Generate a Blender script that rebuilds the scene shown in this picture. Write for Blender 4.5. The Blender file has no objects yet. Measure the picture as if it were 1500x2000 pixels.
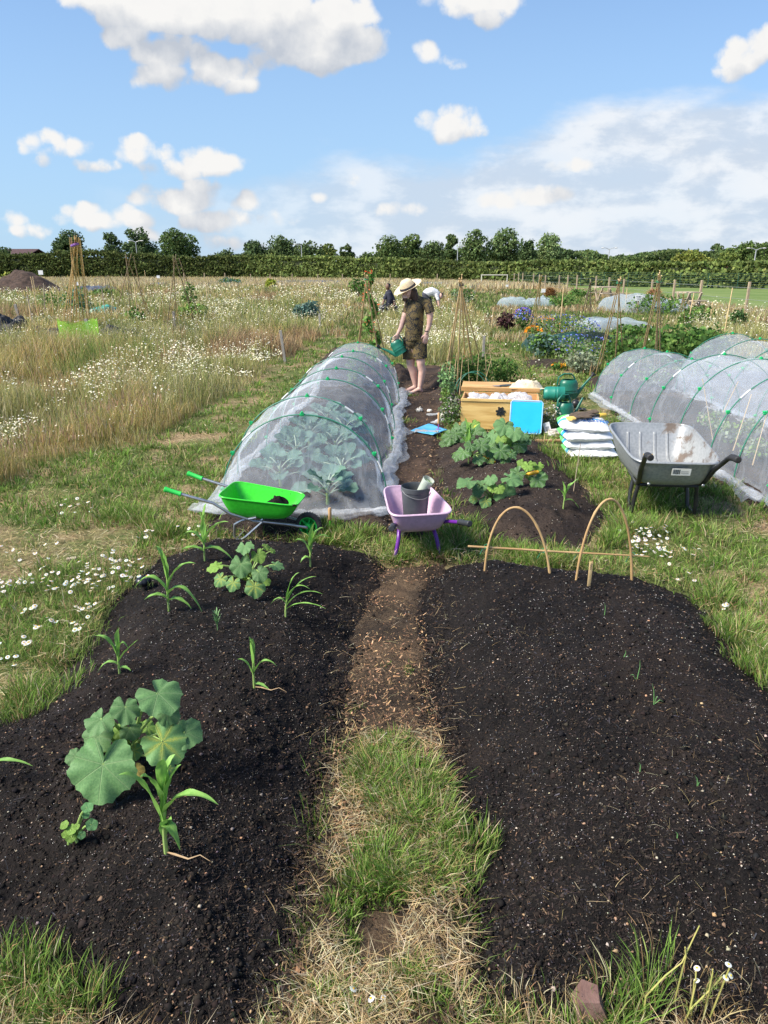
import bpy, math, random
import numpy as np
from mathutils import Vector, Matrix, Quaternion

# ------------------------------------------------------------------ camera, sky, sun, exposure
sc = bpy.context.scene
col = sc.collection
R = math.radians
CAM_H = 1.70
PITCH = 18.85
FPX = 1400.0
cam_data = bpy.data.cameras.new("camera")
cam = bpy.data.objects.new("camera", cam_data)
col.objects.link(cam)
cam.location = (0, 0, CAM_H)
cam.rotation_euler = (R(90 - PITCH), 0, 0)
cam_data.sensor_fit = 'VERTICAL'
cam_data.sensor_height = 36.0
cam_data.lens = 36.0 * FPX / 2000.0
cam_data.clip_start = 0.05
cam_data.clip_end = 3000
sc.camera = cam

SUN_EL, SUN_AZ = 46.0, -112.0          # azimuth clockwise from +Y (minus = left of the view)
sc.view_settings.view_transform = 'Standard'
sc.view_settings.look = 'None'
sc.view_settings.exposure = 1.12
sc.view_settings.gamma = 1.0
sc.cycles.use_denoising = True
sc.cycles.max_bounces = 6
sc.cycles.diffuse_bounces = 3
sc.cycles.transparent_max_bounces = 24
sc.cycles.use_adaptive_sampling = True
sc.cycles.adaptive_threshold = 0.02
sc.cycles.caustics_reflective = False
sc.cycles.caustics_refractive = False

sun_data = bpy.data.lights.new("sun", 'SUN')
sun_data.energy = 3.9
sun_data.angle = R(24.0)
sun_data.color = (1.0, 0.92, 0.79)
sun = bpy.data.objects.new("sun", sun_data)
col.objects.link(sun)
sd = Vector((math.sin(R(SUN_AZ)) * math.cos(R(SUN_EL)), math.cos(R(SUN_AZ)) * math.cos(R(SUN_EL)), math.sin(R(SUN_EL))))
sun.rotation_euler = sd.to_track_quat('Z', 'Y').to_euler()
sun.location = (-20, 10, 30)

world = bpy.data.worlds.new("World")
sc.world = world
world.use_nodes = True

class NT:
    """small helper for node trees"""
    def __init__(s, tree):
        s.t = tree
    def n(s, typ, **kw):
        nd = s.t.nodes.new(typ)
        for k, v in kw.items():
            setattr(nd, k, v)
        return nd
    def l(s, a, b):
        s.t.links.new(a, b)
    def math(s, op, a, b=None, c=None, clamp=False):
        nd = s.n('ShaderNodeMath', operation=op)
        nd.use_clamp = clamp
        for i, v in enumerate((a, b, c)):
            if v is None: continue
            if isinstance(v, (int, float)): nd.inputs[i].default_value = v
            else: s.l(v, nd.inputs[i])
        return nd.outputs[0]
    def vmath(s, op, a, b=None, c=None):
        nd = s.n('ShaderNodeVectorMath', operation=op)
        for i, v in enumerate((a, b, c)):
            if v is None: continue
            if isinstance(v, (tuple, list)): nd.inputs[i].default_value = v
            else: s.l(v, nd.inputs[i])
        return nd
    def mix(s, fac, a, b):
        nd = s.n('ShaderNodeMix', data_type='RGBA')
        for i, v in ((0, fac), (6, a), (7, b)):
            if isinstance(v, (int, float)): nd.inputs[i].default_value = v
            elif isinstance(v, (tuple, list)): nd.inputs[i].default_value = tuple(v) + (1,) * (4 - len(v))
            else: s.l(v, nd.inputs[i])
        return nd.outputs[2]
    def ramp(s, fac, stops, interp='LINEAR'):
        nd = s.n('ShaderNodeValToRGB')
        nd.color_ramp.interpolation = interp
        els = nd.color_ramp.elements
        while len(els) < len(stops): els.new(0.5)
        for e, (p, c) in zip(els, stops):
            e.position = p
            e.color = (c, c, c, 1) if isinstance(c, (int, float)) else tuple(c) + (1,) * (4 - len(c))
        s.l(fac, nd.inputs[0])
        return nd.outputs[0]
    def noise(s, vec, scale, detail=4, rough=0.55, dim='3D', dist=0.0):
        nd = s.n('ShaderNodeTexNoise', noise_dimensions=dim)
        nd.inputs['Scale'].default_value = scale
        nd.inputs['Detail'].default_value = detail
        nd.inputs['Roughness'].default_value = rough
        nd.inputs['Distortion'].default_value = dist
        if vec is not None: s.l(vec, nd.inputs['Vector'])
        return nd
    def sstep(s, v, a, b):
        nd = s.n('ShaderNodeMapRange', interpolation_type='SMOOTHSTEP')
        nd.inputs['From Min'].default_value = a
        nd.inputs['From Max'].default_value = b
        s.l(v, nd.inputs['Value'])
        return nd.outputs[0]

def px_uv(px, py):
    """picture position of a far cloud -> (x/y, z/y) of its direction in the world"""
    p = R(PITCH)
    a, b = px - 750.0, 1000.0 - py
    y = FPX * math.cos(p) + b * math.sin(p)
    z = -FPX * math.sin(p) + b * math.cos(p)
    return a / y, z / y

# cumulus puffs: centre and half sizes
PUFFS = [
 (180,-10,120,45),(330,20,170,55),(520,25,150,70),(430,45,70,40),(600,80,110,70),(690,85,75,48),(640,30,100,60),(560,110,70,40),
 (250,70,62,38),(330,100,85,45),(420,135,85,42),(345,150,95,36),(470,165,35,22),
 (920,-5,110,38),(950,25,60,28),(822,98,34,30),(872,116,42,16),
 (876,242,80,40),(838,234,42,30),(915,240,42,30),
 (1450,110,70,42),(1500,85,60,48),(1430,145,40,18),
 (80,272,48,28),(90,290,58,20),(130,285,44,17),(88,306,26,16),(184,324,40,16),
 (262,297,52,30),(310,308,50,20),(340,330,100,28),(400,320,70,30),(445,322,56,30),(300,342,60,20),
 (350,388,110,36),(300,372,56,26),(380,372,70,26),(482,399,34,30),(450,428,120,26),(210,430,95,26),(165,418,44,24),(530,432,20,10),
 (30,432,36,24),(30,454,70,20),(390,470,80,16),(300,460,70,14),(500,470,70,16),
 (688,358,22,14),(635,387,18,11),(790,412,50,20),(1105,327,42,12),(1060,385,70,20),(975,392,60,16),
]
grp = bpy.data.node_groups.new("cloud_field", 'ShaderNodeTree')
grp.interface.new_socket(name="P", in_out='INPUT', socket_type='NodeSocketVector')
grp.interface.new_socket(name="D", in_out='OUTPUT', socket_type='NodeSocketFloat')
g = NT(grp)
gi = g.n('NodeGroupInput'); go = g.n('NodeGroupOutput')
P0 = gi.outputs[0]
nz = g.noise(P0, 7.0, 3, 0.5, '2D')
off = g.vmath('MULTIPLY', g.vmath('SUBTRACT', nz.outputs['Color'], (0.5, 0.5, 0.5)).outputs[0], (0.035, 0.02, 0)).outputs[0]
P1 = g.vmath('ADD', P0, off).outputs[0]
acc = None
for (cx, cy, rx, ry) in PUFFS:
    u, v = px_uv(cx, cy)
    u2, v2 = px_uv(cx + rx, cy - ry)
    iu, iv = 1 / abs(u2 - u), 1 / abs(v2 - v)
    q = g.vmath('MULTIPLY_ADD', P1, (iu, iv, 0), (-u * iu, -v * iv, 0)).outputs[0]
    d = g.vmath('DOT_PRODUCT', q, q).outputs['Value']
    s_ = 1.0 * max(0.22, min(1.25, abs(v2 - v) / 0.035))
    d = g.math('MULTIPLY_ADD', d, -s_, s_ + 0.12)
    acc = d if acc is None else g.math('MAXIMUM', acc, d)
f0 = acc
n2 = g.noise(P0, 15.0, 5, 0.6, '2D')
n3 = g.n('ShaderNodeTexVoronoi', voronoi_dimensions='2D', feature='F1')
n3.inputs['Scale'].default_value = 26.0
n3.inputs['Detail'].default_value = 1.0
wv = g.vmath('MULTIPLY_ADD', n2.outputs['Color'], (0.03, 0.02, 0), (0, 0, 0)).outputs[0]
g.l(g.vmath('ADD', P0, wv).outputs[0], n3.inputs['Vector'])
t1 = g.math('MULTIPLY', g.math('SUBTRACT', n2.outputs['Fac'], 0.5), 1.15)
t2 = g.math('MULTIPLY', g.math('SUBTRACT', 0.40, n3.outputs['Distance']), 0.50)
f1 = g.math('ADD', f0, g.math('ADD', t1, t2))
g.l(f1, go.inputs[0])

wt = NT(world.node_tree)
for nd in list(world.node_tree.nodes): world.node_tree.nodes.remove(nd)
out = wt.n('ShaderNodeOutputWorld'); bg = wt.n('ShaderNodeBackground')
sky = wt.n('ShaderNodeTexSky', sky_type='NISHITA')
sky.sun_disc = False
sky.sun_elevation = R(SUN_EL)
sky.sun_rotation = R(SUN_AZ)
sky.altitude = 50; sky.air_density = 1.0; sky.dust_density = 0.35; sky.ozone_density = 2.2
tc = wt.n('ShaderNodeTexCoord')
sep = wt.n('ShaderNodeSeparateXYZ'); wt.l(tc.outputs['Generated'], sep.inputs[0])
yy = wt.math('MAXIMUM', wt.math('ABSOLUTE', sep.outputs[1]), 0.15)
cu = wt.math('DIVIDE', sep.outputs[0], yy)
cv = wt.math('DIVIDE', sep.outputs[2], yy)
cmb = wt.n('ShaderNodeCombineXYZ'); wt.l(cu, cmb.inputs[0]); wt.l(cv, cmb.inputs[1])
PP = cmb.outputs[0]
def field(vec):
    gn = wt.n('ShaderNodeGroup'); gn.node_tree = grp
    wt.l(vec, gn.inputs[0]); return gn.outputs[0]
Da = field(PP)
Db = field(wt.vmath('ADD', PP, (-0.012, 0.034, 0)).outputs[0])
alpha = wt.sstep(Da, 0.0, 0.42)
lit = wt.math('ADD', 0.40, wt.math('MULTIPLY', wt.math('SUBTRACT', Da, Db), 0.75), clamp=True)
fine = wt.noise(PP, 30, 4, 0.6, '2D')
lit = wt.math('ADD', lit, wt.math('MULTIPLY', wt.math('SUBTRACT', fine.outputs['Fac'], 0.5), 0.35), clamp=True)
ccol = wt.mix(lit, (3.5, 3.8, 4.3), (6.0, 5.95, 5.85))
# thin sheet of high cloud low over the horizon, thicker to the right
wv_ = wt.vmath('MULTIPLY', PP, (3.0, 7.0, 1)).outputs[0]
wn = wt.noise(wv_, 1.6, 5, 0.55, '2D', 0.1)
edge = wt.math('ADD', 0.155, wt.math('MULTIPLY', cu, 0.17))
band = wt.math('SUBTRACT', edge, cv)
band = wt.math('ADD', band, wt.math('MULTIPLY', wt.math('SUBTRACT', wn.outputs['Fac'], 0.5), 0.13))
sheet = wt.math('MULTIPLY', wt.sstep(band, 0.0, 0.05), wt.sstep(cu, -0.50, 0.15))
sheet = wt.math('MULTIPLY', sheet, wt.math('ADD', 0.68, wt.math('MULTIPLY', wn.outputs['Fac'], 0.45)), clamp=True)
shn = wt.noise(wv_, 3.4, 5, 0.6, '2D', 0.1)
scol = wt.mix(wt.sstep(shn.outputs['Fac'], 0.38, 0.64), (4.1, 4.6, 5.3), (5.8, 5.95, 6.15))
skyc = wt.vmath('MULTIPLY', sky.outputs[0], (0.81, 0.98, 1.21)).outputs[0]
hz = wt.math('ADD', 0.16, wt.math('MULTIPLY', wt.sstep(cv, 0.55, -0.02), 0.80))
base = wt.mix(wt.math('MULTIPLY', hz, 0.85), skyc, (2.85, 4.25, 5.8))
c1 = wt.mix(wt.math('MULTIPLY', sheet, 0.92), base, scol)
c2 = wt.mix(alpha, c1, ccol)
wt.l(c2, bg.inputs[0])
bg.inputs[1].default_value = 0.072
wt.l(bg.outputs[0], out.inputs[0])
world.cycles.sampling_method = 'MANUAL'
world.cycles.sample_map_resolution = 512

# ------------------------------------------------------------------ small maths helpers
_cp, _sp = math.cos(R(PITCH)), math.sin(R(PITCH))
def ray(px, py):
    a, b = px - 750.0, 1000.0 - py
    return Vector((a, FPX * _cp + b * _sp, -FPX * _sp + b * _cp))
def G(px, py, z=0.0):
    d = ray(px, py); t = (z - CAM_H) / d.z
    return Vector((d.x * t, d.y * t, z))
def D(px, py, Y):
    d = ray(px, py); t = Y / d.y
    return Vector((d.x * t, Y, CAM_H + d.z * t))
def mpp(p):
    """metres per photo pixel at a point"""
    return (p.y * _cp + (CAM_H - p.z) * _sp) / FPX

rng = np.random.default_rng(7)
random.seed(11)
def hash2(ix, iy, seed):
    h = (ix.astype(np.int64) * 374761393 + iy.astype(np.int64) * 668265263 + seed * 974634777) & 0xffffffff
    h = ((h ^ (h >> 13)) * 1274126177) & 0xffffffff
    return ((h ^ (h >> 16)) & 0xffffff) / float(0xffffff)
def vnoise(x, y, seed=0):
    x = np.asarray(x, float); y = np.asarray(y, float)
    ix, iy = np.floor(x), np.floor(y)
    fx, fy = x - ix, y - iy
    fx = fx * fx * (3 - 2 * fx); fy = fy * fy * (3 - 2 * fy)
    a = hash2(ix, iy, seed); b = hash2(ix + 1, iy, seed); c = hash2(ix, iy + 1, seed); d = hash2(ix + 1, iy + 1, seed)
    return (a * (1 - fx) + b * fx) * (1 - fy) + (c * (1 - fx) + d * fx) * fy
def fbm(x, y, octv=4, seed=0, gain=0.5):
    s = 0; a = 1; t = 0
    for i in range(octv):
        s = s + a * vnoise(x * 2 ** i, y * 2 ** i, seed + i * 17); t += a; a *= gain
    return s / t
def sdf(poly, x, y):
    """signed distance to a polygon, positive inside"""
    x = np.asarray(x, float); y = np.asarray(y, float)
    d = np.full(x.shape, 1e9); ins = np.zeros(x.shape, bool)
    n = len(poly)
    for i in range(n):
        x1, y1 = poly[i]; x2, y2 = poly[(i + 1) % n]
        ex, ey = x2 - x1, y2 - y1
        t = np.clip(((x - x1) * ex + (y - y1) * ey) / (ex * ex + ey * ey + 1e-12), 0, 1)
        d = np.minimum(d, np.hypot(x - x1 - t * ex, y - y1 - t * ey))
        c = ((y1 > y) != (y2 > y)) & (x < (x2 - x1) * (y - y1) / (y2 - y1 + 1e-12) + x1)
        ins ^= c
    return np.where(ins, d, -d)
def ppoly(pts, z=0.0):
    return [(G(a, b, z).x, G(a, b, z).y) for a, b in pts]
def smooth(t):
    t = np.clip(t, 0, 1); return t * t * (3 - 2 * t)

# ------------------------------------------------------------------ materials
MATS = {}
def pm(name, c, c2=None, scale=8.0, rough=0.6, bump=0.0, bscale=None, metal=0.0, attr=False, spec=0.5, trans=0.0, stretch=(1, 1, 1), lo=0.35, hi=0.65, detail=4, bdist=0.01, alpha=1.0):
    if name in MATS: return MATS[name]
    m = bpy.data.materials.new(name); m.use_nodes = True
    t = NT(m.node_tree); b = m.node_tree.nodes['Principled BSDF']
    b.inputs['Roughness'].default_value = rough
    b.inputs['Metallic'].default_value = metal
    b.inputs['Specular IOR Level'].default_value = spec
    b.inputs['Alpha'].default_value = alpha
    co = t.n('ShaderNodeTexCoord').outputs['Object']
    mp = t.n('ShaderNodeMapping'); mp.inputs['Scale'].default_value = stretch; t.l(co, mp.inputs[0]); co = mp.outputs[0]
    cs = None
    if c2 is not None:
        nn = t.noise(co, scale, detail)
        cs = t.mix(t.sstep(nn.outputs['Fac'], lo, hi), c, c2)
    if attr:
        at = t.n('ShaderNodeAttribute'); at.attribute_name = 'Col'
        if cs is None: cs = at.outputs['Color']
        else:
            mx = t.n('ShaderNodeMix', data_type='RGBA', blend_type='MULTIPLY'); mx.inputs[0].default_value = 1
            t.l(at.outputs['Color'], mx.inputs[6]); t.l(cs, mx.inputs[7]); cs = mx.outputs[2]
    if cs is None: b.inputs['Base Color'].default_value = tuple(c) + (1,)
    else: t.l(cs, b.inputs['Base Color'])
    if bump:
        nb = t.noise(co, bscale or scale * 4, 5)
        bp = t.n('ShaderNodeBump'); bp.inputs['Strength'].default_value = bump; bp.inputs['Distance'].default_value = bdist
        t.l(nb.outputs['Fac'], bp.inputs['Height']); t.l(bp.outputs[0], b.inputs['Normal'])
    if trans:
        tr = t.n('ShaderNodeBsdfTranslucent')
        if cs is None: tr.inputs[0].default_value = tuple(c) + (1,)
        else: t.l(cs, tr.inputs[0])
        ms = t.n('ShaderNodeMixShader'); ms.inputs[0].default_value = trans
        t.l(b.outputs[0], ms.inputs[1]); t.l(tr.outputs[0], ms.inputs[2])
        t.l(ms.outputs[0], m.node_tree.nodes['Material Output'].inputs[0])
    MATS[name] = m
    return m
def leafmat(name, trans=0.3, rough=0.6, spec=0.2):
    """foliage that takes its colour, leaf by leaf, from the mesh attribute Col"""
    if name in MATS: return MATS[name]
    m = bpy.data.materials.new(name); m.use_nodes = True
    t = NT(m.node_tree); nt = m.node_tree
    b = nt.nodes['Principled BSDF']
    b.inputs['Roughness'].default_value = rough; b.inputs['Specular IOR Level'].default_value = spec
    at = t.n('ShaderNodeAttribute'); at.attribute_name = 'Col'
    t.l(at.outputs['Color'], b.inputs['Base Color'])
    tr = t.n('ShaderNodeBsdfTranslucent'); t.l(at.outputs['Color'], tr.inputs[0])
    ms = t.n('ShaderNodeMixShader'); ms.inputs[0].default_value = trans
    t.l(b.outputs[0], ms.inputs[1]); t.l(tr.outputs[0], ms.inputs[2])
    t.l(ms.outputs[0], nt.nodes['Material Output'].inputs[0])
    MATS[name] = m
    return m

# ------------------------------------------------------------------ objects
def tag(o, label=None, cat=None, group=None, kind=None):
    if label: o['label'] = label
    if cat: o['category'] = cat
    if group: o['group'] = group
    if kind: o['kind'] = kind
    return o
def empty(name, loc, rz=0.0, label=None, cat=None, group=None):
    o = bpy.data.objects.new(name, None); col.objects.link(o)
    o.empty_display_size = 0.1
    o.location = loc; o.rotation_euler = (0, 0, rz)
    return tag(o, label, cat, group)
def fast_mesh(name, verts, faces, cols=None, smooth_=False):
    """verts (N,3); faces: list of arrays (M,k); cols (N,3)"""
    me = bpy.data.meshes.new(name)
    verts = np.ascontiguousarray(verts, np.float32)
    me.vertices.add(len(verts)); me.vertices.foreach_set('co', verts.ravel())
    faces = [np.asarray(f, np.int32) for f in faces if len(f)]
    idx = np.concatenate([f.ravel() for f in faces])
    tot = np.concatenate([np.full(len(f), f.shape[1], np.int32) for f in faces])
    start = np.concatenate([[0], np.cumsum(tot)[:-1]]).astype(np.int32)
    me.loops.add(len(idx)); me.loops.foreach_set('vertex_index', idx)
    me.polygons.add(len(tot)); me.polygons.foreach_set('loop_start', start); me.polygons.foreach_set('loop_total', tot)
    if smooth_: me.polygons.foreach_set('use_smooth', np.ones(len(tot), bool))
    me.update(calc_edges=True)
    if cols is not None:
        a = me.color_attributes.new('Col', 'FLOAT_COLOR', 'POINT')
        c4 = np.ones((len(verts), 4), np.float32); c4[:, :3] = cols
        a.data.foreach_set('color', c4.ravel())
    return me
def place(name, me, mat, parent=None, loc=None):
    o = bpy.data.objects.new(name, me); col.objects.link(o)
    if mat is not None and not me.materials: me.materials.append(mat)
    if parent is not None: o.parent = parent
    if loc is not None: o.location = loc
    return o
class MB:
    """collects shapes into one mesh"""
    def __init__(s): s.v = []; s.f = []
    def add(s, vs, fs):
        b = len(s.v); s.v += [tuple(v) for v in vs]; s.f += [tuple(i + b for i in f) for f in fs]; return s
    def box(s, c, d, rot=None, bevel=0.0):
        c = Vector(c); hx, hy, hz = d[0] / 2, d[1] / 2, d[2] / 2
        M = rot if rot is not None else Matrix.Identity(3)
        if bevel <= 0:
            vs = [c + M @ Vector((x * hx, y * hy, z * hz)) for z in (-1, 1) for y in (-1, 1) for x in (-1, 1)]
            return s.add(vs, [(0, 2, 3, 1), (4, 5, 7, 6), (0, 1, 5, 4), (2, 6, 7, 3), (0, 4, 6, 2), (1, 3, 7, 5)])
        import bmesh
        bm = bmesh.new(); bmesh.ops.create_cube(bm, size=1)
        for v in bm.verts: v.co = Vector((v.co.x * d[0], v.co.y * d[1], v.co.z * d[2]))
        bmesh.ops.bevel(bm, geom=bm.edges[:], offset=bevel, segments=2, affect='EDGES', profile=0.5)
        bm.verts.index_update()
        s.add([c + M @ v.co for v in bm.verts], [[v.index for v in f.verts] for f in bm.faces]); bm.free()
        return s
    def tube(s, pts, r, n=8, cap=True, closed=False):
        pts = [Vector(p) for p in pts]; k = len(pts)
        rs = r if isinstance(r, (list, tuple)) else [r] * k
        rings = []; prev = None
        for i, p in enumerate(pts):
            if closed: t = pts[(i + 1) % k] - pts[i - 1]
            else: t = pts[min(i + 1, k - 1)] - pts[max(i - 1, 0)]
            if t.length < 1e-9: t = Vector((0, 0, 1))
            t.normalize()
            if prev is None:
                a = Vector((0, 0, 1)) if abs(t.z) < 0.9 else Vector((1, 0, 0))
                u = t.cross(a).normalized()
            else:
                u = (prev - t * prev.dot(t)); u = u.normalized() if u.length > 1e-6 else t.orthogonal().normalized()
            prev = u; w = t.cross(u)
            rr = rs[i] if not isinstance(rs[i], tuple) else None
            ring = []
            for j in range(n):
                a = 2 * math.pi * j / n
                if rr is not None: ring.append(p + (u * math.cos(a) + w * math.sin(a)) * rr)
                else: ring.append(p + u * math.cos(a) * rs[i][0] + w * math.sin(a) * rs[i][1])
            rings.append(ring)
        b = len(s.v); s.v += [tuple(v) for rg in rings for v in rg]
        m = k if closed else k - 1
        for i in range(m):
            i2 = (i + 1) % k
            for j in range(n):
                s.f.append((b + i * n + j, b + i * n + (j + 1) % n, b + i2 * n + (j + 1) % n, b + i2 * n + j))
        if cap and not closed:
            s.f.append(tuple(b + j for j in reversed(range(n)))); s.f.append(tuple(b + (k - 1) * n + j for j in range(n)))
        return s
    def lathe(s, prof, n=24, M=None, sx=1.0, sy=1.0):
        M = M or Matrix.Identity(4)
        b = len(s.v)
        for (r, z) in prof:
            for j in range(n):
                a = 2 * math.pi * j / n
                s.v.append(tuple(M @ Vector((r * math.cos(a) * sx, r * math.sin(a) * sy, z))))
        for i in range(len(prof) - 1):
            for j in range(n):
                s.f.append((b + i * n + j, b + i * n + (j + 1) % n, b + (i + 1) * n + (j + 1) % n, b + (i + 1) * n + j))
        if prof[0][0] > 1e-5: s.f.append(tuple(b + j for j in reversed(range(n))))
        if prof[-1][0] > 1e-5: s.f.append(tuple(b + (len(prof) - 1) * n + j for j in range(n)))
        return s
    def loft(s, rings, close=True, cap0=False, cap1=False):
        n = len(rings[0]); b = len(s.v)
        s.v += [tuple(v) for rg in rings for v in rg]
        for i in range(len(rings) - 1):
            for j in range(n if close else n - 1):
                s.f.append((b + i * n + j, b + i * n + (j + 1) % n, b + (i + 1) * n + (j + 1) % n, b + (i + 1) * n + j))
        if cap0: s.f.append(tuple(b + j for j in reversed(range(n))))
        if cap1: s.f.append(tuple(b + (len(rings) - 1) * n + j for j in range(n)))
        return s
    def ell(s, c, r, nu=16, nv=10, M=None):
        c = Vector(c); r = (r, r, r) if isinstance(r, (int, float)) else r
        prof = [(math.sin(math.pi * i / nv), -math.cos(math.pi * i / nv)) for i in range(nv + 1)]
        T = Matrix.Translation(c) @ (M.to_4x4() if M is not None else Matrix.Identity(4)) @ Matrix.Diagonal((r[0], r[1], r[2], 1))
        return s.lathe([(max(a, 1e-6), z) for a, z in prof], nu, T)
    def mesh(s, name, smooth_=True, angle=40):
        me = bpy.data.meshes.new(name); me.from_pydata(s.v, [], s.f); me.update()
        if smooth_:
            me.polygons.foreach_set('use_smooth', np.ones(len(me.polygons), bool))
            try: me.set_sharp_from_angle(angle=R(angle))
            except Exception: pass
        return me
    def build(s, name, mat, parent=None, smooth_=True, loc=None, angle=40):
        return place(name, s.mesh(name, smooth_, angle), mat, parent, loc)
def copy_tree(o, parent=None):
    c = o.copy(); col.objects.link(c)
    if parent is not None: c.parent = parent
    for ch in list(o.children): copy_tree(ch, c)
    return c
def evaluated_mesh(o, name):
    dg = bpy.context.evaluated_depsgraph_get()
    me = bpy.data.meshes.new_from_object(o.evaluated_get(dg), depsgraph=dg)
    me.name = name
    return me
def remeshed(mb, name, voxel, smooth_iter=4, mat=None, parent=None):
    """one continuous skin over overlapping shapes"""
    me0 = mb.mesh('tmp'); o = bpy.data.objects.new('tmp', me0); col.objects.link(o)
    m = o.modifiers.new('r', 'REMESH'); m.mode = 'VOXEL'; m.voxel_size = voxel; m.use_smooth_shade = True
    if smooth_iter:
        k = o.modifiers.new('s', 'SMOOTH'); k.iterations = smooth_iter; k.factor = 0.5
    me = evaluated_mesh(o, name)
    bpy.data.objects.remove(o); bpy.data.meshes.remove(me0)
    me.materials.clear()
    for p in me.polygons: p.use_smooth = True
    return place(name, me, mat, parent)
# ------------------------------------------------------------------ terrain heights
BEDS = {}
def bed(name, pts, H, w, zb=0.0): BEDS[name] = dict(poly=ppoly(pts), H=H, w=w)
bed('front_left', [(-700,1500),(-300,1420),(0,1392),(95,1318),(170,1240),(225,1165),(300,1090),(400,1062),(520,1054),(640,1060),(728,1082),(762,1110),(742,1160),(722,1240),(706,1340),(668,1450),(634,1560),(622,1700),(604,1840),(575,1990),(440,2110),(200,2050),(0,1935),(-300,1880),(-900,1880)], 0.17, 0.50)
bed('front_right', [(835,1118),(870,1100),(960,1098),(1100,1110),(1250,1128),(1345,1162),(1425,1225),(1485,1295),(1560,1385),(1800,1560),(2400,1900),(1900,2090),(1500,2050),(1200,2045),(1000,2035),(912,1990),(895,1800),(893,1680),(868,1560),(840,1450),(818,1340),(800,1240),(802,1160)], 0.18, 0.50)
bed('middle', [(850,862),(930,852),(1040,856),(1085,878),(1130,930),(1195,1000),(1160,1068),(1040,1066),(945,1060),(890,1000),(850,930),(845,870)], 0.14, 0.45)
bed('tunnel', [(395,1035),(560,1058),(770,1035),(762,900),(775,800),(762,700),(650,678),(540,790),(450,910)], 0.05, 0.15)
bed('ridge_right', [(830,745),(850,722),(900,728),(905,790),(880,815),(850,800),(835,775)], 0.15, 0.28)
bed('ridge_left', [(762,770),(758,720),(790,716),(812,735),(795,760),(785,790)], 0.13, 0.25)
bed('right_tunnel', [(1140,742),(1230,725),(1700,730),(2300,900),(1900,1200),(1500,1010),(1400,945),(1290,868),(1190,800)], 0.06, 0.2)
def bed_h(name, x, y):
    b = BEDS[name]; d = sdf(b['poly'], x, y)
    wob = (fbm(x * 6, y * 6, 4, 5, 0.6) - 0.5) * 0.12
    t = (d + wob) / b['w']
    h = b['H'] * smooth(t) * (1 + 0.25 * (fbm(x * 1.6, y * 1.6, 3, 9) - 0.5))
    return h, d + wob
def soil_noise(x, y):
    return (fbm(x * 3.2, y * 3.2, 3, 12) - 0.5) * 0.050 + (fbm(x * 9, y * 9, 4, 21) - 0.5) * 0.034 + (fbm(x * 40, y * 40, 3, 31) - 0.5) * 0.024
def Z(x, y):
    """height of the ground at a point"""
    z = 0.0
    for k in BEDS:
        h, d = bed_h(k, np.array([x]), np.array([y]))
        z = max(z, float(h[0]))
    return z
def Zs(x, y):
    z = np.zeros(np.shape(x))
    for k in BEDS: z = np.maximum(z, bed_h(k, x, y)[0])
    return z
def S(px, py, lift=0.0):
    """point on the terrain under a photo position"""
    z = 0.05
    for _ in range(6):
        p = G(px, py, z); z = 0.5 * z + 0.5 * (Z(p.x, p.y))
    p.z = Z(p.x, p.y) + lift
    return p

# ------------------------------------------------------------------ ground sheet
ys = np.concatenate([np.arange(-4, 16, 0.1), np.geomspace(16, 1500, 110)])
xs1 = np.concatenate([np.arange(0, 9, 0.1), np.geomspace(9, 1500, 70)])
xs = np.concatenate([-xs1[:0:-1], xs1])
X, Y = np.meshgrid(xs, ys)
far = np.clip((np.hypot(X, Y) - 20) / 20, 0, 1)
Zg = (fbm(X * 1.3, Y * 1.3, 4, 3) - 0.5) * 0.05 * (1 - far) - 0.012
inbed = np.zeros(X.shape)
for k in BEDS: inbed = np.maximum(inbed, smooth(sdf(BEDS[k]['poly'], X, Y) / 0.15))
Zg -= inbed * 0.05
def gridfaces(ny, nx):
    i = np.arange(ny * nx).reshape(ny, nx)
    return np.stack([i[:-1, :-1].ravel(), i[:-1, 1:].ravel(), i[1:, 1:].ravel(), i[1:, :-1].ravel()], 1)
me = fast_mesh('ground', np.stack([X.ravel(), Y.ravel(), Zg.ravel()], 1), [gridfaces(*X.shape)], smooth_=True)
gm = bpy.data.materials.new('ground_mat'); gm.use_nodes = True
t = NT(gm.node_tree); b = gm.node_tree.nodes['Principled BSDF']; b.inputs['Roughness'].default_value = 0.95; b.inputs['Specular IOR Level'].default_value = 0.1
co = t.n('ShaderNodeTexCoord').outputs['Object']
n1 = t.noise(co, 1.1, 4); n2 = t.noise(co, 38, 5, 0.7); n3 = t.noise(co, 4.5, 4)
straw = t.mix(t.sstep(n2.outputs['Fac'], 0.3, 0.7), (0.115, 0.078, 0.045), (0.38, 0.29, 0.165))
green = t.mix(t.sstep(n2.outputs['Fac'], 0.35, 0.65), (0.05, 0.065, 0.02), (0.13, 0.16, 0.05))
cc = t.mix(t.sstep(n1.outputs['Fac'], 0.38, 0.56), straw, green)
cc = t.mix(t.math('MULTIPLY', t.sstep(n3.outputs['Fac'], 0.60, 0.72), 0.55), cc, (0.07, 0.05, 0.034))
t.l(cc, b.inputs['Base Color'])
bp = t.n('ShaderNodeBump'); bp.inputs['Strength'].default_value = 0.6; bp.inputs['Distance'].default_value = 0.02
t.l(n2.outputs['Fac'], bp.inputs['Height']); t.l(bp.outputs[0], b.inputs['Normal'])
tag(place('ground', me, gm), kind='structure')

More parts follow.
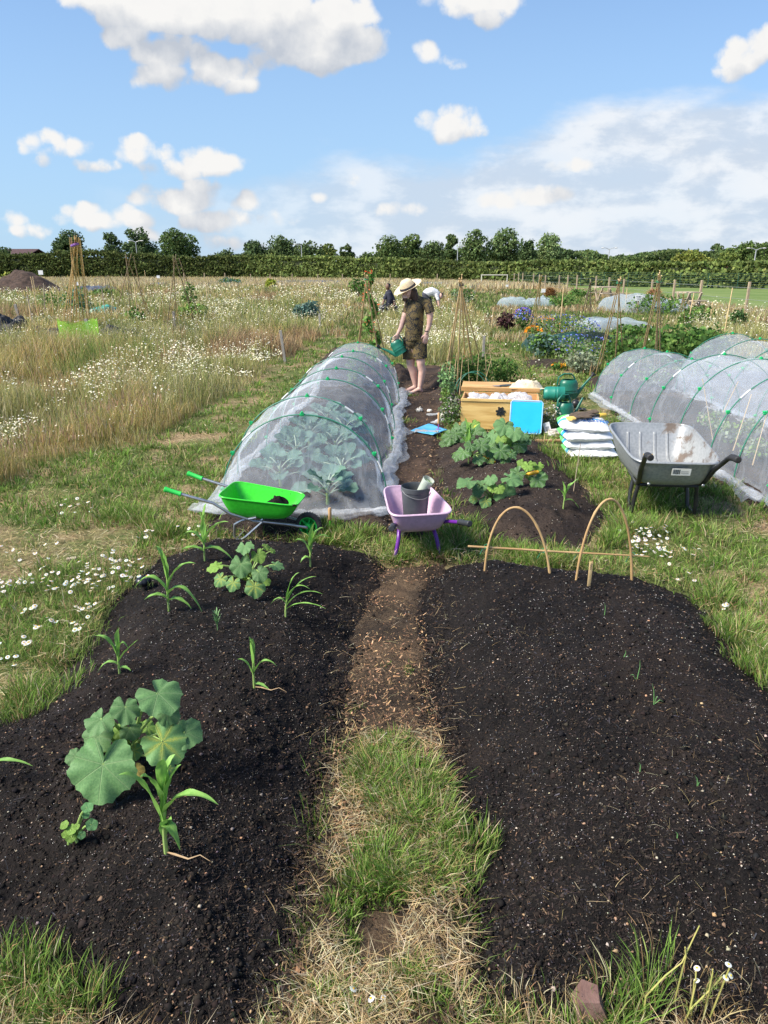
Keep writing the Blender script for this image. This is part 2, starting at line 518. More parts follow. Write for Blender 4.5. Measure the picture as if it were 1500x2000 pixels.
# ------------------------------------------------------------------ soil
def soilmat(name, dark, light, wet):
    m = bpy.data.materials.new(name); m.use_nodes = True
    t = NT(m.node_tree); b = m.node_tree.nodes['Principled BSDF']
    co = t.n('ShaderNodeTexCoord').outputs['Object']
    a = t.noise(co, 3.0, 4, 0.6); f = t.noise(co, 120, 4, 0.75); f2 = t.noise(co, 420, 2, 0.7)
    c = t.mix(t.sstep(f.outputs['Fac'], 0.38, 0.68), dark, light)
    c = t.mix(t.math('MULTIPLY', t.sstep(f2.outputs['Fac'], 0.62, 0.72), 0.5), c, (light[0] * 3.2, light[1] * 2.9, light[2] * 2.7))
    c = t.mix(t.math('MULTIPLY', t.sstep(a.outputs['Fac'], 0.42, 0.60), 0.6), c, (dark[0] * 0.65, dark[1] * 0.72, dark[2] * 0.9))
    a2 = t.noise(co, 1.3, 3, 0.6); c = t.mix(t.math('MULTIPLY', t.sstep(a2.outputs['Fac'], 0.50, 0.66), 0.5), c, (light[0] * 1.5, light[1] * 1.35, light[2] * 1.2))
    t.l(c, b.inputs['Base Color'])
    rr = t.n('ShaderNodeMapRange'); rr.inputs['To Min'].default_value = 0.9 - wet; rr.inputs['To Max'].default_value = 1.0
    t.l(a.outputs['Fac'], rr.inputs['Value']); t.l(rr.outputs[0], b.inputs['Roughness'])
    b.inputs['Specular IOR Level'].default_value = 0.16
    bp = t.n('ShaderNodeBump'); bp.inputs['Strength'].default_value = 0.9; bp.inputs['Distance'].default_value = 0.012
    t.l(f.outputs['Fac'], bp.inputs['Height']); t.l(bp.outputs[0], b.inputs['Normal'])
    return m
SOIL_BLACK = soilmat('compost_black', (0.0055, 0.0047, 0.0045), (0.022, 0.0178, 0.0165), 0.35)
SOIL_BROWN = soilmat('compost_brown', (0.026, 0.019, 0.016), (0.075, 0.056, 0.045), 0.15)
SOIL_PATH = soilmat('trodden_soil', (0.042, 0.030, 0.020), (0.14, 0.10, 0.066), 0.05)
def soil_mesh(key, mat, cell, name, zoff=-0.02, lim=None):
    poly = BEDS[key]['poly']; px_ = [p[0] for p in poly]; py_ = [p[1] for p in poly]
    x0, x1, y0, y1 = min(px_) - .1, max(px_) + .1, min(py_) - .1, max(py_) + .1
    if lim: x0, x1, y0, y1 = max(x0, lim[0]), min(x1, lim[1]), max(y0, lim[2]), min(y1, lim[3])
    gx, gy = np.meshgrid(np.arange(x0, x1, cell), np.arange(y0, y1, cell))
    h, d = bed_h(key, gx, gy)
    z = h + soil_noise(gx, gy) * smooth((d + 0.08) / 0.2) + zoff * (1 - smooth(d / 0.08)) - 0.10 * smooth(-d / 0.10)
    f = gridfaces(*gx.shape); keep = (d.ravel()[f] > -0.09).all(1)
    me = fast_mesh(name, np.stack([gx.ravel(), gy.ravel(), z.ravel()], 1), [f[keep]], smooth_=True)
    return tag(place(name, me, mat), kind='structure')
soil_mesh('front_left', SOIL_BLACK, 0.014, 'soil_bed', lim=(-3.3, 2, 0.9, 6))
soil_mesh('front_right', SOIL_BLACK, 0.014, 'soil_bed', lim=(-1, 3.2, 0.9, 6))
soil_mesh('middle', SOIL_BROWN, 0.02, 'soil_bed')
soil_mesh('tunnel', SOIL_BROWN, 0.03, 'soil_bed')
soil_mesh('ridge_right', SOIL_BROWN, 0.025, 'soil_bed')
soil_mesh('ridge_left', SOIL_BROWN, 0.025, 'soil_bed')
soil_mesh('right_tunnel', SOIL_BROWN, 0.04, 'soil_bed', lim=(0, 9, 0, 20))
def sheet(name, pts, mat, z, cell, amp=0.012, wob=0.08):
    poly = ppoly(pts); px_ = [p[0] for p in poly]; py_ = [p[1] for p in poly]
    gx, gy = np.meshgrid(np.arange(min(px_) - .1, max(px_) + .1, cell), np.arange(min(py_) - .1, max(py_) + .1, cell))
    d = sdf(poly, gx, gy) + (fbm(gx * 5, gy * 5, 3, 55) - 0.5) * 2 * wob
    zz = z + (fbm(gx * 14, gy * 14, 4, 66) - 0.5) * amp * smooth(d / 0.1) - 0.09 * smooth(-d / 0.08) - 0.03 * (1 - smooth(d / 0.10))
    f = gridfaces(*gx.shape); keep = (d.ravel()[f] > -0.1).all(1)
    me = fast_mesh(name, np.stack([gx.ravel(), gy.ravel(), zz.ravel()], 1), [f[keep]], smooth_=True)
    return tag(place(name, me, mat), kind='structure')
MIDPATH = [(740,1110),(860,1105),(830,1180),(835,1330),(865,1470),(885,1600),(895,1760),(920,1960),(960,2100),(560,2100),(600,1850),(625,1650),(640,1500),(680,1400),(700,1280),(715,1180)]
MIDWIDE = [(730,1095),(870,1090),(860,1180),(870,1330),(900,1470),(920,1600),(925,1760),(940,1960),(980,2100),(530,2100),(560,1850),(585,1650),(600,1500),(640,1400),(665,1280),(685,1180)]
sheet('path', MIDWIDE, SOIL_PATH, 0.004, 0.02, 0.035)
SIDEPATH = [(750,1040),(760,900),(772,790),(762,722),(860,712),(905,740),(900,800),(862,850),(850,930),(900,1010),(940,1062),(860,1050)]
sheet('path', SIDEPATH, soilmat('path_earth', (0.032, 0.022, 0.017), (0.10, 0.07, 0.052), 0.05), 0.014, 0.025, 0.02)
# mown pitch beyond the fence
fm = pm('pitch_turf', (0.115, 0.175, 0.05), (0.165, 0.215, 0.075), 0.35, 0.95, 0, spec=0.1)
v = [(13.6, 18), (13.6, 76), (36, 57), (80, 30), (80, 10), (30, 6)]
gx = MB().add([(a, b_, 0.02) for a, b_ in v], [tuple(range(len(v)))])
tag(gx.build('sports_pitch', fm), kind='structure')

# ------------------------------------------------------------------ blades and small litter
def blades(base, h, w, az, lean, col_, tipc=None, seg=2, curl=1.0):
    """a ribbon per row of base; az = way it leans, lean = sideways reach"""
    n = len(base)
    up = np.zeros((n, 3)); up[:, 2] = 1
    dv = np.stack([np.cos(az), np.sin(az), np.zeros(n)], 1)
    face = rng.uniform(0, 2 * np.pi, n)
    pv = np.stack([np.cos(face), np.sin(face), np.zeros(n)], 1)
    P = []; C = []
    for k in range(seg + 1):
        s = k / seg
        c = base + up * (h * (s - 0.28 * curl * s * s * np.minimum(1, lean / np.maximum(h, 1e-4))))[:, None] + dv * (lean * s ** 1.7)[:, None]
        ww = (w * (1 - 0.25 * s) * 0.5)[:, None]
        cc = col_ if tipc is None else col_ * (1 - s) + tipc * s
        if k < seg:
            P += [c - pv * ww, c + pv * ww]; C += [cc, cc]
        else:
            P += [c]; C += [cc]
    m = len(P); V = np.stack(P, 1).reshape(-1, 3); CC = np.stack(C, 1).reshape(-1, 3)
    o = np.arange(n)[:, None] * m
    q = [np.hstack([o + 2 * k, o + 2 * k + 1, o + 2 * k + 3, o + 2 * k + 2]) for k in range(seg - 1)]
    tri = np.hstack([o + 2 * seg - 2, o + 2 * seg - 1, o + 2 * seg])
    return V, (np.vstack(q) if q else np.zeros((0, 4), int)), tri, CC
class Bulk:
    def __init__(s): s.V = []; s.F = {}; s.C = []; s.n = 0
    def add(s, V, faces, C):
        for f in faces:
            if len(f): s.F.setdefault(f.shape[1], []).append(np.asarray(f) + s.n)
        s.V.append(V); s.C.append(C); s.n += len(V)
    def build(s, name, mat, **kw):
        me = fast_mesh(name, np.vstack(s.V), [np.vstack(f) for f in s.F.values()], np.vstack(s.C))
        return tag(place(name, me, mat), **kw)
def pal(n, cols_, var=0.18, wts=None):
    cols_ = np.array(cols_, float); i = rng.choice(len(cols_), n, p=wts)
    c = cols_[i] * (1 + rng.normal(0, var, (n, 1))); c *= 1 + rng.normal(0, 0.05, (n, 3))
    return np.clip(c, 0.004, 0.9)
def octa(P, r, C, flat=0.6):
    """little stones"""
    n = len(P); d = np.array([(1, 0, 0), (0, 1, 0), (-1, 0, 0), (0, -1, 0), (0, 0, 1), (0, 0, -1)], float)
    a = rng.uniform(0, 6.28, n); sx = rng.uniform(0.6, 1.3, (n, 1)); V = []
    for k in range(6):
        x = d[k, 0] * np.cos(a) - d[k, 1] * np.sin(a); y = d[k, 0] * np.sin(a) + d[k, 1] * np.cos(a)
        jit = rng.uniform(0.75, 1.25, n)
        V.append(P + np.stack([x * jit, y * sx[:, 0] * jit, np.full(n, d[k, 2] * flat) * jit], 1) * r[:, None])
    V = np.stack(V, 1).reshape(-1, 3); o = np.arange(n)[:, None] * 6
    F = np.vstack([o + np.array([[i, (i + 1) % 4, 4]]) for i in range(4)] + [o + np.array([[(i + 1) % 4, i, 5]]) for i in range(4)])
    return V, F, np.repeat(C, 6, 0)
def chips(P, L, W, C, tilt=0.35, thick=0.18):
    """slivers of wood and bark lying about: thin prisms"""
    n = len(P); a = rng.uniform(0, 6.28, n); b_ = rng.normal(0, tilt, n); c_ = rng.normal(0, tilt, n)
    u = np.stack([np.cos(a) * np.cos(b_), np.sin(a) * np.cos(b_), np.sin(b_)], 1)
    w0 = np.stack([-np.sin(a), np.cos(a), np.sin(c_)], 1); nrm = np.cross(u, w0); nrm /= np.linalg.norm(nrm, axis=1)[:, None]
    L_, W_ = (L / 2)[:, None], (W / 2)[:, None]; T = W_ * thick * 2
    taper = rng.uniform(0.3, 1, (n, 1))
    V = np.stack([P - u * L_ - w0 * W_ * taper, P - u * L_ + w0 * W_ * taper, P + u * L_ + w0 * W_, P + u * L_ - w0 * W_ * 0.6, P - u * L_ * 0.8 + nrm * T, P + u * L_ * 0.8 + nrm * T], 1).reshape(-1, 3)
    o = np.arange(n)[:, None] * 6
    Q = np.vstack([o + np.array([[0, 3, 5, 4]]), o + np.array([[1, 4, 5, 2]])]); T3 = np.vstack([o + np.array([[0, 4, 1]]), o + np.array([[3, 2, 5]])])
    return V, Q, T3, np.repeat(C, 6, 0)
FRUST = R(42)
def polar(n, r0, r1, ang=FRUST, p=0.0):
    """points over the ground, thinner with distance"""
    r = np.exp(rng.uniform(math.log(r0), math.log(r1), n)); a = rng.uniform(-ang, ang, n)
    return r * np.sin(a), r * np.cos(a)
def inb(keys, x, y, m=0.0):
    o = np.zeros(x.shape, bool)
    for k in keys: o |= sdf(BEDS[k]['poly'], x, y) > m
    return o
LIT = leafmat('litter', 0.0, 0.9, 0.12)
# litter in the compost
n = 310000
x, y = polar(n, 1.0, 12)
for keys, name, frac, darkc in ((('front_left', 'front_right'), 'bark_litter', 1.0, 0), (('middle', 'tunnel', 'ridge_right', 'ridge_left', 'right_tunnel'), 'bark_litter', 1.0, 1)):
    k = inb(keys, x, y, -0.045) & (inb(keys, x, y, 0.02) | (rng.uniform(0, 1, x.shape) < 0.5)); xx, yy_ = x[k], y[k]; r = np.hypot(xx, yy_)
    zz = Zs(xx, yy_) + soil_noise(xx, yy_)
    P = np.stack([xx, yy_, zz + 0.001], 1); n = len(P)
    u = rng.uniform(0, 1, n); B = Bulk()
    pk = u < 0.022 + 0.06 * (fbm(xx * 2.2, yy_ * 2.2, 3, 88) > 0.5)
    B.add(*(lambda V, F, C: (V, [F], C))(*octa(P[pk], rng.uniform(0.0010, 0.0022, pk.sum()) * np.clip(r[pk] / 2.2, 1, 2.2), pal(pk.sum(), [(0.5, 0.48, 0.45), (0.36, 0.33, 0.29)]))))
    sk = (u > 0.14) & (u < 0.156)
    B.add(*(lambda V, F, C: (V, [F], C))(*octa(P[sk], np.clip(rng.lognormal(-5.7, 0.42, sk.sum()), 0.0018, 0.009), pal(sk.sum(), [(0.38, 0.25, 0.15), (0.24, 0.15, 0.10), (0.42, 0.36, 0.28), (0.16, 0.13, 0.12)]))))
    lk = (u > 0.165) & (u < 0.40); B.add(*(lambda V, F, C: (V, [F], C))(*octa(P[lk], np.clip(rng.lognormal(-5.85, 0.5, lk.sum()), 0.0015, 0.010), pal(lk.sum(), [(0.012, 0.010, 0.010), (0.024, 0.019, 0.017), (0.035, 0.027, 0.022)], 0.25), 0.8)))
    ck = (u > 0.40) | ((u < 0.14) & ~pk); m = ck.sum()
    bk_ = (rng.uniform(0, 1, n) < 0.03) & (fbm(xx * 3, yy_ * 3, 3, 61) > 0.52); B.add(*(lambda V, F, C: (V, [F], C))(*octa(P[bk_], rng.uniform(0.006, 0.015, bk_.sum()), pal(bk_.sum(), [(0.011, 0.010, 0.010), (0.020, 0.016, 0.014)], 0.2), 0.6)))
    V, Q, T3, C = chips(P[ck], np.clip(rng.lognormal(-4.75, 0.5, m), 0.004, 0.05), rng.uniform(0.0018, 0.005, m) * np.clip(r[ck] / 3, 1, 2), pal(m, [(0.018, 0.015, 0.014), (0.034, 0.026, 0.022), (0.06, 0.042, 0.03), (0.13, 0.085, 0.055), (0.045, 0.043, 0.05)], 0.3, [0.46, 0.28, 0.13, 0.05, 0.08]))
    B.add(V, [Q, T3], C)
    B.build(name, LIT, kind='stuff', label='dark bark slivers, grit and white perlite in the black front compost' if not darkc else 'bark slivers and pale grit in the brown compost of the beds behind', cat='bark litter')
# wood chips on the two paths
def mask_px(pts, x, y, m=0.0): return sdf(ppoly(pts), x, y) > m
B = Bulk()
x, y = polar(110000, 1.0, 12)
CHIPZ = [(745,1105),(850,1108),(812,1180),(822,1330),(845,1470),(850,1700),(680,1700),(672,1470),(692,1380),(715,1280),(728,1180)]
k = mask_px(CHIPZ, x, y, -0.04) & (fbm(x * 5, y * 5, 3, 19) > 0.36)
P = np.stack([x[k], y[k], 0.028 + Zs(x[k], y[k])], 1); m = len(P)
V, Q, T3, C = chips(P, np.clip(rng.lognormal(-4.55, 0.5, m), 0.004, 0.035), rng.uniform(0.002, 0.007, m), pal(m, [(0.34, 0.20, 0.11), (0.20, 0.115, 0.065), (0.45, 0.30, 0.17), (0.08, 0.05, 0.034)], 0.25, [0.3, 0.3, 0.12, 0.28]))
B.add(V, [Q, T3], C)
k = mask_px(SIDEPATH, x, y); P = np.stack([x[k], y[k], 0.02 + Zs(x[k], y[k])], 1); m = len(P)
V, Q, T3, C = chips(P, np.clip(rng.lognormal(-4.1, 0.5, m), 0.006, 0.05), rng.uniform(0.003, 0.012, m), pal(m, [(0.2, 0.13, 0.08), (0.10, 0.065, 0.045), (0.3, 0.2, 0.12), (0.05, 0.035, 0.025)], 0.25))
B.add(V, [Q, T3], C)
x, y = polar(70000, 1.0, 6); k = mask_px(MIDWIDE, x, y) & (rng.uniform(0, 1, x.shape) < np.clip(1.1 - sdf(ppoly(MIDWIDE), x, y) / 0.16, 0.12, 1)); P = np.stack([x[k], y[k], 0.030 + Zs(x[k], y[k])], 1); m = len(P)
V, Q, T3, C = chips(P, np.clip(rng.lognormal(-4.6, 0.5, m), 0.004, 0.04), rng.uniform(0.003, 0.009, m), pal(m, [(0.018, 0.014, 0.012), (0.04, 0.03, 0.024), (0.07, 0.045, 0.03)], 0.25), 0.5, 0.4)
B.add(V, [Q, T3], C)
B.build('wood_chips', LIT, kind='stuff', label='reddish brown wood chips trodden into the paths between the beds', cat='wood chips')

GRASS = leafmat('grass_blade', 0.35, 0.7, 0.15)
GREEN = [(0.14, 0.25, 0.04), (0.20, 0.32, 0.065), (0.095, 0.185, 0.032), (0.26, 0.34, 0.10)]
STRAW = [(0.50, 0.40, 0.22), (0.40, 0.29, 0.14), (0.56, 0.49, 0.32), (0.30, 0.20, 0.10)]
# meadow outlines (on the ground)
LEFT_MEADOW = ppoly([(-900,1010),(-300,985),(0,955),(90,905),(200,882),(285,868),(335,838),(412,792),(505,748),(522,718),(590,686),(640,652),(676,622),(700,586),(705,545),(-3500,545),(-3500,800)])
MID_MEADOW = ppoly([(722,668),(762,706),(850,712),(935,700),(962,650),(930,612),(880,585),(870,550),(716,550)])
RIGHT_MEADOW = ppoly([(1330,668),(1390,690),(1500,700),(2600,900),(3000,800),(1700,640),(1500,618),(1400,608),(1290,632)])
def in_meadow(x, y, m=0.0):
    return (sdf(LEFT_MEADOW, x, y) > m) | (sdf(MID_MEADOW, x, y) > m) | (sdf(RIGHT_MEADOW, x, y) > m)
PLOTS = ppoly([(980,612),(960,660),(1040,712),(1150,735),(1350,690),(1330,668),(1290,640),(1400,600),(1340,582),(1000,572)])
ALLB = list(BEDS)
# --- short grass of the paths
B = Bulk()
def tufts(nt, per, r0, r1, keep, hr, spread, cols_, wid, leanf=0.7, tip=None):
    x, y = polar(nt, r0, r1); k = keep(x, y); x, y = x[k], y[k]; m = len(x)
    if not m: return
    hs = rng.uniform(*hr, m) * rng.uniform(0.6, 1.3, m) * np.clip(0.45 + y / 5, 0.6, 1)
    tc = pal(m, cols_, 0.16)
    i = np.repeat(np.arange(m), per); N = len(i)
    r = np.hypot(x, y)[i]
    az = rng.uniform(0, 2 * np.pi, N); rad = np.abs(rng.normal(0, spread, N)) * (1 + r / 14)
    bx, by = x[i] + np.cos(az) * rad, y[i] + np.sin(az) * rad
    base = np.stack([bx, by, Zs(bx, by) - 0.004], 1)
    h = hs[i] * rng.uniform(0.45, 1.15, N)
    lean = h * rng.uniform(0.1, leanf * 1.6, N)
    w = wid * rng.uniform(0.7, 1.4, N) * np.clip(r / 3.2, 0.7, 8)
    c = np.clip(tc[i] * (1 + rng.normal(0, 0.16, (N, 1))), 0.01, 0.8)
    dead = rng.uniform(0, 1, N) < 0.12
    c[dead] = pal(dead.sum(), STRAW)
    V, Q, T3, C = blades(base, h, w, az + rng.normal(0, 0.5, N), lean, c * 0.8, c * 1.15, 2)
    B.add(V, [Q, T3], C)
def lawn(x, y):
    return ~in_meadow(x, y, 0.0) & ~inb(ALLB, x, y, 0.03) & ~mask_px(MIDPATH, x, y) & ~mask_px(SIDEPATH, x, y)
def green_patch(x, y):
    return lawn(x, y) & (fbm(x * 1.1, y * 1.1, 4, 41) + 0.06 * (y > 5.2) + 0.12 * (x < 0) * (y > 4.6) - 0.12 * (y < 1.75) * (x > -1.0) > 0.465) & ((x < 13) | (y < 15))
tufts(25500, 12, 1.0, 20, green_patch, (0.04, 0.11), 0.035, GREEN, 0.0032)
tufts(5000, 9, 1.0, 45, lambda x, y: lawn(x, y) & ((x < 13) | (y < 15)), (0.02, 0.06), 0.04, GREEN + STRAW[:2], 0.003)
B.build('grass', GRASS, kind='stuff', label='short green grass tufts on the trodden paths between the plots', cat='grass')
# --- flat dead grass
B = Bulk()
def thatch(nb, r0, r1, keep, length, wid, cols_=STRAW, z=0.004, rise=0.012):
    x, y = polar(nb, r0, r1); k = keep(x, y); x, y = x[k], y[k]; m = len(x); r = np.hypot(x, y)
    L = rng.uniform(*length, m) * rng.uniform(0.6, 1.2, m)
    base = np.stack([x, y, Zs(x, y) + z + rng.uniform(0, rise, m)], 1)
    c = pal(m, cols_)
    V, Q, T3, C = blades(base, rng.uniform(0.0, rise, m) + 0.003, wid * np.clip(r / 3, 0.8, 5) * rng.uniform(0.6, 1.3, m), rng.uniform(0, 6.28, m), L, c, c, 3)
    V[:, 2] += (vnoise(V[:, 0] * 30, V[:, 1] * 30, 3) - 0.3) * rise * 1.2
    B.add(V, [Q, T3], C)
thatch(138000, 1.0, 16, lambda x, y: lawn(x, y) & ~green_patch(x, y) | (lawn(x, y) & (rng.uniform(0, 1, x.shape) < 0.3)), (0.03, 0.10), 0.0022)
ST_PATH = [(655,1440),(860,1440),(890,1560),(900,1760),(940,2050),(560,2050),(610,1850),(635,1650)]
thatch(60000, 1.05, 3.2, lambda x, y: mask_px(ST_PATH, x, y) & (fbm(x * 4, y * 4, 3, 14) > 0.27), (0.03, 0.09), 0.0022, z=0.022, rise=0.02)
thatch(3000, 1.8, 5.0, lambda x, y: mask_px([(690,1200),(850,1200),(870,1450),(650,1450)], x, y, -0.1), (0.03, 0.12), 0.0016, z=0.02)
thatch(2500, 1.0, 4.5, lambda x, y: inb(('front_left', 'front_right'), x, y, 0.02) & (fbm(x * 2, y * 2, 2, 77) > 0.6), (0.02, 0.07), 0.0012, z=0.012)
def edge_m(x, y):
    d = np.maximum(sdf(BEDS['front_left']['poly'], x, y), sdf(BEDS['front_right']['poly'], x, y))
    return (d > -0.12) & (d < 0.03) & ~mask_px(MIDPATH, x, y, -0.05)
thatch(36000, 1.05, 6, edge_m, (0.03, 0.12), 0.0022, z=0.01, rise=0.03)
B.build('dry_grass', leafmat('thatch', 0.15, 0.8, 0.15), kind='stuff', label='flattened straw coloured dead grass on the paths', cat='dry grass')
# --- green tufts in the straw of the middle path and along the front edge
B = Bulk()
def clump(px, py, n, rad, h, cols_=GREEN, wid=0.0026, lf=0.8, strawf=0.15):
    c = S(px, py)
    az = rng.uniform(0, 6.28, n); q = np.sqrt(rng.uniform(0, 1, n)) * rad
    sub_ = rng.normal(0, rad * 0.50, (7, 2)); si = rng.integers(0, 7, n); q = q * 0.75; bx, by = c.x + np.cos(az) * q + sub_[si, 0], c.y + np.sin(az) * q * 0.8 + sub_[si, 1]; h = h * rng.uniform(0.55, 1.25, 7)[si]; az = az + rng.uniform(-1.2, 1.2, 7)[si]
    base = np.stack([bx, by, Zs(bx, by) + 0.006], 1)
    hh = h * rng.uniform(0.4, 1.2, n) * (1.1 - 0.5 * q / rad)
    cc = pal(n, cols_, 0.2); dd = rng.uniform(0, 1, n) < strawf; cc[dd] = pal(dd.sum(), STRAW)
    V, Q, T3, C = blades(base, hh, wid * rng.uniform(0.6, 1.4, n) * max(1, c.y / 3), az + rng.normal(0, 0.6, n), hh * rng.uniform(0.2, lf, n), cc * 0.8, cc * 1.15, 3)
    B.add(V, [Q, T3], C)
for a in [(755,1480,1500,.10,.065),(770,1545,3000,.14,.10),(820,1590,1000,.10,.07),(735,1555,800,.08,.05),(800,1680,3000,.14,.10),(850,1700,1300,.09,.08),(715,1700,1300,.09,.06),(760,1730,1000,.10,.055),(760,1620,900,.10,.05),(660,1790,500,.04,.05),(672,1850,450,.035,.045),(800,1905,450,.05,.05),(850,1940,600,.06,.07),(640,1950,450,.05,.06),(800,1312,90,.02,.03),(752,1300,30,.02,.02),(690,1385,40,.03,.03),(60,1960,900,.14,.11),(130,1985,600,.09,.09),(10,1925,500,.1,.11),(720,1990,500,.08,.07),(1240,2010,350,.08,.12),(1180,2020,250,.08,.1),(940,2000,300,.08,.08),
          (640,1040,900,.12,.10),(690,1050,900,.12,.10),(600,1062,500,.1,.08),(880,1060,1100,.12,.13),(840,1085,800,.10,.10),(905,1040,700,.10,.13),(770,1095,400,.08,.08),(1060,1100,1300,.16,.12),(1000,1085,700,.10,.10),(1110,1100,600,.10,.11),(1230,1040,900,.14,.15),(1190,1060,500,.1,.13),
          (60,1370,600,.12,.12),(20,1400,500,.12,.12),(100,1290,700,.14,.09),(1420,1230,800,.13,.12),(1460,1290,900,.13,.12),(1400,1170,600,.13,.1),(330,1040,700,.1,.1),(240,1010,900,.15,.12),(1490,1330,500,.1,.1),
          (900,780,200,.12,.1),(800,775,120,.1,.05),(790,825,150,.15,.06),(1100,900,400,.18,.1),(1170,940,500,.2,.12),(1210,880,500,.2,.12),(1300,960,600,.2,.12),(1390,960,500,.2,.12),(1230,985,700,.2,.12)]:
    clump(*a)
for i in range(26):    # fringe along the bottom of the picture
    clump(rng.uniform(520, 1500), rng.uniform(1960, 2020), 60, .07, .05, STRAW + [(0.3, 0.35, 0.12)], 0.0018, 1.3, 0.6)
B.build('grass_tufts', GRASS, kind='stuff', label='fresh green grass tufts growing out of straw beside the front beds', cat='grass')

# --- tall meadow
B = Bulk()
def patch(x, y):
    """what grows where: 0 tan grass, 1 daisies, 2 green, 3 reddish"""
    s = 1.0 / (1 + np.hypot(x, y) / 60)
    a = fbm(x * 0.42, y * 0.24, 4, 101); b_ = fbm(x * 0.5 + 9, y * 0.3 + 4, 4, 131); c_ = fbm(x * 0.6 + 30, y * 0.35, 3, 171)
    d = np.zeros(x.shape, int)
    d[b_ > 0.49] = 2; d[c_ > 0.61] = 3; d[(a > 0.53)] = 1
    mid = sdf(MID_MEADOW, x, y) > 0; d[mid & (y < 22)] = 1
    rm = sdf(RIGHT_MEADOW, x, y) > 0; d[rm & (c_ < 0.62)] = 1
    nearL = (sdf(LEFT_MEADOW, x, y) > 0) & (y < 9); d[nearL & (a < 0.55) & (b_ < 0.56)] = 0; 
    back = y > 70; d[back] = 0
    return d
PATCHC = {0: [(0.46, 0.34, 0.15), (0.50, 0.41, 0.23), (0.36, 0.31, 0.11), (0.29, 0.30, 0.09)],
          1: [(0.33, 0.33, 0.12), (0.42, 0.38, 0.16), (0.24, 0.28, 0.09), (0.47, 0.43, 0.25)],
          2: [(0.15, 0.22, 0.05), (0.22, 0.27, 0.08), (0.34, 0.31, 0.13)],
          3: [(0.40, 0.28, 0.16), (0.35, 0.24, 0.13), (0.42, 0.33, 0.18)]}
def CL_(x, y):
    return 0.45 + 1.15 * smooth((fbm(x * 0.8, y * 0.8, 3, 201) - 0.25) / 0.5)
def meadow(n, r0, r1, keep, hr, wid, seg=2):
    x, y = polar(n, r0, r1); k = keep(x, y); x, y = x[k], y[k]; m = len(x); r = np.hypot(x, y)
    ty = patch(x, y); c = np.zeros((m, 3))
    for q in range(4):
        kk = ty == q
        if kk.any(): c[kk] = pal(kk.sum(), PATCHC[q], 0.18)
    h = rng.uniform(*hr, m) * CL_(x, y) * np.where(ty == 1, 0.8, 1.0)
    h *= smooth(np.maximum.reduce([sdf(LEFT_MEADOW, x, y), sdf(MID_MEADOW, x, y), sdf(RIGHT_MEADOW, x, y)]) / 0.5) * 0.5 + 0.5
    az = rng.uniform(0, 6.28, m); lean = h * rng.uniform(0.05, 0.6, m)
    w = wid * rng.uniform(0.6, 1.5, m) * np.clip(r / 5, 0.8, 40)
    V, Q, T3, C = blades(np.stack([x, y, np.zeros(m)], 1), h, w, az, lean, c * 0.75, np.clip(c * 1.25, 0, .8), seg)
    B.add(V, [Q, T3], C)
    return x, y, h, ty
meadow(235000, 3.0, 22, in_meadow, (0.22, 0.50), 0.0036)
meadow(150000, 14, 125, lambda x, y: in_meadow(x, y) & ((x < 13.3) | (sdf(RIGHT_MEADOW, x, y) > 0)), (0.25, 0.50), 0.0042)
# feathery seed heads: little upright spindles at the tops
x, y = polar(34000, 3.2, 12); k = in_meadow(x, y, 0.1) & (patch(x, y) != 1); x, y = x[k], y[k]; m = len(x)
h = rng.uniform(0.28, 0.52, m) * CL_(x, y)
V, Q, T3, C = blades(np.stack([x, y, h * 0.75], 1), rng.uniform(0.05, 0.12, m), rng.uniform(0.005, 0.010, m), rng.uniform(0, 6.28, m), rng.uniform(0.01, 0.05, m), pal(m, [(0.44, 0.30, 0.19), (0.50, 0.40, 0.24), (0.38, 0.24, 0.15)]), None, 2)
B.add(V, [Q, T3], C)
B.build('meadow_grass', GRASS, kind='stuff', label='tall dry tan and reddish meadow grass over the overgrown plots', cat='meadow grass')
# rough growth between the plots on the right and the golden strip in front of the hedge
B = Bulk()
x, y = polar(120000, 9, 60); k = (sdf(PLOTS, x, y) > 0) | ((~in_meadow(x, y)) & (y > 19) & (x < 13.2)); x, y = x[k], y[k]; m = len(x); r = np.hypot(x, y)
f = fbm(x * 0.8, y * 0.5, 4, 301); c = pal(m, [(0.15, 0.22, 0.05), (0.24, 0.30, 0.09), (0.11, 0.17, 0.05)], 0.2)
tn = f > 0.55; c[tn] = pal(tn.sum(), STRAW)
h = rng.uniform(0.08, 0.24, m) * (0.5 + f)
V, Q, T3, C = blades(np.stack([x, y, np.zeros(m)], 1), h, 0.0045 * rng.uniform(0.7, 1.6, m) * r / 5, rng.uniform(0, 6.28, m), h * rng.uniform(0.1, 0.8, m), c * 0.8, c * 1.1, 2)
B.add(V, [Q, T3], C)
x, y = polar(70000, 62, 122, R(34)); k = (x < 12.5 + (y - 78) * -0.2) & (y > 62); x, y = x[k], y[k]; m = len(x)
c = pal(m, [(0.55, 0.46, 0.27), (0.47, 0.37, 0.2), (0.6, 0.52, 0.34)], 0.12); h = rng.uniform(0.3, 0.6, m)
V, Q, T3, C = blades(np.stack([x, y, np.zeros(m)], 1), h, rng.uniform(0.06, 0.12, m), rng.uniform(0, 6.28, m), h * 0.2, c, c, 2)
B.add(V, [Q, T3], C)
x = rng.uniform(12.3, 14.6, 16000); y = np.exp(rng.uniform(math.log(18), math.log(78), 16000)); m = len(x)
c = pal(m, STRAW, 0.15); h = rng.uniform(0.15, 0.4, m)
V, Q, T3, C = blades(np.stack([x, y, np.zeros(m)], 1), h, 0.004 * y / 5, rng.uniform(0, 6.28, m), h * 0.3, c, c, 2)
B.add(V, [Q, T3], C)
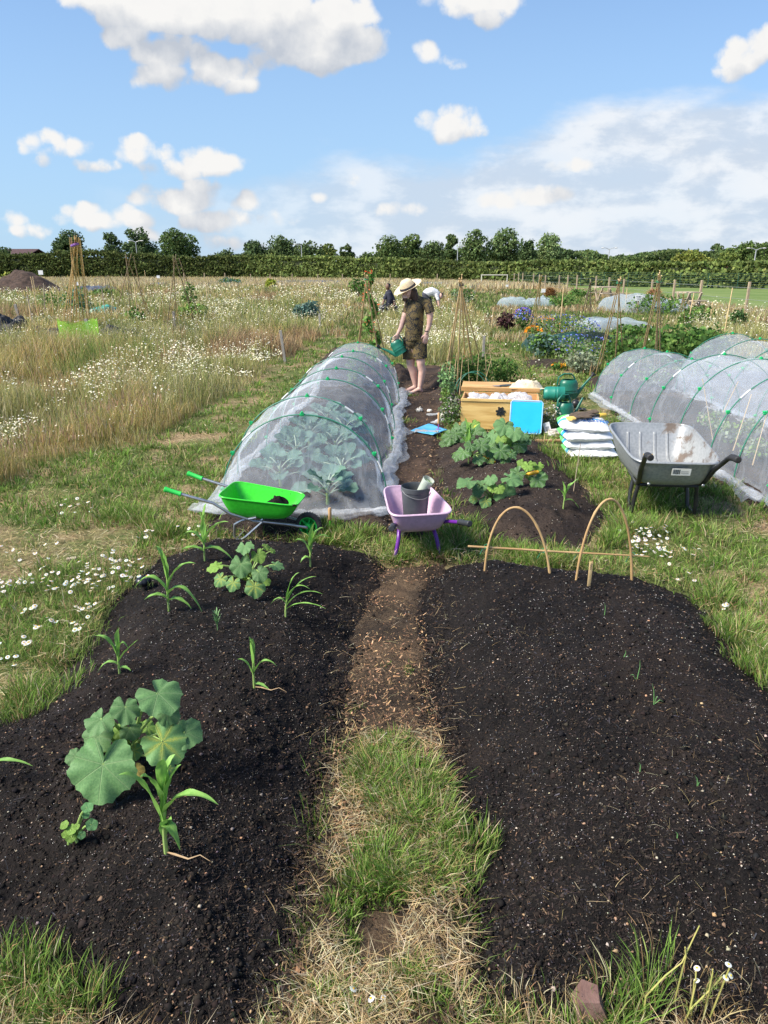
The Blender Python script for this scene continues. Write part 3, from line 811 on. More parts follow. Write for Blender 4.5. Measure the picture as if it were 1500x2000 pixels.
B.build('rough_grass', GRASS, kind='stuff', label='rough grass between the far plots and pale golden grass before the hedge', cat='rough grass')
# daisies: a white face of petals around a yellow button
def flower_heads(P, r, white, yellow, tiltv, n_pet=9, detail=True):
    n = len(P); a0 = rng.uniform(0, 6.28, n); tx = rng.normal(0, tiltv, n); ty = rng.normal(-0.12, tiltv, n)
    nrm = np.stack([tx, ty, np.ones(n)], 1); nrm /= np.linalg.norm(nrm, axis=1)[:, None]
    u = np.cross(nrm, np.array([0, 1, 0.01])); u /= np.linalg.norm(u, axis=1)[:, None]; v = np.cross(nrm, u)
    if not detail:
        V = np.stack([P + (u * math.cos(k * math.pi / 3) + v * math.sin(k * math.pi / 3)) * r[:, None] for k in range(6)], 1).reshape(-1, 3)
        o = np.arange(n)[:, None] * 6
        return [(V, [o + np.array([[0, 1, 2, 3, 4, 5]])], np.repeat(white, 6, 0))]
    res = []; per = n_pet * 3 + 1
    pts = [P]
    for k in range(n_pet):
        for da, rr, dz in ((-0.24, 1, -0.22), (0.24, 1, -0.22)):
            a = a0 + 2 * math.pi * k / n_pet + da
            pts.append(P + (u * np.cos(a)[:, None] + v * np.sin(a)[:, None]) * r[:, None] * rr + nrm * r[:, None] * dz)
    V = np.stack(pts, 1).reshape(-1, 3); o = np.arange(n)[:, None] * (1 + 2 * n_pet)
    F = np.vstack([o + np.array([[0, 1 + 2 * k, 2 + 2 * k]]) for k in range(n_pet)])
    res.append((V, [F], np.repeat(white, 1 + 2 * n_pet, 0)))
    pts = [P + nrm * r[:, None] * 0.28]
    for k in range(6):
        a = k * math.pi / 3
        pts.append(P + (u * math.cos(a) + v * math.sin(a)) * r[:, None] * 0.36 + nrm * r[:, None] * 0.04)
    V = np.stack(pts, 1).reshape(-1, 3); o = np.arange(n)[:, None] * 7
    F = np.vstack([o + np.array([[0, 1 + k, 1 + (k + 1) % 6]]) for k in range(6)])
    res.append((V, [F], np.repeat(yellow, 7, 0)))
    return res
B = Bulk()
WHITE = [(0.85, 0.83, 0.70), (0.80, 0.76, 0.58), (0.82, 0.75, 0.50)]
def daisy_field(n, r0, r1, cond, hf, rad):
    x, y = polar(n, r0, r1); k = cond(x, y); x, y = x[k], y[k]; m = len(x); r = np.hypot(x, y)
    h = hf * CL_(x, y) * rng.uniform(0.55, 1.0, m)
    P = np.stack([x, y, h], 1)
    for it in flower_heads(P, rad * np.clip(r / 9, 0.85, 6) * rng.uniform(0.6, 1.2, m), pal(m, WHITE, 0.08), pal(m, [(0.6, 0.4, 0.03)]), 0.45, detail=False): B.add(*it)
daisy_field(90000, 4.2, 16, lambda x, y: in_meadow(x, y, 0.05) & (patch(x, y) == 1) & (fbm(x * 2.2, y * 1.6, 3, 411) > 0.53), 0.40, 0.0098)
daisy_field(6000, 3.6, 16, lambda x, y: in_meadow(x, y, 0.05) & (fbm(x * 3, y * 2.5, 2, 431) > 0.58), 0.42, 0.008)
daisy_field(80000, 12, 70, lambda x, y: in_meadow(x, y) & (patch(x, y) == 1) & (y < 60) & (fbm(x * 1.1, y * 0.7, 3, 421) > 0.40), 0.42, 0.0068)
daisy_field(2600, 7, 30, lambda x, y: (sdf(PLOTS, x, y) > 0) | ((x > 1) & lawn(x, y) & (fbm(x, y, 2, 43) > 0.62)), 0.14, 0.009)
DAISY = leafmat('petals', 0.25, 0.7, 0.1)
B.build('meadow_daisies', DAISY, kind='stuff', label='haze of small white daisies flowering over the meadow plots', cat='wild flowers')
# near daisies on the path edge, each with a real flower face and a stalk
B = Bulk()
def daisy_group(px, py, n, spx, spy, h=0.08, r=0.012):
    P = []
    for _ in range(n):
        s = S(px + rng.normal(0, spx), py + rng.normal(0, spy))
        P.append((s.x, s.y, s.z + h * rng.uniform(0.35, 1.1)))
    P = np.array(P); m = len(P)
    for it in flower_heads(P, r * rng.uniform(0.75, 1.15, m), pal(m, [(0.8, 0.8, 0.78)], 0.04), pal(m, [(0.72, 0.42, 0.02)], 0.1), 0.35, 11): B.add(*it)
    base = P.copy(); base[:, 2] = Zs(P[:, 0], P[:, 1])
    hh = P[:, 2] - base[:, 2]
    V, Q, T3, C = blades(base, hh, np.full(m, 0.0022), rng.uniform(0, 6.28, m), np.full(m, 0.004), pal(m, [(0.16, 0.22, 0.06)]), None, 2, 0)
    B.add(V, [Q, T3], C)
    mm = m * 14; i = rng.integers(0, m, mm)
    bb = base[i] + np.stack([rng.normal(0, 0.02, mm), rng.normal(0, 0.02, mm), rng.uniform(0, 0.5, mm) * hh[i]], 1)
    V, Q, T3, C = blades(bb, rng.uniform(0.01, 0.035, mm), np.full(mm, 0.0018), rng.uniform(0, 6.28, mm), rng.uniform(0.005, 0.02, mm), pal(mm, [(0.10, 0.17, 0.04), (0.16, 0.22, 0.07)]), None, 2)
    B.add(V, [Q, T3], C)
for a in [(190,1135,34,36,12),(150,1155,22,40,10),(60,1150,16,38,12),(230,1110,14,24,7),(85,1215,9,22,9),(150,1205,8,22,8),(155,1240,6,15,8),(40,1275,7,20,6),(75,1245,2,5,3),(15,1160,8,14,10),(130,1000,7,16,10),(170,1000,4,10,8),(60,1095,10,30,12),(20,1310,5,15,5),(285,1055,8,14,5),(375,1055,8,16,4),(400,1050,4,8,4),(270,1150,5,12,4),
          (1275,1085,26,26,11),(1250,1060,14,20,8),(1290,1050,10,20,5),(1310,1100,9,16,8),(1340,1145,3,8,3),(1240,1070,8,10,8),(1350,1090,4,12,4),(1415,1205,3,6,3),(1060,745,20,25,8),(1250,1050,8,30,6),
          (712,1970,4,18,12,.05,.009)]:
    daisy_group(*(a if len(a) > 6 else a[:5]))
B.build('path_daisies', DAISY, kind='stuff', label='open white daisies with yellow eyes in the short grass of the path edges', cat='daisies')
# ------------------------------------------------------------------ hedge and trees
TREE = leafmat('tree_leaf', 0.25, 0.75, 0.1)
BARK = pm('bark', (0.09, 0.065, 0.045), (0.05, 0.038, 0.03), 6, 0.9, 0.4)
def leaf_cards(P, size, C, upb=0.3, out=None):
    """small leaf clumps, one bent face each"""
    n = len(P); nr = rng.normal(0, 1, (n, 3)); nr[:, 2] += upb
    if out is not None: nr += out * 1.0
    nr /= np.linalg.norm(nr, axis=1)[:, None]
    t = rng.normal(0, 1, (n, 3)); u = np.cross(nr, t); u /= np.linalg.norm(u, axis=1)[:, None]; v = np.cross(nr, u)
    s = size[:, None]; k = rng.uniform(0.5, 0.9, (n, 1))
    V = np.stack([P - u * s, P - v * s * k + nr * s * 0.2, P + u * s, P + v * s * k], 1).reshape(-1, 3)
    return V, np.arange(n * 4).reshape(n, 4), np.repeat(C, 4, 0)
hp = np.array([(-135, 120), (-60, 118), (-20, 112), (2, 98), (14, 81), (34, 61), (66, 36)], float)
hh_ = np.array([4.2, 3.8, 3.1, 2.5, 2.1, 2.0, 2.0])
seg = np.hypot(*np.diff(hp, axis=0).T); cum = np.concatenate([[0], np.cumsum(seg)])
def hedge_at(s):
    x = np.interp(s, cum, hp[:, 0]); y = np.interp(s, cum, hp[:, 1]); h = np.interp(s, cum, hh_)
    return x, y, h
hr = empty('hedge', (0, 100, 0), 0, 'long dark green clipped hedge closing off the field under the trees', 'hedge')
n = 85000
s = rng.uniform(0, cum[-1], n); x, y, h = hedge_at(s)
h = h * (0.80 + 0.42 * fbm(s * 0.10, s * 0 + 3, 4, 501)) * (1 + 0.10 * (fbm(s * 0.9, s * 0, 3, 511) - 0.5))
tt = rng.uniform(0, 1, n)
side = rng.uniform(0, 1, n) < 0.72
bulge = (fbm(s * 0.35, tt * 2.0, 3, 521) - 0.5) * 1.6
px_ = np.where(side, rng.uniform(-1.5, -0.9, n) - bulge * 0.8 + 0.9 * tt ** 3, rng.uniform(-1.0, 1.2, n))
pz = np.where(side, h * tt, h * (1 + 0.05 * rng.normal(0, 1, n)))
dx = np.interp(s + 1, cum, hp[:, 0]) - np.interp(s - 1, cum, hp[:, 0]); dy = np.interp(s + 1, cum, hp[:, 1]) - np.interp(s - 1, cum, hp[:, 1])
L = np.hypot(dx, dy) + 1e-9; nx, ny = -dy / L, dx / L
P = np.stack([x + nx * px_, y + ny * px_, pz], 1)
C = pal(n, [(0.090, 0.130, 0.042), (0.115, 0.155, 0.050), (0.068, 0.10, 0.034)], 0.22)
yel = fbm(s * 0.06, s * 0 + 8, 3, 531)[:, None]; C = C * (0.85 + 0.7 * smooth((yel - 0.45) / 0.25)) * np.array([1.08, 1.0, 0.9])
out = np.stack([-nx, -ny, np.full(n, 0.2)], 1)
V, F, CC = leaf_cards(P, rng.uniform(0.11, 0.24, n), C, 0.3, out * 0.4)
ob = place('foliage', fast_mesh('foliage', V - np.array([0, 100, 0]), [F], CC), TREE, hr)
mb = MB(); rings = []
for s_ in np.arange(0, cum[-1] + 1, 4):
    x, y, h = [float(q) for q in hedge_at(min(s_, cum[-1]))]
    s2 = min(s_ + 1, cum[-1]); x2, y2, _ = [float(q) for q in hedge_at(s2)]
    if s2 == min(s_, cum[-1]): x2, y2 = x + 0.8, y - 0.6
    d = Vector((x2 - x, y2 - y, 0)).normalized(); nn_ = Vector((-d.y, d.x, 0)); hh = h * (0.80 + 0.30 * float(fbm(s_ * 0.10, 3.0, 4, 501))); c = Vector((x, y - 100, 0))
    rings.append([c - nn_ * 0.85, c - nn_ * 0.7 + Vector((0, 0, hh * 0.9)), c + nn_ * 0.7 + Vector((0, 0, hh * 0.9)), c + nn_ * 0.85])
mb.loft(rings, close=True, cap0=True, cap1=True)
mb.build('branch_core', pm('hedge_core', (0.018, 0.026, 0.010), (0.03, 0.04, 0.015), 2, 1.0), hr, False)

def tree(px, top, wpx, Yd, label, lobes=9, tint=(1, 1, 1), dens=1.0, base=None, round_=1.0, group='trees beyond the hedge', gaps=0.0, name='tree'):
    c = D(px, 520, Yd); topz = D(px, top, Yd).z; W = wpx * Yd / FPX; x0 = c.x
    Ht = topz
    root = empty(name, (x0, Yd, 0), 0, label, 'tree', group)
    cb = Ht * 0.16; hc = (Ht - cb)
    n = int(4200 * dens * max(0.5, min(2.2, (W * hc) / 40)))
    lc = []
    for i in range(lobes):
        a = random.uniform(0, 6.28); f = random.random()
        zc = cb + hc * (0.20 + 0.72 * f); w = 0.5 * W * math.sqrt(max(0.08, 1 - (2 * (zc - cb) / hc - 0.85) ** 2 * 0.75))
        rr = random.uniform(0.11, 0.31) * min(W, hc * 1.1)
        q = max(0, w - rr * 0.8) * math.sqrt(random.random()) if random.random() < 0.4 else max(0, w - rr * 0.9)
        lc.append((math.cos(a) * q, math.sin(a) * q, min(zc, Ht - rr * 0.75), rr))
    lc.append((0, 0, Ht - 0.24 * min(W, hc), 0.24 * min(W, hc))); lc.append((0, 0, cb + hc * 0.45, 0.36 * min(W, hc)))
    lc = np.array(lc); wts = lc[:, 3] ** 2; wts /= wts.sum()
    i = rng.choice(len(lc), n, p=wts); d = rng.normal(0, 1, (n, 3)); d /= np.linalg.norm(d, axis=1)[:, None]
    rad = lc[i, 3] * np.where(rng.uniform(0, 1, n) < 0.75, rng.uniform(0.78, 1.12, n), rng.uniform(0.2, 0.9, n))
    P = lc[i, :3] + d * rad[:, None] * np.array([1, 1, 0.85])
    P += (np.stack([fbm(P[:, 1] * 2, P[:, 2] * 2, 2, 71), fbm(P[:, 0] * 2, P[:, 2] * 2, 2, 72), fbm(P[:, 0] * 2, P[:, 1] * 2, 2, 73)], 1) - 0.5) * 0.9
    if gaps: 
        kk = fbm(P[:, 0] * 1.1 + px, P[:, 2] * 1.1, 3, 81) > gaps; P = P[kk]; d = d[kk]
    n = len(P)
    C = pal(n, [(0.10, 0.15, 0.055), (0.135, 0.185, 0.07), (0.075, 0.115, 0.045)], 0.2) * np.array(tint)
    V, F, CC = leaf_cards(P, rng.uniform(0.11, 0.24, n) * max(0.8, Yd / 120), C, 0.25, d * 0.8)
    place('crown', fast_mesh('crown', V, [F], CC), TREE, root)
    mb = MB(); r0 = max(0.12, W * 0.03)
    mb.tube([(0, 0, 0), (0.05, 0, cb), (0.0, 0.05, cb + hc * 0.45), (0.05, 0, cb + hc * 0.8)], [r0 * 1.3, r0, r0 * 0.6, r0 * 0.2], 8)
    for q in lc[:7]:
        mb.tube([(0, 0, cb * 0.9 + 0.1 * q[2]), (q[0] * 0.5, q[1] * 0.5, cb + (q[2] - cb) * 0.6), tuple(q[:3])], [r0 * 0.55, r0 * 0.35, r0 * 0.1], 5)
    mb.build('trunk', BARK, root)
    return root
DK, MD, LT, GY = (0.85, 0.9, 0.95), (1, 1, 1), (1.5, 1.35, 1.05), (1.5, 1.5, 1.7)
for a in [
 (145,453,66,128,'small round dark tree behind the tall bundle of canes at the left',9,DK,1.2),
 (224,456,46,130,'narrow tree just left of the tallest left-hand tree above the hedge',8,DK,1.1),
 (277,443,64,130,'tallest of the left-hand trees, dark and rounded, behind a lamp post',11,DK,1.2),
 (349,448,76,126,'broad isolated mid green tree right of the tallest left-hand tree',11,(1,1.05,0.9),1.2),
 (499,470,48,134,'dark green tree at the left end of the central clump, left of the lamp post',8,DK,1.1),
 (553,463,62,136,'broad dark tree between the left end of the central clump and the lamp post',10,MD,1.1),
 (606,470,56,134,'leafy tree directly behind the central lamp post',9,MD,1.1),
 (640,478,40,138,'low tree at the right end of the central clump above the hedge',8,LT,1),
 (679,478,30,140,'small lone bushy tree in the gap right of the central clump',7,MD,1),
 (762,463,66,132,'wide loose tree above the tripod with red flowered beans',10,(1.15,1.15,1),1.1),
 (805,461,56,136,'tree with an uneven top above the straw hatted person',10,(1.2,1.2,1.05),1.0),
 (845,474,56,134,'bushy tree between the hatted person and the cane pyramid',9,MD,1.0),
 (880,459,30,140,'slim upright tree left of the lamp post above the cane pyramid',7,(1.25,1.25,1.2),.9),
 (926,448,56,134,'tall airy tree right of the lamp post behind the brown roof',11,(1.25,1.25,1.2),1.0),
 (985,449,70,136,'largest grey green tree of the central right row',12,(1.4,1.4,1.45),1.0),
 (1030,470,44,132,'dark lower tree between the two grey green trees',8,DK,1.1),
 (1071,458,56,134,'pale silvery grey tree at the right end of the tall row',10,(2.0,1.9,2.1),.8),
 (1108,492,72,130,'low dark bushy tree right of the silvery tree',9,DK,1.2),
 (1166,503,26,150,'tiny round distant tree left of the double headed lamp post',6,DK,1),
 (1213,499,50,140,'small dark tree just right of the double headed lamp post',8,DK,1),
 (1246,501,52,132,'mid green tree left of the yellowish tree behind the hedge',8,MD,1),
 (1295,502,70,128,'low broad tree behind the small red roof',9,(1.1,1.1,0.9),1),
 (1352,490,78,112,'wide yellowish green tree above the right part of the hedge',11,(2.0,1.6,1.0),1.2),
 (1394,477,32,135,'small dark dome shaped tree rising over the yellowish tree',7,DK,1.2),
 (1420,494,50,110,'olive green tree below the dark dome shaped tree',9,(1.5,1.35,0.9),1.1),
 (1450,476,80,118,'large tree at the right behind the double headed lamp post',11,(1.0,1.05,0.8),1.2),
 (1500,475,80,112,'dark tree cut by the right edge of the photo',11,(1.0,1.05,0.8),1.2),
 (12,482,40,125,'small tree at the far left over the hedge',7,DK,1),
 (440,490,60,128,'low bush like tree between the isolated tree and the central clump',8,MD,1.1),
 (715,495,50,128,'low scrubby tree left of the red flowered beans above the hedge',8,MD,1.1),
 ]:
    tree(*a, gaps=0.28 if a[5] > 8 else 0.2)

# thick scrub between and behind the trees
n = 42000; px_ = np.where(rng.uniform(0, 1, n) < .45, rng.uniform(1120, 1720, n), np.where(rng.uniform(0, 1, n) < .3, rng.uniform(470, 640, n), rng.uniform(725, 1120, n)))
Yt = np.where(px_ > 1120, 118, 142) + rng.uniform(0, 6, n); xx = (px_ - 750) * Yt / FPX
topy = np.interp(px_, [470, 520, 640, 725, 780, 1100, 1180, 1280, 1400, 1500, 1720], [500, 488, 503, 506, 488, 497, 508, 500, 490, 480, 476])
Ht = CAM_H + Yt * (522 - topy) / FPX * 1.0; Ht = Ht * (0.80 + 0.5 * (fbm(xx * .22, xx * 0 + 2, 4, 907)))
zt_ = Ht * rng.uniform(0.15, 1, n) ** .6
P = np.stack([xx, Yt - 100 + (fbm(xx * .5, zt_ * .8, 3, 911) - .5) * 6, zt_], 1)
C = pal(n, [(0.085, 0.13, 0.045), (0.115, 0.16, 0.055), (0.06, 0.095, 0.036)], .2) * (0.75 + 0.8 * fbm(xx * .12, xx * 0 + 7, 3, 913))[:, None]
V, F, CC = leaf_cards(P, rng.uniform(.14, .30, n), C, .3, np.array([[0, -.6, .3]]))
tag(place('woodland', fast_mesh('woodland', V, [F], CC), TREE, None, (0, 100, 0)), 'soft mass of scrub and distant woodland behind the hedge', 'woodland', kind='stuff')

# lamp posts
LAMP = pm('lamp_metal', (0.42, 0.44, 0.45), None, rough=0.5, metal=0.3)
def lamp(px, top, Yd, arms, label, r=0.09):
    b = D(px, 520, Yd); h = D(px, top, Yd).z
    o = empty('street_lamp', (b.x, Yd, 0), 0, label, 'street lamp', 'street lamps beyond the hedge')
    MB().tube([(0, 0, 0), (0, 0, h * 0.3), (0, 0, h)], [r * 1.4, r, r * 0.7], 8).build('pole', LAMP, o)
    for s in arms:
        mb = MB().tube([(0, 0, h - 0.1), (s * 0.5, 0, h + 0.12), (s * 0.9, 0, h + 0.15)], r * 0.5, 6)
        mb.build('arm', LAMP, o)
        MB().ell((s * 1.0, 0, h + 0.14), (0.26, 0.10, 0.07), 10, 6).build('lamp_head', pm('lamp_glass', (0.6, 0.6, 0.58), rough=0.3), o)
lamp(270, 472, 122, (1, -1), 'lamp post in front of the tallest left-hand tree')
lamp(590, 479, 125, (-1,), 'lamp post in the middle of the central clump of trees')
lamp(893, 483, 122, (1,), 'slim lamp post above the cane pyramid with one arm')
lamp(1187, 486, 115, (1, -1), 'double headed lamp post alone against the sky')
lamp(1472, 487, 95, (1, -1), 'double headed lamp post before the large tree at the right')

# houses
def house(px, ytop, ybase, wpx, Yd, roofc, wallc, label, gable=False):
    c = D(px, 520, Yd); zt = D(px, ytop, Yd).z; ze = D(px, ybase, Yd).z; W = wpx * Yd / FPX; dep = 7.0
    o = empty('house', (c.x, Yd + dep / 2, 0), 0, label, 'house', 'houses beyond the hedge')
    wm = MB().box((0, 0, ze / 2), (W, dep, ze))
    if gable: wm.add([(-W / 2, -dep / 2, ze), (W / 2, -dep / 2, ze), (0, -dep / 2, zt - .1), (-W / 2, dep / 2, ze), (W / 2, dep / 2, ze), (0, dep / 2, zt - .1)], [(0, 1, 2), (3, 5, 4)])
    wm.build('wall', pm('wall_' + wallc[0], wallc[1], rough=0.9), o, False)
    rm = MB(); e = 0.35
    if gable:
        for s in (-1, 1): rm.add([(s * (W / 2 + e), -dep / 2 - e, ze - .2), (0, -dep / 2 - e, zt), (0, dep / 2 + e, zt), (s * (W / 2 + e), dep / 2 + e, ze - .2), (s * (W / 2 + e), -dep / 2 - e, ze - .05), (0, -dep / 2 - e, zt + .18), (0, dep / 2 + e, zt + .18), (s * (W / 2 + e), dep / 2 + e, ze - .05)], [(0, 1, 2, 3), (7, 6, 5, 4), (0, 4, 5, 1), (3, 2, 6, 7), (0, 3, 7, 4)])
    else:
        for s in (-1, 1): rm.add([(-W / 2 - e, s * (dep / 2 + e), ze - .15), (W / 2 + e, s * (dep / 2 + e), ze - .15), (W / 2 + e, 0, zt), (-W / 2 - e, 0, zt), (-W / 2 - e, s * (dep / 2 + e), ze), (W / 2 + e, s * (dep / 2 + e), ze), (W / 2 + e, 0, zt + .15), (-W / 2 - e, 0, zt + .15)], [(0, 1, 2, 3), (7, 6, 5, 4), (0, 4, 5, 1), (1, 5, 6, 2), (0, 3, 7, 4)])
    rm.build('roof', pm('roof_' + roofc[0], roofc[1], (roofc[1][0] * .7, roofc[1][1] * .7, roofc[1][2] * .7), 3, 0.85), o, False)
    return o
house(921, 514, 523, 46, 118, ('brown', (0.10, 0.055, 0.045)), ('brick', (0.22, 0.12, 0.08)), 'house with a long brown roof right of the slim lamp post')
house(1310, 521, 532, 30, 90, ('red', (0.20, 0.075, 0.05)), ('brick', (0.22, 0.12, 0.08)), 'red roofed house half hidden by the hedge right of the white sign')
house(1447, 517, 524, 26, 78, ('red', (0.20, 0.075, 0.05)), ('cream', (0.6, 0.55, 0.45)), 'house with a pale gable and red roof left of the right lamp post', True)
house(28, 487, 497, 58, 130, ('dark', (0.08, 0.04, 0.038)), ('brick', (0.22, 0.12, 0.08)), 'dark roofed house at the far left behind the hedge')
# white caravan behind the hedge
Yd = 84; c = D(1125, 530, Yd)
o = empty('caravan', (c.x, Yd + 1, 0), R(8), 'white caravan with an orange band just showing over the hedge', 'caravan')
zt = D(1125, 524, Yd).z + 0.2
MB().box((0, 0, (zt + 0.5) / 2), (4.6, 2.0, zt - 0.5), bevel=0.18).build('body', pm('caravan_white', (0.7, 0.7, 0.68), rough=0.4), o)
MB().box((0.6, -1.01, zt - 0.55), (3.0, 0.03, 0.3)).build('side_band', pm('caravan_orange', (0.5, 0.16, 0.05), rough=0.5), o, False)
MB().box((0, -1.01, zt - 0.95), (1.0, 0.03, 0.4)).build('window', pm('dark_glass', (0.03, 0.035, 0.04), rough=0.1), o, False)
for sx in (-0.5, 0.5): MB().lathe([(0.02, -1), (0.32, -1), (0.32, -0.8), (0.02, -0.8)], 16, Matrix.Translation((sx, 0, 0.32)) @ Matrix.Rotation(R(90), 4, 'X') @ Matrix.Translation((0, 0, 1.8))).build('wheel', pm('tyre', (0.02, 0.02, 0.02), rough=0.8), o)
# ------------------------------------------------------------------ netting tunnels
def netmat(name, fac, colr=(0.70, 0.75, 0.80), fold=0.28, sc_=7.0):
    m = bpy.data.materials.new(name); m.use_nodes = True
    t = NT(m.node_tree); nt = m.node_tree
    d = t.n('ShaderNodeBsdfDiffuse'); d.inputs[0].default_value = colr + (1,)
    tl = t.n('ShaderNodeBsdfTranslucent'); tl.inputs[0].default_value = colr + (1,)
    a = t.n('ShaderNodeMixShader'); a.inputs[0].default_value = 0.45
    t.l(d.outputs[0], a.inputs[1]); t.l(tl.outputs[0], a.inputs[2])
    tr = t.n('ShaderNodeBsdfTransparent'); mx = t.n('ShaderNodeMixShader')
    co = t.n('ShaderNodeTexCoord').outputs['Object']
    mp = t.n('ShaderNodeMapping'); mp.inputs['Scale'].default_value = (1.6, 1.1, 0.35); mp.inputs['Rotation'].default_value = (0.25, 0.3, 0.2); t.l(co, mp.inputs[0])
    n1 = t.noise(mp.outputs[0], sc_, 2, 0.5, dist=0.3)
    rid = t.math('SUBTRACT', 1.0, t.math('MULTIPLY', t.math('ABSOLUTE', t.math('SUBTRACT', n1.outputs['Fac'], 0.5)), 22.0), clamp=True)
    n2 = t.noise(mp.outputs[0], 2.2, 3)
    f = t.math('ADD', fac, t.math('MULTIPLY', t.math('MULTIPLY', rid, n2.outputs['Fac']), fold), clamp=True)
    t.l(f, mx.inputs[0]); t.l(tr.outputs[0], mx.inputs[1]); t.l(a.outputs[0], mx.inputs[2])
    t.l(mx.outputs[0], nt.nodes['Material Output'].inputs[0])
    return m
NET = netmat('insect_netting', 0.25, (0.76, 0.83, 0.92), fold=0.16, sc_=5.0)
NETD = netmat('bunched_netting', 0.30, (0.78, 0.81, 0.85), 0.35, 16)
HOOPG = pm('hoop_green', (0.04, 0.20, 0.13), rough=0.45)
CLIPG = pm('clip_green', (0.01, 0.40, 0.12), rough=0.4)
SLEEVE = pm('hoop_sleeve', (0.7, 0.72, 0.72), rough=0.5)
AX = Vector((0.022, 1, 0)).normalized(); AR = Vector((AX.y, -AX.x, 0))
def tunnel(hoops, label, front=True, back=True, lskirt=0.16, rskirt=0.16, seed=1, flare=0.0, group='netting tunnels'):
    """hoops: (centre Vector on ground, half width, height), near to far"""
    c0 = hoops[0][0].copy()
    root = empty('netting_tunnel', c0, 0, label, 'netting tunnel', group)
    H = [(h[0] - c0, h[1], h[2]) for h in hoops]
    m = 14; NTH = 56; rows = []
    for i in range(len(H) - 1):
        for k in range(m + (1 if i == len(H) - 2 else 0)):
            f = k / m; sag = 1 - 0.055 * math.sin(math.pi * f) ** 0.8
            c = H[i][0].lerp(H[i + 1][0], f); W = H[i][1] * (1 - f) + H[i + 1][1] * f; h = H[i][2] * (1 - f) + H[i + 1][2] * f
            rows.append((c, W * sag, h * sag, i + f))
    def wr(a, b, s): return float(vnoise(a, b, seed * 7 + s)) - 0.5
    rings = []
    for (c, W, h, s) in rows:
        ring = []
        for j in range(9):     # left skirt from outside in
            q = 1 - j / 9; sk = lskirt * (0.7 + 0.9 * (wr(s * 3.3, 1, 1) + 0.5))
            ring.append(c - AR * (W + sk * q) + Vector((0, 0, 0.012 + 0.05 * abs(wr(s * 9, q * 6, 2)) * 2 * math.sin(math.pi * min(1, q * 1.1)))) + AX * 0.05 * wr(s * 6, q * 5, 3))
        for j in range(NTH + 1):
            a = math.pi * (1 - j / NTH)
            w_ = 1 + 0.05 * wr(s * 2.2 + 3, j * 0.16, 4) + 0.02 * wr(s * 9, j * 0.5, 5) * (1 + abs(math.cos(a)) * 1.5)
            ring.append(c + AR * (W * math.cos(a) * w_) + Vector((0, 0, max(0.015, h * math.sin(a) ** 0.92 * w_ + 0.005))))
        for j in range(1, 10):
            q = j / 9; sk = rskirt * (0.7 + 0.9 * (wr(s * 3.1, 9, 6) + 0.5))
            ring.append(c + AR * (W + sk * q) + Vector((0, 0, 0.012 + 0.06 * abs(wr(s * 9, q * 6, 7)) * 2 * math.sin(math.pi * min(1, q * 1.1)))) + AX * 0.05 * wr(s * 6, q * 5, 8))
        rings.append(ring)
    mb = MB(); mb.loft(rings, close=False)
    def cap(c, W, h, sgn, depth):
        rr = []
        for k in range(19):
            q = k / 18; ring = []
            for j in range(NTH + 1):
                a = math.pi * (1 - j / NTH); x = W * math.cos(a); s_ = math.sin(a)
                fold = 0.10 * q * (float(vnoise(x * 6.5 + 4, q * 1.2, seed + 3)) - 0.5) + 0.05 * q * (float(vnoise(x * 21, q * 2, seed + 4)) - 0.5)
                xx = x * (1 + 0.10 * q) + 0.05 * q * (float(vnoise(x * 8, q * 3, seed + 5)) - 0.5)
                if x < 0: xx -= flare * q * (abs(x) / W) ** 2
                ring.append(c + AR * xx + AX * (sgn * (depth * q ** 2.4 * (0.45 + 0.55 * s_ ** 0.5) + fold * q)) + Vector((0, 0, max(0.012, h * s_ ** 0.92 * (1 - q) ** 1.15))))
            rr.append(ring)
        mb.loft(rr, close=False)
    if front: cap(H[0][0], H[0][1], H[0][2], -1, front)
    if back: cap(H[-1][0], H[-1][1], H[-1][2], 1, back)
    mb.build('net', NET, root, angle=180)
    # bunched hems
    def hem(pts, r, nm='net_hem'):
        P = [];
        for i in range(len(pts) - 1):
            n = max(2, int((pts[i + 1] - pts[i]).length / 0.02))
            P += [pts[i].lerp(pts[i + 1], k / n) for k in range(n)]
        b = MB(); n = 14; rg = []
        for i, p in enumerate(P):
            t_ = (P[min(i + 1, len(P) - 1)] - P[max(0, i - 1)]).normalized(); sd_ = t_.cross(Vector((0, 0, 1))).normalized()
            rg.append([p + sd_ * math.cos(2 * math.pi * j / n) * r * (1.5 + 2.4 * wr(i * .13, j * .9, 11) + .5 * wr(i * .6, j, 12)) + Vector((0, 0, max(0.0, r * 0.55 + math.sin(2 * math.pi * j / n) * r * (0.8 + 1.4 * wr(i * .17, j * .8, 13) + .5 * wr(i * .7, j, 14))))) for j in range(n)])
        b.loft(rg); b.build(nm, NETD, root, angle=180)
    dz = Vector((0, 0, 0.01))
    Ls = [c - AR * (W + 0.04) + dz for c, W, h in H]; Rs = [c + AR * (W + 0.06) + dz for c, W, h in H]
    if rskirt: hem(Rs, 0.032)
    if lskirt: hem(Ls, 0.025)
    if front:
        c, W, h = H[0]
        hem([c - AR * (W * 1.08 + flare * 0.9) - AX * front * 0.45 + dz, c - AR * W * 0.5 - AX * front * 0.9 + dz, c - AX * front + dz, c + AR * W * 0.5 - AX * front + dz, c + AR * W * 1.05 - AX * front * 0.6 + dz], 0.035)
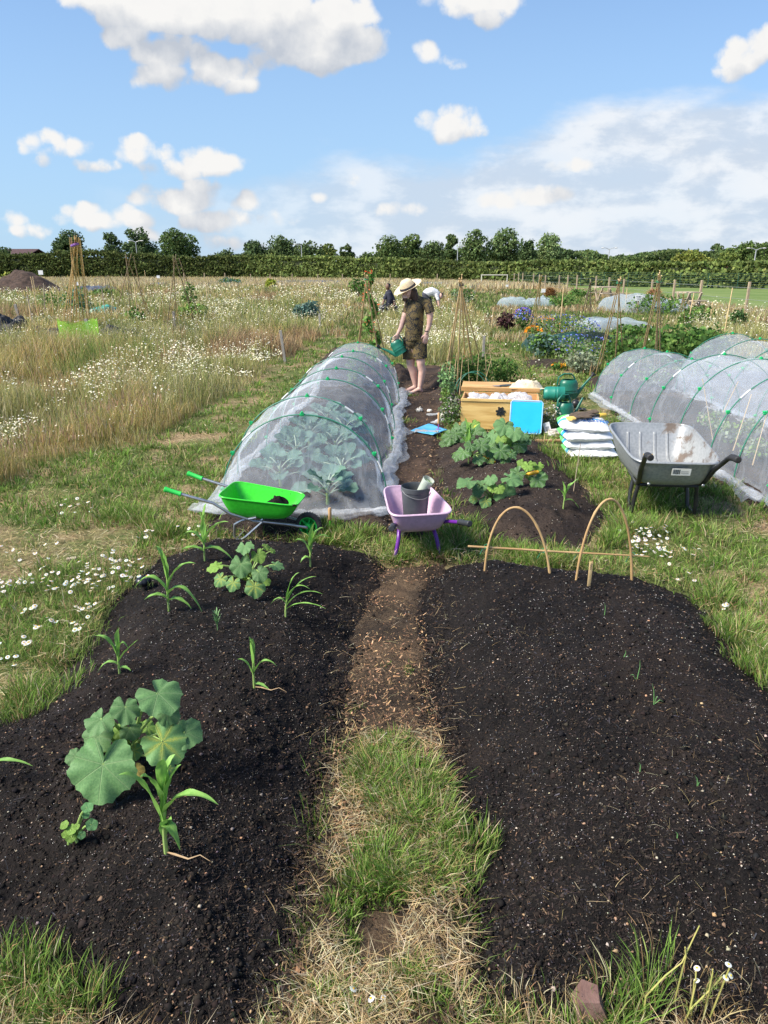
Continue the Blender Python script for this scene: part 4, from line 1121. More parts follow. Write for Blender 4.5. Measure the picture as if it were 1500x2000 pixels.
    for i, (c, W, h) in enumerate(H):
        mb = MB(); pts = []
        for j in range(41):
            a = math.pi * (1 - j / 40); e = 0.012
            pts.append(c + AR * ((W + e) * math.cos(a)) + Vector((0, 0, (h + e) * max(0.0, math.sin(a)) ** 0.92)))
        mb.tube([pts[0] - Vector((0, 0, .06))] + pts + [pts[-1] - Vector((0, 0, .06))], 0.0055, 6)
        hp_ = mb.build('hoop', HOOPG, root)
        for a in (90, 33, 147, 8, 172) if i % 2 == 0 else (90, 45, 140):
            a = R(a); p = c + AR * ((W + .014) * math.cos(a)) + Vector((0, 0, (h + .014) * math.sin(a) ** 0.92))
            M = Matrix.Rotation(-(a - math.pi / 2), 3, 'Y')
            b = MB().box(p, (0.032, 0.028, 0.022), M, bevel=0.004); b.box(p + M @ Vector((0, 0, 0.014)), (0.014, 0.03, 0.014), M, bevel=0.003)
            b.build('clip', CLIPG, hp_)
        for a0 in (52,) if i % 2 else (128, 20):
            q = [R(a0 + d) for d in (0, 2, 4, 6, 8)]
            MB().tube([c + AR * ((W + .0125) * math.cos(a)) + Vector((0, 0, (h + .0125) * math.sin(a) ** 0.92)) for a in q], 0.0075, 6).build('sleeve', SLEEVE, hp_)
    return root
def hoopc(px, py, H, W, zb=0.0):
    d = ray(px, py); t_ = (H + zb - CAM_H) / d.z
    return (Vector((d.x * t_, d.y * t_, zb)), W, H)
zt = 0.03
tunnel([hoopc(590, 813, .66, .60, zt), hoopc(600, 777, .66, .60, zt), hoopc(640, 743, .66, .60, zt), hoopc(657, 722, .66, .60, zt), hoopc(668, 699, .66, .58, zt), hoopc(690, 688, .66, .57, zt), hoopc(699, 671, .66, .56, zt)],
       'white insect netting tunnel over leafy cabbages beside the watering person', 0.36, 0.25, 0.05, 0.15, 1, 0.16)
def hoopf(px, py, off, W, H, zb=0.03):
    p = G(px, py, zb) ; return (p + AR * off, W, H)
tunnel([hoopf(1500, 984, .70, .70, .84), hoopf(1435, 940, .70, .70, .84), hoopf(1383, 912, .70, .70, .84), hoopf(1321, 873, .68, .68, .84), hoopf(1268, 842, .68, .68, .80), hoopf(1232, 815, .62, .62, .66), hoopf(1194, 793, .62, .62, .66), hoopf(1163, 772, .60, .60, .62)],
       'white netting tunnel behind the galvanised wheelbarrow, over bean canes', 0.3, 0.18, 0.14, 0.10, 5)
yy0 = 6.4
tunnel([(Vector((4.75 + 0.022 * (q - 6.4), q, 0.02)), .68, .80) for q in (6.2, 7.0, 7.8, 8.6, 9.4, 10.2)],
       'rearmost white netting tunnel at the right edge of the photo', 0.3, 0.2, 0.12, 0.12, 9)

# ------------------------------------------------------------------ wheelbarrows
def tray_mesh(hx, wf, wb, zf, zb, depth, bot=0.62, e=0.30, thick=0.006, lip=0.010, shift=0.0, nose=1.0):
    """open pan; +X is the nose. rim half length hx, half widths front/back, rim heights"""
    N = 64
    def ring(f, drop, grow=0.0):
        out = []
        for j in range(N):
            a = 2 * math.pi * j / N; ca, sa = math.cos(a), math.sin(a)
            u = math.copysign(abs(ca) ** e, ca); v_ = math.copysign(abs(sa) ** e, sa)
            x = (hx * f + grow) * u; fx = (x / hx + 1) / 2
            y = ((wb * (1 - fx) + wf * fx) * (f if f < 1 else 1) + grow) * v_
            z = zb * (1 - fx) + zf * fx
            zbot = min(zf, zb) - depth
            out.append(Vector((x - shift * hx * (1 - f), y, z * (1 - drop) + zbot * drop)))
        return out
    b = MB(); rings = []
    prof = [(1, 0.0), (0.985, .06), (0.95, .22), (0.90, .42), (0.83, .66), (0.76, .85), (bot + 0.05, .97), (bot, 1.0), (bot * 0.5, 1.0), (0.02, 1.0)]
    outer = [ring(f, d, thick) for f, d in prof[::-1]]
    outer = [[p - Vector((0, 0, thick)) if i < 4 else p for p in r_] for i, r_ in enumerate(outer)]
    inner = [ring(f, d, 0) for f, d in prof]
    lipr = [[p + Vector((0, 0, dz)) for p in ring(1, 0, g_)] for g_, dz in ((lip, -lip * .6), (lip * 1.3, 0), (lip, lip * .6), (lip * .3, lip * .7), (0, lip * .3))]
    b.loft(outer + lipr + inner, close=True)
    return b
def wheel_parts(root, c, r, w, tyre_mat, rim_mat, spokes=5, hub=0.25, kname='wheel'):
    M = Matrix.Translation(c) @ Matrix.Rotation(R(90), 4, 'X')
    hw = MB().lathe([(r * hub * .4, -w * .75), (r * hub, -w * .7), (r * hub, w * .7), (r * hub * .4, w * .75)], 16, M)
    root_w = hw.build(kname, rim_mat, root)
    ty = MB(); ty.lathe([(r * .70, -w * .42), (r * .85, -w * .5), (r * .96, -w * .42), (r, -w * .2), (r, w * .2), (r * .96, w * .42), (r * .85, w * .5), (r * .70, w * .42), (r * .70, -w * .42)], 40, M)
    for i in range(30):
        a = 2 * math.pi * i / 30
        ty.box(Vector(c) + Vector((math.cos(a) * r * 0.99, 0, math.sin(a) * r * .99)), (r * .05, w * .82, r * .07), Matrix.Rotation(-a, 3, 'Y'))
    ty.build('tyre', tyre_mat, root_w)
    rm = MB().lathe([(r * .60, -w * .34), (r * .71, -w * .40), (r * .71, w * .40), (r * .60, w * .34), (r * .60, -w * .34)], 32, M)
    for i in range(spokes):
        a = 2 * math.pi * i / spokes + .3
        rm.box(Vector(c) + Vector((math.cos(a) * r * .42, 0, math.sin(a) * r * .42)), (r * .44, w * .5, r * .10), Matrix.Rotation(-a, 3, 'Y'))
    rm.build('rim', rim_mat, root_w)
    return root_w
TYRE = pm('rubber', (0.018, 0.018, 0.019), (0.05, 0.045, 0.04), 30, 0.8, 0.2)
STEEL = pm('bare_steel_tube', (0.50, 0.51, 0.52), (0.38, 0.38, 0.38), 20, 0.32, metal=0.85)
GRNP = pm('green_enamel', (0.045, 0.56, 0.03), (0.035, 0.48, 0.03), 3, 0.28, attr=False, spec=0.5)
def muddy(name, base, mud, amt, rough=0.35, metal=0.0, scale=9.0, z0=None):
    m = bpy.data.materials.new(name); m.use_nodes = True
    t = NT(m.node_tree); b = m.node_tree.nodes['Principled BSDF']
    co = t.n('ShaderNodeTexCoord').outputs['Object']; n1 = t.noise(co, scale, 6, 0.65); n2 = t.noise(co, 2.6, 2)
    k = t.sstep(t.math('ADD', n1.outputs['Fac'], t.math('MULTIPLY', t.math('SUBTRACT', n2.outputs['Fac'], 0.5), 0.9)), amt, amt + 0.04)
    n4 = t.noise(co, 45, 3)
    b0 = t.mix(t.sstep(n4.outputs['Fac'], .3, .7), base, tuple(q * 0.86 for q in base))
    t.l(t.mix(k, b0, mud), b.inputs['Base Color'])
    rr = t.math('ADD', rough, t.math('MULTIPLY', k, 0.5)); t.l(rr, b.inputs['Roughness'])
    t.l(t.math('MULTIPLY', t.math('SUBTRACT', 1.0, k), metal), b.inputs['Metallic'])
    return m
# green child's wheelbarrow
p = S(531, 1046); gx_, gy_ = -0.79, 4.49
g_root = empty('toy_wheelbarrow', (gx_, gy_, 0), R(-8), "bright green child's wheelbarrow with green grips and a lump of soil in it", 'wheelbarrow')
tray_mesh(.285, .145, .205, .285, .345, .115, .60, thick=.004, lip=.008).build('tray', muddy('green_tray_paint', (0.05, 0.60, 0.035), (0.02, 0.015, 0.01), 0.61, 0.25, scale=13), g_root)
for s in (-1, 1):
    MB().tube([(-.56, s * .205, .355), (-.32, s * .195, .295), (-.20, s * .175, .215), (-.05, s * .13, .155), (.18, s * .07, .12), (.335, s * .045, .095)], 0.0105, 10).build('handle_tube', STEEL, g_root)
    MB().tube([(-.675, s * .213, .388), (-.67, s * .2127, .3865), (-.64, s * .211, .379), (-.575, s * .206, .359), (-.555, s * .2045, .353)], [.017, .021, .0165, .0165, .019], 12).build('grip', pm('green_rubber', (0.02, 0.50, 0.07), rough=0.5), g_root)
    MB().tube([(-.02, s * .14, .185), (-.13, s * .14, .16), (-.19, s * .14, .125), (-.20, s * .14, .04), (-.185, s * .14, .012), (-.15, s * .14, .01), (-.11, s * .14, .035), (.02, s * .13, .15)], .0095, 8).build('leg', STEEL, g_root)
MB().tube([(-.185, -.14, .012), (-.185, .14, .012)], .009, 8).build('foot_bar', STEEL, g_root)
MB().tube([(.335, -.055, .095), (.335, .055, .095)], .008, 8).build('axle', STEEL, g_root)
wheel_parts(g_root, (.335, 0, .095), .098, .05, TYRE, pm('green_rim', (0.02, 0.50, 0.07), rough=0.4), 6)
g_root.scale = (.88, .88, .92)
# soil clod in it
def lump(name, c, r, mat, label, cat, seed=0, amp=0.35, parent=None, sc_=(1, 1, .8), n=28):
    vs = MB().ell((0, 0, 0), 1, n, n // 2).v; f = MB().ell((0, 0, 0), 1, n, n // 2).f
    out = []
    for v in vs:
        v = Vector(v); q = 1 + amp * (float(vnoise(v.x * 2.2 + v.z * 1.7 + 9, v.y * 2.2 - v.z + seed, seed)) - .5) * 2 + amp * .5 * (float(vnoise(v.x * 6 + v.z * 5, v.y * 6 + 3, seed + 1)) - .5) * 2
        out.append(Vector((v.x * sc_[0], v.y * sc_[1], v.z * sc_[2])) * r * q)
    o = MB().add(out, f).build(name, mat, parent, loc=c)
    if label: tag(o, label, cat)
    return o
mt = Matrix.Translation(Vector((gx_, gy_, 0))) @ Matrix.Rotation(R(-8), 4, 'Z')
lump('soil_clod', mt @ Vector((.10, -.03, .228)), .064, SOIL_BLACK, "black round lump of compost lying in the green child's wheelbarrow", 'soil', 3, .3)

# purple and pink child's wheelbarrow
q_root = empty('toy_wheelbarrow', (.185, 4.22, 0), R(100), "pale pink child's wheelbarrow with purple frame, its nose pointing away", 'wheelbarrow')
tray_mesh(.245, .145, .19, .355, .325, .135, .60, thick=.004, lip=.009, e=.34).build('tray', muddy('pink_tray_paint', (0.64, 0.45, 0.58), (0.22, 0.13, 0.12), 0.66, 0.3, scale=13), q_root)
PURP = pm('purple_enamel', (0.13, 0.018, 0.26), (0.10, 0.015, 0.21), 8, 0.3)
for s in (-1, 1):
    MB().tube([(-.36, s * .20, .305), (-.22, s * .165, .265), (-.12, s * .125, .225), (.10, s * .09, .17), (.27, s * .04, .09)], .0115, 10).build('handle_tube', PURP, q_root)
    MB().tube([(-.455, s * .225, .328), (-.45, s * .224, .327), (-.43, s * .219, .322), (-.36, s * .20, .306), (-.345, s * .197, .302)], [.014, .019, .0165, .0165, .019], 12).build('grip', pm('black_rubber', (0.025, 0.028, 0.032), rough=0.55), q_root)
    MB().tube([(.0, s * .095, .20), (-.07, s * .105, .18), (-.115, s * .118, .13), (-.135, s * .145, .0)], [.013, .0125, .0125, .0125], 10).build('leg', PURP, q_root)
MB().tube([(-.075, -.105, .18), (-.075, .105, .18)], .009, 8).build('brace', PURP, q_root)
wheel_parts(q_root, (.27, 0, .09), .09, .05, TYRE, PURP, 5)
# dark bucket in it, cup in the bucket
BM = Matrix.Translation(Vector((.185, 4.22, 0))) @ Matrix.Rotation(R(100), 4, 'Z')
bc = BM @ Vector((-.02, -.005, .198))
bk = empty('bucket', bc, 0, 'dark grey plastic bucket standing in the pale pink wheelbarrow', 'bucket')
MB().lathe([(.001, .004), (.066, .004), (.066, 0), (.0695, 0), (.0695, .004), (.086, .205), (.0895, .207), (.0905, .218), (.0905, .235), (.087, .237), (.085, .232), (.0845, .205), (.068, .012), (.001, .010)], 40).build('body', pm('grey_plastic', (0.055, 0.062, 0.068), (0.085, 0.092, 0.10), 9, 0.42, 0.1), bk)
MB().tube([(.092 * math.cos(a), .092 * math.sin(a), .222 - .045 * max(0, math.sin(a - 3.5)) ) for a in np.linspace(3.3, 6.1, 20)], .0028, 6).build('handle', pm('bucket_wire', (0.3, 0.3, 0.3), rough=.4, metal=.7), bk)
cupM = Matrix.Translation(bc + Vector((.02, -.005, .165))) @ Matrix.Rotation(R(25), 4, 'Y') @ Matrix.Rotation(R(12), 4, 'X')
cup = empty('seed_pot', cupM.translation, 0, 'clear plastic cup with a green printed panel leaning in the dark grey bucket', 'plastic cup')
cup.rotation_euler = cupM.to_euler()
glass = pm('clear_plastic', (0.62, 0.68, 0.62), rough=0.25, alpha=0.42)
MB().lathe([(.001, .003), (.030, .003), (.030, 0), (.036, .135), (.038, .137), (.037, .14), (.035, .139), (.029, .004)], 28).build('cup', glass, cup)
MB().lathe([(.0285, .01), (.034, .12), (.001, .124), ], 24).build('green_insert', pm('cup_print', (0.10, 0.20, 0.06), (0.42, 0.5, 0.3), 26, .6, lo=.45, hi=.55), cup)

# big galvanised wheelbarrow
wx, wy, wr_ = 2.045, 5.15, R(84)
w_root = empty('wheelbarrow', (wx, wy, 0), wr_, 'large galvanised wheelbarrow with black frame and yellow wheel on the grass', 'wheelbarrow')
def galvm():
    m = bpy.data.materials.new('galvanised'); m.use_nodes = True
    t = NT(m.node_tree); b = m.node_tree.nodes['Principled BSDF']
    co = t.n('ShaderNodeTexCoord').outputs['Object']
    v_ = t.n('ShaderNodeTexVoronoi'); v_.inputs['Scale'].default_value = 55; t.l(co, v_.inputs['Vector'])
    c = t.mix(t.sstep(v_.outputs['Distance'], 0, 1), (0.27, 0.29, 0.30), (0.36, 0.375, 0.385))
    n1 = t.noise(co, 7, 7, 0.7, dist=.4); n2 = t.noise(co, 1.7, 2)
    sep_ = t.n('ShaderNodeSeparateXYZ'); t.l(co, sep_.inputs[0])
    side = t.math('MULTIPLY', sep_.outputs[1], -0.45)
    k = t.sstep(t.math('ADD', t.math('ADD', n1.outputs['Fac'], side), t.math('MULTIPLY', t.math('SUBTRACT', n2.outputs['Fac'], .5), .45)), 0.58, 0.72)
    c = t.mix(t.math('MULTIPLY', k, .8), c, (0.13, 0.085, 0.055))
    t.l(c, b.inputs['Base Color']); b.inputs['Metallic'].default_value = .30
    ay = t.math('ABSOLUTE', sep_.outputs[1])     # pressed ribs running down the nose wall and floor
    rib = t.math('ADD', t.sstep(t.math('ABSOLUTE', t.math('SUBTRACT', ay, .055)), .012, .006), t.sstep(t.math('ABSOLUTE', t.math('SUBTRACT', ay, .15)), .012, .006))
    rib = t.math('MULTIPLY', rib, t.math('MULTIPLY', t.sstep(sep_.outputs[0], -.2, -.18), t.sstep(sep_.outputs[2], .47, .45)))
    bp = t.n('ShaderNodeBump'); bp.inputs['Strength'].default_value = 1.0; bp.inputs['Distance'].default_value = .006
    t.l(rib, bp.inputs['Height']); t.l(bp.outputs[0], b.inputs['Normal'])
    t.l(t.math('ADD', .42, t.math('MULTIPLY', k, .4)), b.inputs['Roughness'])
    return m
GALV = galvm()
tb = tray_mesh(.455, .315, .285, .525, .445, .205, .52, thick=.005, lip=.012, e=.30, shift=.12)
tr_o = tb.build('tray', GALV, w_root)
BLK = pm('black_frame_paint', (0.014, 0.015, 0.017), (0.03, 0.03, 0.032), 14, 0.35)
for s in (-1, 1):
    MB().tube([(-.66, s * .265, .545), (-.60, s * .262, .525), (-.44, s * .24, .40), (-.34, s * .22, .285), (-.22, s * .20, .225), (.20, s * .16, .205), (.50, s * .07, .19)], .017, 10).build('handle_tube', BLK, w_root)
    MB().tube([(-.745, s * .268, .55), (-.74, s * .268, .55), (-.66, s * .265, .545), (-.635, s * .264, .538)], [.017, .0225, .0215, .0225], 12).build('grip', pm('grip_black', (0.02, 0.02, 0.022), rough=.7), w_root)
    MB().tube([(-.26, s * .20, .235), (-.25, s * .215, .12), (-.235, s * .22, .02), (-.20, s * .22, .012), (-.10, s * .21, .02), (-.07, s * .205, .12), (-.05, s * .19, .215)], .0145, 10).build('leg', BLK, w_root)
MB().tube([(-.285, -.20, .238), (-.285, .20, .238)], .013, 8).build('brace', BLK, w_root)
MB().tube([(-.06, -.19, .205), (-.06, .19, .205)], .012, 8).build('brace', BLK, w_root)
MB().tube([(.50, -.085, .19), (.50, .085, .19)], .011, 8).build('axle', STEEL, w_root)
YEL = pm('yellow_tyre', (0.72, 0.42, 0.012), (0.55, 0.33, 0.03), 14, .55)
wheel_parts(w_root, (.50, 0, .19), .19, .085, YEL, pm('wheel_rim_grey', (0.2, 0.2, 0.2), rough=.5), 4)
# sticker with a bar code block (no readable writing in the photo)
st = MB(); fl = Vector((-.462, -.02, .385)); rot = Matrix.Rotation(R(-14), 3, 'Y')
st.box(fl, (.002, .125, .052), rot); so = st.build('sticker', pm('sticker_white', (0.72, 0.72, 0.68), rough=.5), w_root, False)
bb = MB(); x_ = -.055
for wd in (2, 1, 3, 1, 2, 2, 1, 3, 1, 1, 2):
    bb.box(fl + Vector((-.0022, -x_ - .002, 0.002)), (.001, .0011 * wd, .034), rot); x_ += .0028 + .0009 * wd
bb.box(fl + Vector((-.0022, -.022, .014)), (.001, .05, .003), rot); bb.box(fl + Vector((-.0022, -.022, .004)), (.001, .05, .002), rot); bb.box(fl + Vector((-.0022, -.022, -.006)), (.001, .05, .002), rot)
bb.build('bar_code', pm('print_black', (0.03, 0.03, 0.03), rough=.6), so, False)
for yb in (-.18, .18): MB().ell((-.447, yb, .29), (.006, .011, .011), 10, 6).build('bolt', STEEL, w_root)

# ------------------------------------------------------------------ hoops of bent cane with a tied crossbar
CANE = pm('bamboo', (0.50, 0.34, 0.16), (0.40, 0.25, 0.11), 9, .5, .15, stretch=(1, 1, .3))
CANEL = pm('bamboo_pale', (0.72, 0.54, 0.30), (0.60, 0.42, 0.21), 9, .5)
CANED = pm('bamboo_grey', (0.42, 0.34, 0.25), (0.32, 0.25, 0.18), 9, .7)
a0, a1 = S(946, 1122), S(1077, 1128); b0, b1 = S(1124, 1136), S(1234, 1142)
tr = empty('cane_hoop_frame', (a0 + b1) / 2, 0, 'two bent bamboo hoops tied to a long cane behind the right front bed', 'plant support')
O = tr.location
def arch(p0, p1, top_px, lean=Vector((0, 0, 0))):
    mid = (p0 + p1) / 2; top = D(top_px[0], top_px[1], mid.y + .02); Hh = top.z
    pts = []
    for k in range(33):
        a = math.pi * k / 32; u = -math.cos(a); hw = (p1 - p0) / 2
        f = math.sin(a) ** .75
        c = mid + hw * (math.copysign(abs(u) ** 1.0, u) * (1 - 0.12 * (1 - abs(u)) * 0)) ; c.z = 0
        # straight sides then a round crown
        side = min(1, max(0, (abs(u) - 0.0)))
        pts.append(Vector((mid.x + hw.x * u * (0.80 + 0.20 * (1 - f)) + (top.x - mid.x) * f, mid.y + hw.y * u + .02 * f, mid.z * (1 - f) + Hh * f)))
    return pts
for (p0, p1, tp) in ((a0, a1, (1008, 991)), (b0, b1, (1190, 975))):
    p0 = p0 - Vector((0, 0, .05)); p1 = p1 - Vector((0, 0, .05))
    n = arch(p0, p1, tp); rad = []
    for k in range(len(n)): rad.append(.0062 + (.0018 if k % 7 == 3 else 0))
    MB().tube([q - O for q in n], rad, 8).build('hoop', CANE, tr)
c0_, c1_ = D(914, 1067, a0.y + .02), D(1268, 1087, b1.y + .02)
MB().tube([c0_ - O, c0_.lerp(c1_, .25) - O, c0_.lerp(c1_, .5) - O + Vector((0, 0, -.002)), c0_.lerp(c1_, .75) - O, c1_ - O], [.0062, .0058, .0058, .005, .003], 8).build('crossbar', CANE, tr)
for px_, py_ in ((950, 1069), (1062, 1077), (1133, 1080), (1235, 1085)):
    c = D(px_, py_, a0.y + .02) - O; pts = [c + Vector((.011 * math.cos(a), .012 * math.sin(a), .012 * math.sin(a * .5 + 1))) for a in np.linspace(0, 15, 40)]
    pts += [pts[-1] + Vector((-.012, -.01, -.02)), pts[-1] + Vector((-.025, -.015, -.045))]
    MB().tube(pts, .0016, 5).build('twine', pm('green_twine', (0.03, 0.22, 0.11), rough=.8), tr)

# ------------------------------------------------------------------ small things round the beds
def text_mesh(body, size, ext=0.0006):
    cu_ = bpy.data.curves.new('t', 'FONT'); cu_.body = body; cu_.size = size; cu_.extrude = ext; cu_.align_x = 'CENTER'; cu_.align_y = 'CENTER'
    o = bpy.data.objects.new('t', cu_); col.objects.link(o); me = evaluated_mesh(o, 'lettering')
    bpy.data.objects.remove(o); bpy.data.curves.remove(cu_); me.materials.clear(); return me
p = S(1150, 1146)
lb = empty('plant_label', p, R(6), 'pale wooden plant label standing upright behind the right front bed', 'plant label')
MB().box((0, 0, .055), (.019, .003, .15), bevel=.0012).build('stick', pm('lolly_wood', (0.66, 0.48, 0.24), (0.58, 0.40, 0.18), 20, .7, stretch=(8, 1, 1)), lb)
wtx = MB()
for k in range(7): wtx.box((.001 * (-1) ** k, -.0022, .088 + .0052 * k), (.007 + .003 * (k % 2), .0006, .0016), Matrix.Rotation(R(20 * (-1) ** k), 3, 'Y'))
wtx.build('pencil_scribble', pm('pencil', (0.08, 0.06, 0.05), rough=.8), lb, False)
# trowel stuck by the tunnel
p = S(645, 1036)
tw = empty('trowel', p, R(10), 'green trowel with wooden handle stuck upright in the grass by the tunnel', 'trowel')
MB().tube([(0, 0, .075), (0, 0, .085), (0, 0, .12), (0, 0, .155), (0, 0, .162)], [.009, .0125, .0115, .0125, .008], 10).build('handle', pm('ash_wood', (0.52, 0.33, 0.16), (0.42, 0.25, 0.11), 12, .5), tw)
MB().tube([(0, 0, .035), (0, 0, .08)], .0055, 8).build('shank', pm('lime_metal', (0.12, 0.60, 0.04), rough=.3), tw)
bl = MB(); rr = []
for zq, wq in ((.045, .022), (.036, .032), (.0, .032), (-.03, .022), (-.05, .003)):
    rr.append([Vector((wq * u, .008 * (u * u) , zq)) for u in np.linspace(-1, 1, 9)] + [Vector((wq * u, .008 * (u * u) + .002, zq)) for u in np.linspace(1, -1, 9)])
bl.loft(rr, close=True, cap0=True, cap1=True); bl.build('blade', MATS['lime_metal'], tw)
p = S(856, 845)
tw = empty('trowel', p, R(-10), 'small purple trowel with orange wooden handle standing by the blue mat', 'trowel')
MB().tube([(0, 0, .10), (0, 0, .11), (0, 0, .16), (0, 0, .21), (0, 0, .22)], [.009, .0125, .0115, .0125, .008], 10).build('handle', pm('orange_wood', (0.62, 0.36, 0.16), rough=.5), tw)
MB().tube([(0, 0, .05), (0, 0, .105)], .0055, 8).build('shank', pm('pinkpurple', (0.32, 0.06, 0.28), rough=.35), tw)
b2 = MB(); b2.loft(rr, close=True, cap0=True, cap1=True); o = b2.build('blade', MATS['pinkpurple'], tw)

# pumpkins: ribbed ornaments
def pumpkin(px, py, r, matc, label, stripes=None, lift=0.0, stemc=(0.2, 0.17, 0.08)):
    p = S(px, py); o = empty('ornamental_pumpkin', p + Vector((0, 0, lift)), 0, label, 'pumpkin')
    vs = []; N = 48; K = 14
    for i in range(K + 1):
        a = math.pi * i / K
        for j in range(N):
            b_ = 2 * math.pi * j / N; rb_ = 1 - .10 * abs(math.sin(b_ * 4)) ** .5 * 0 - .09 * (1 - abs(math.sin(b_ * 5)) ** .6)
            rr_ = math.sin(a) * rb_; vs.append(Vector((rr_ * math.cos(b_) * r, rr_ * math.sin(b_) * r, r * .74 + r * (.74 * -math.cos(a) + (.16 * (math.exp(-((a - math.pi) / .5) ** 2) * -1) + .1 * math.exp(-(a / .5) ** 2))))))
    f = [(i * N + j, i * N + (j + 1) % N, (i + 1) * N + (j + 1) % N, (i + 1) * N + j) for i in range(K) for j in range(N)]
    MB().add(vs, f).build('body', matc, o)
    MB().tube([(0, 0, r * 1.25), (.1 * r, 0, r * 1.5), (.3 * r, 0, r * 1.68)], [r * .16, r * .11, r * .13], 8).build('stalk', pm('stalk_%s' % label.split()[0], stemc, rough=.8), o)
    return o
pumpkin(281, 1146, .042, pm('black_gloss', (0.012, 0.013, 0.017), rough=.35), 'small black ribbed pumpkin ornament on the grass edge of the left front bed', stemc=(.012, .013, .017))
def stripem():
    m = bpy.data.materials.new('striped_ceramic'); m.use_nodes = True; t = NT(m.node_tree); b = m.node_tree.nodes['Principled BSDF']; b.inputs['Roughness'].default_value = .3
    sp = t.n('ShaderNodeSeparateXYZ'); t.l(t.n('ShaderNodeTexCoord').outputs['Object'], sp.inputs[0])
    an = t.math('ARCTAN2', sp.outputs[1], sp.outputs[0]); k = t.math('GREATER_THAN', t.math('SINE', t.math('MULTIPLY', an, 10.0)), 0.15)
    t.l(t.mix(k, (0.03, 0.03, 0.03), (0.75, 0.74, 0.7)), b.inputs['Base Color']); return m
pumpkin(819, 806, .045, stripem(), 'black and white striped pumpkin ornament on the earth path behind the blue mat', stemc=(.6, .58, .5))
CREAM = pm('cream_ceramic', (0.72, 0.69, 0.60), (0.6, 0.55, 0.46), 18, .4)
pumpkin(866, 815, .045, CREAM, 'round cream pumpkin ornament nearest the wooden chest', stemc=(.4, .3, .15))
pumpkin(839, 806, .034, CREAM, 'small cream pumpkin ornament between the striped one and the grey gloves', stemc=(.4, .3, .15))
# gloves
GLG = pm('grey_glove', (0.34, 0.35, 0.36), (0.22, 0.23, 0.24), 30, .9, .4)
GLB = pm('brown_glove', (0.075, 0.055, 0.04), (0.11, 0.08, 0.055), 30, .9, .5)
def glove(p, rz, mat, label, cuff=None, s=1.0, flat=.35, tilt=0):
    o = empty('glove', p, rz, label, 'glove'); o.rotation_euler = (0, tilt, rz)
    mb = MB(); mb.ell((0, 0, .018), (.055, .045, .018), 16, 10); mb.tube([(-.05, 0, .016), (-.11, 0, .016)], [(.042, .014), (.045, .016)], 12)
    for k, (dy, ln) in enumerate(((-.033, .075), (-.012, .085), (.011, .08), (.032, .065))):
        mb.tube([(.03, dy, .018), (.055 + ln * .5, dy * 1.25, .024), (.045 + ln, dy * 1.35, .010)], [.013, .0115, .009], 8)
    mb.tube([(-.01, -.03, .016), (.02, -.065, .02), (.05, -.078, .012)], [.015, .0125, .010], 8)
    mb.v = [tuple(Vector(v) * s) for v in mb.v]
    remeshed(mb, 'hand_part', .005 * s, 3, mat, o)
    c = MB().tube([(-.105 * s, 0, .016 * s), (-.15 * s, 0, .016 * s)], [(.046 * s, .017 * s), (.05 * s, .018 * s)], 14); c.build('cuff', cuff or mat, o)
    return o
glove(S(858, 812, .004), R(20), GLG, 'crumpled grey glove on the earth path between the cream pumpkins')
glove(S(829, 848, .012), R(170), GLG, 'grey work glove lying on the blue mat')
glove(S(856, 824, .0), R(60), pm('pale_glove', (.5, .52, .55), (.35, .37, .4), 30, .9, .4), 'pale blue grey glove on the earth just behind the blue mat', s=.85)
def quadmat(name, pts, mat, th, label, cat, wav=.01, sub=14, lift=.02):
    P = [S(*q) for q in pts]; c = sum(P, Vector()) / 4; top = []; n = sub
    for i in range(n + 1):
        for j in range(n + 1):
            u, v_ = i / n, j / n; q = (P[0] * (1 - u) + P[1] * u) * (1 - v_) + (P[3] * (1 - u) + P[2] * u) * v_
            q = Vector((q.x, q.y, Z(q.x, q.y) + lift + wav * (float(fbm(q.x * 9, q.y * 9, 2, 3)) - .5) * 2)); top.append(q - c)
    f = [(i * (n + 1) + j, (i + 1) * (n + 1) + j, (i + 1) * (n + 1) + j + 1, i * (n + 1) + j + 1) for i in range(n) for j in range(n)]
    me = bpy.data.meshes.new(name); me.from_pydata([tuple(v) for v in top], [], f); me.update()
    for p_ in me.polygons: p_.use_smooth = True
    o = place(name, me, mat, None, c); md = o.modifiers.new('s', 'SOLIDIFY'); md.thickness = th
    me2 = evaluated_mesh(o, name); o.modifiers.clear(); o.data = me2
    return tag(o, label, cat)
BLUE = pm('blue_plastic', (0.01, 0.40, 0.90), (0.015, 0.43, 0.92), 6, .38)
quadmat('kneeling_mat', [(802, 847), (838, 833), (874, 845), (846, 855)], pm('mat_blue', (0.06, 0.34, 0.62), (0.10, 0.40, 0.66), 9, .6), .008, 'bright blue kneeling mat lying flat on the earth path', 'mat', .008, lift=.03)

# wooden chest
P0 = S(899, 838); P0.z = 0.01
P1 = S(1053, 846); P1.z = 0.01
vx = (P1 - P0); Wc = .84; rzc = math.atan2(vx.y, vx.x) * 0.7
ch = empty('storage_chest', P0, rzc, 'open pale pine storage chest with a black latch plate, full of netting', 'chest')
PINE = pm('pine', (0.72, 0.50, 0.19), (0.52, 0.32, 0.10), 2.2, .55, .2, stretch=(1.2, 8, 14), bscale=12)
PINEI = pm('pine_inside', (0.60, 0.36, 0.16), (0.45, 0.25, 0.10), 2.2, .6, stretch=(1.2, 8, 14))
Hc, Dc, th = .335, .44, .018
mb = MB().box((Wc / 2, 0, Hc / 2), (Wc, th, Hc), bevel=.003); mb.build('front_panel', PINE, ch, False)
for x in (th / 2 + .001, Wc - th / 2 - .001): MB().box((x, Dc / 2, Hc / 2 - .002), (th, Dc - th, Hc), bevel=.003).build('side_panel', PINEI, ch, False)
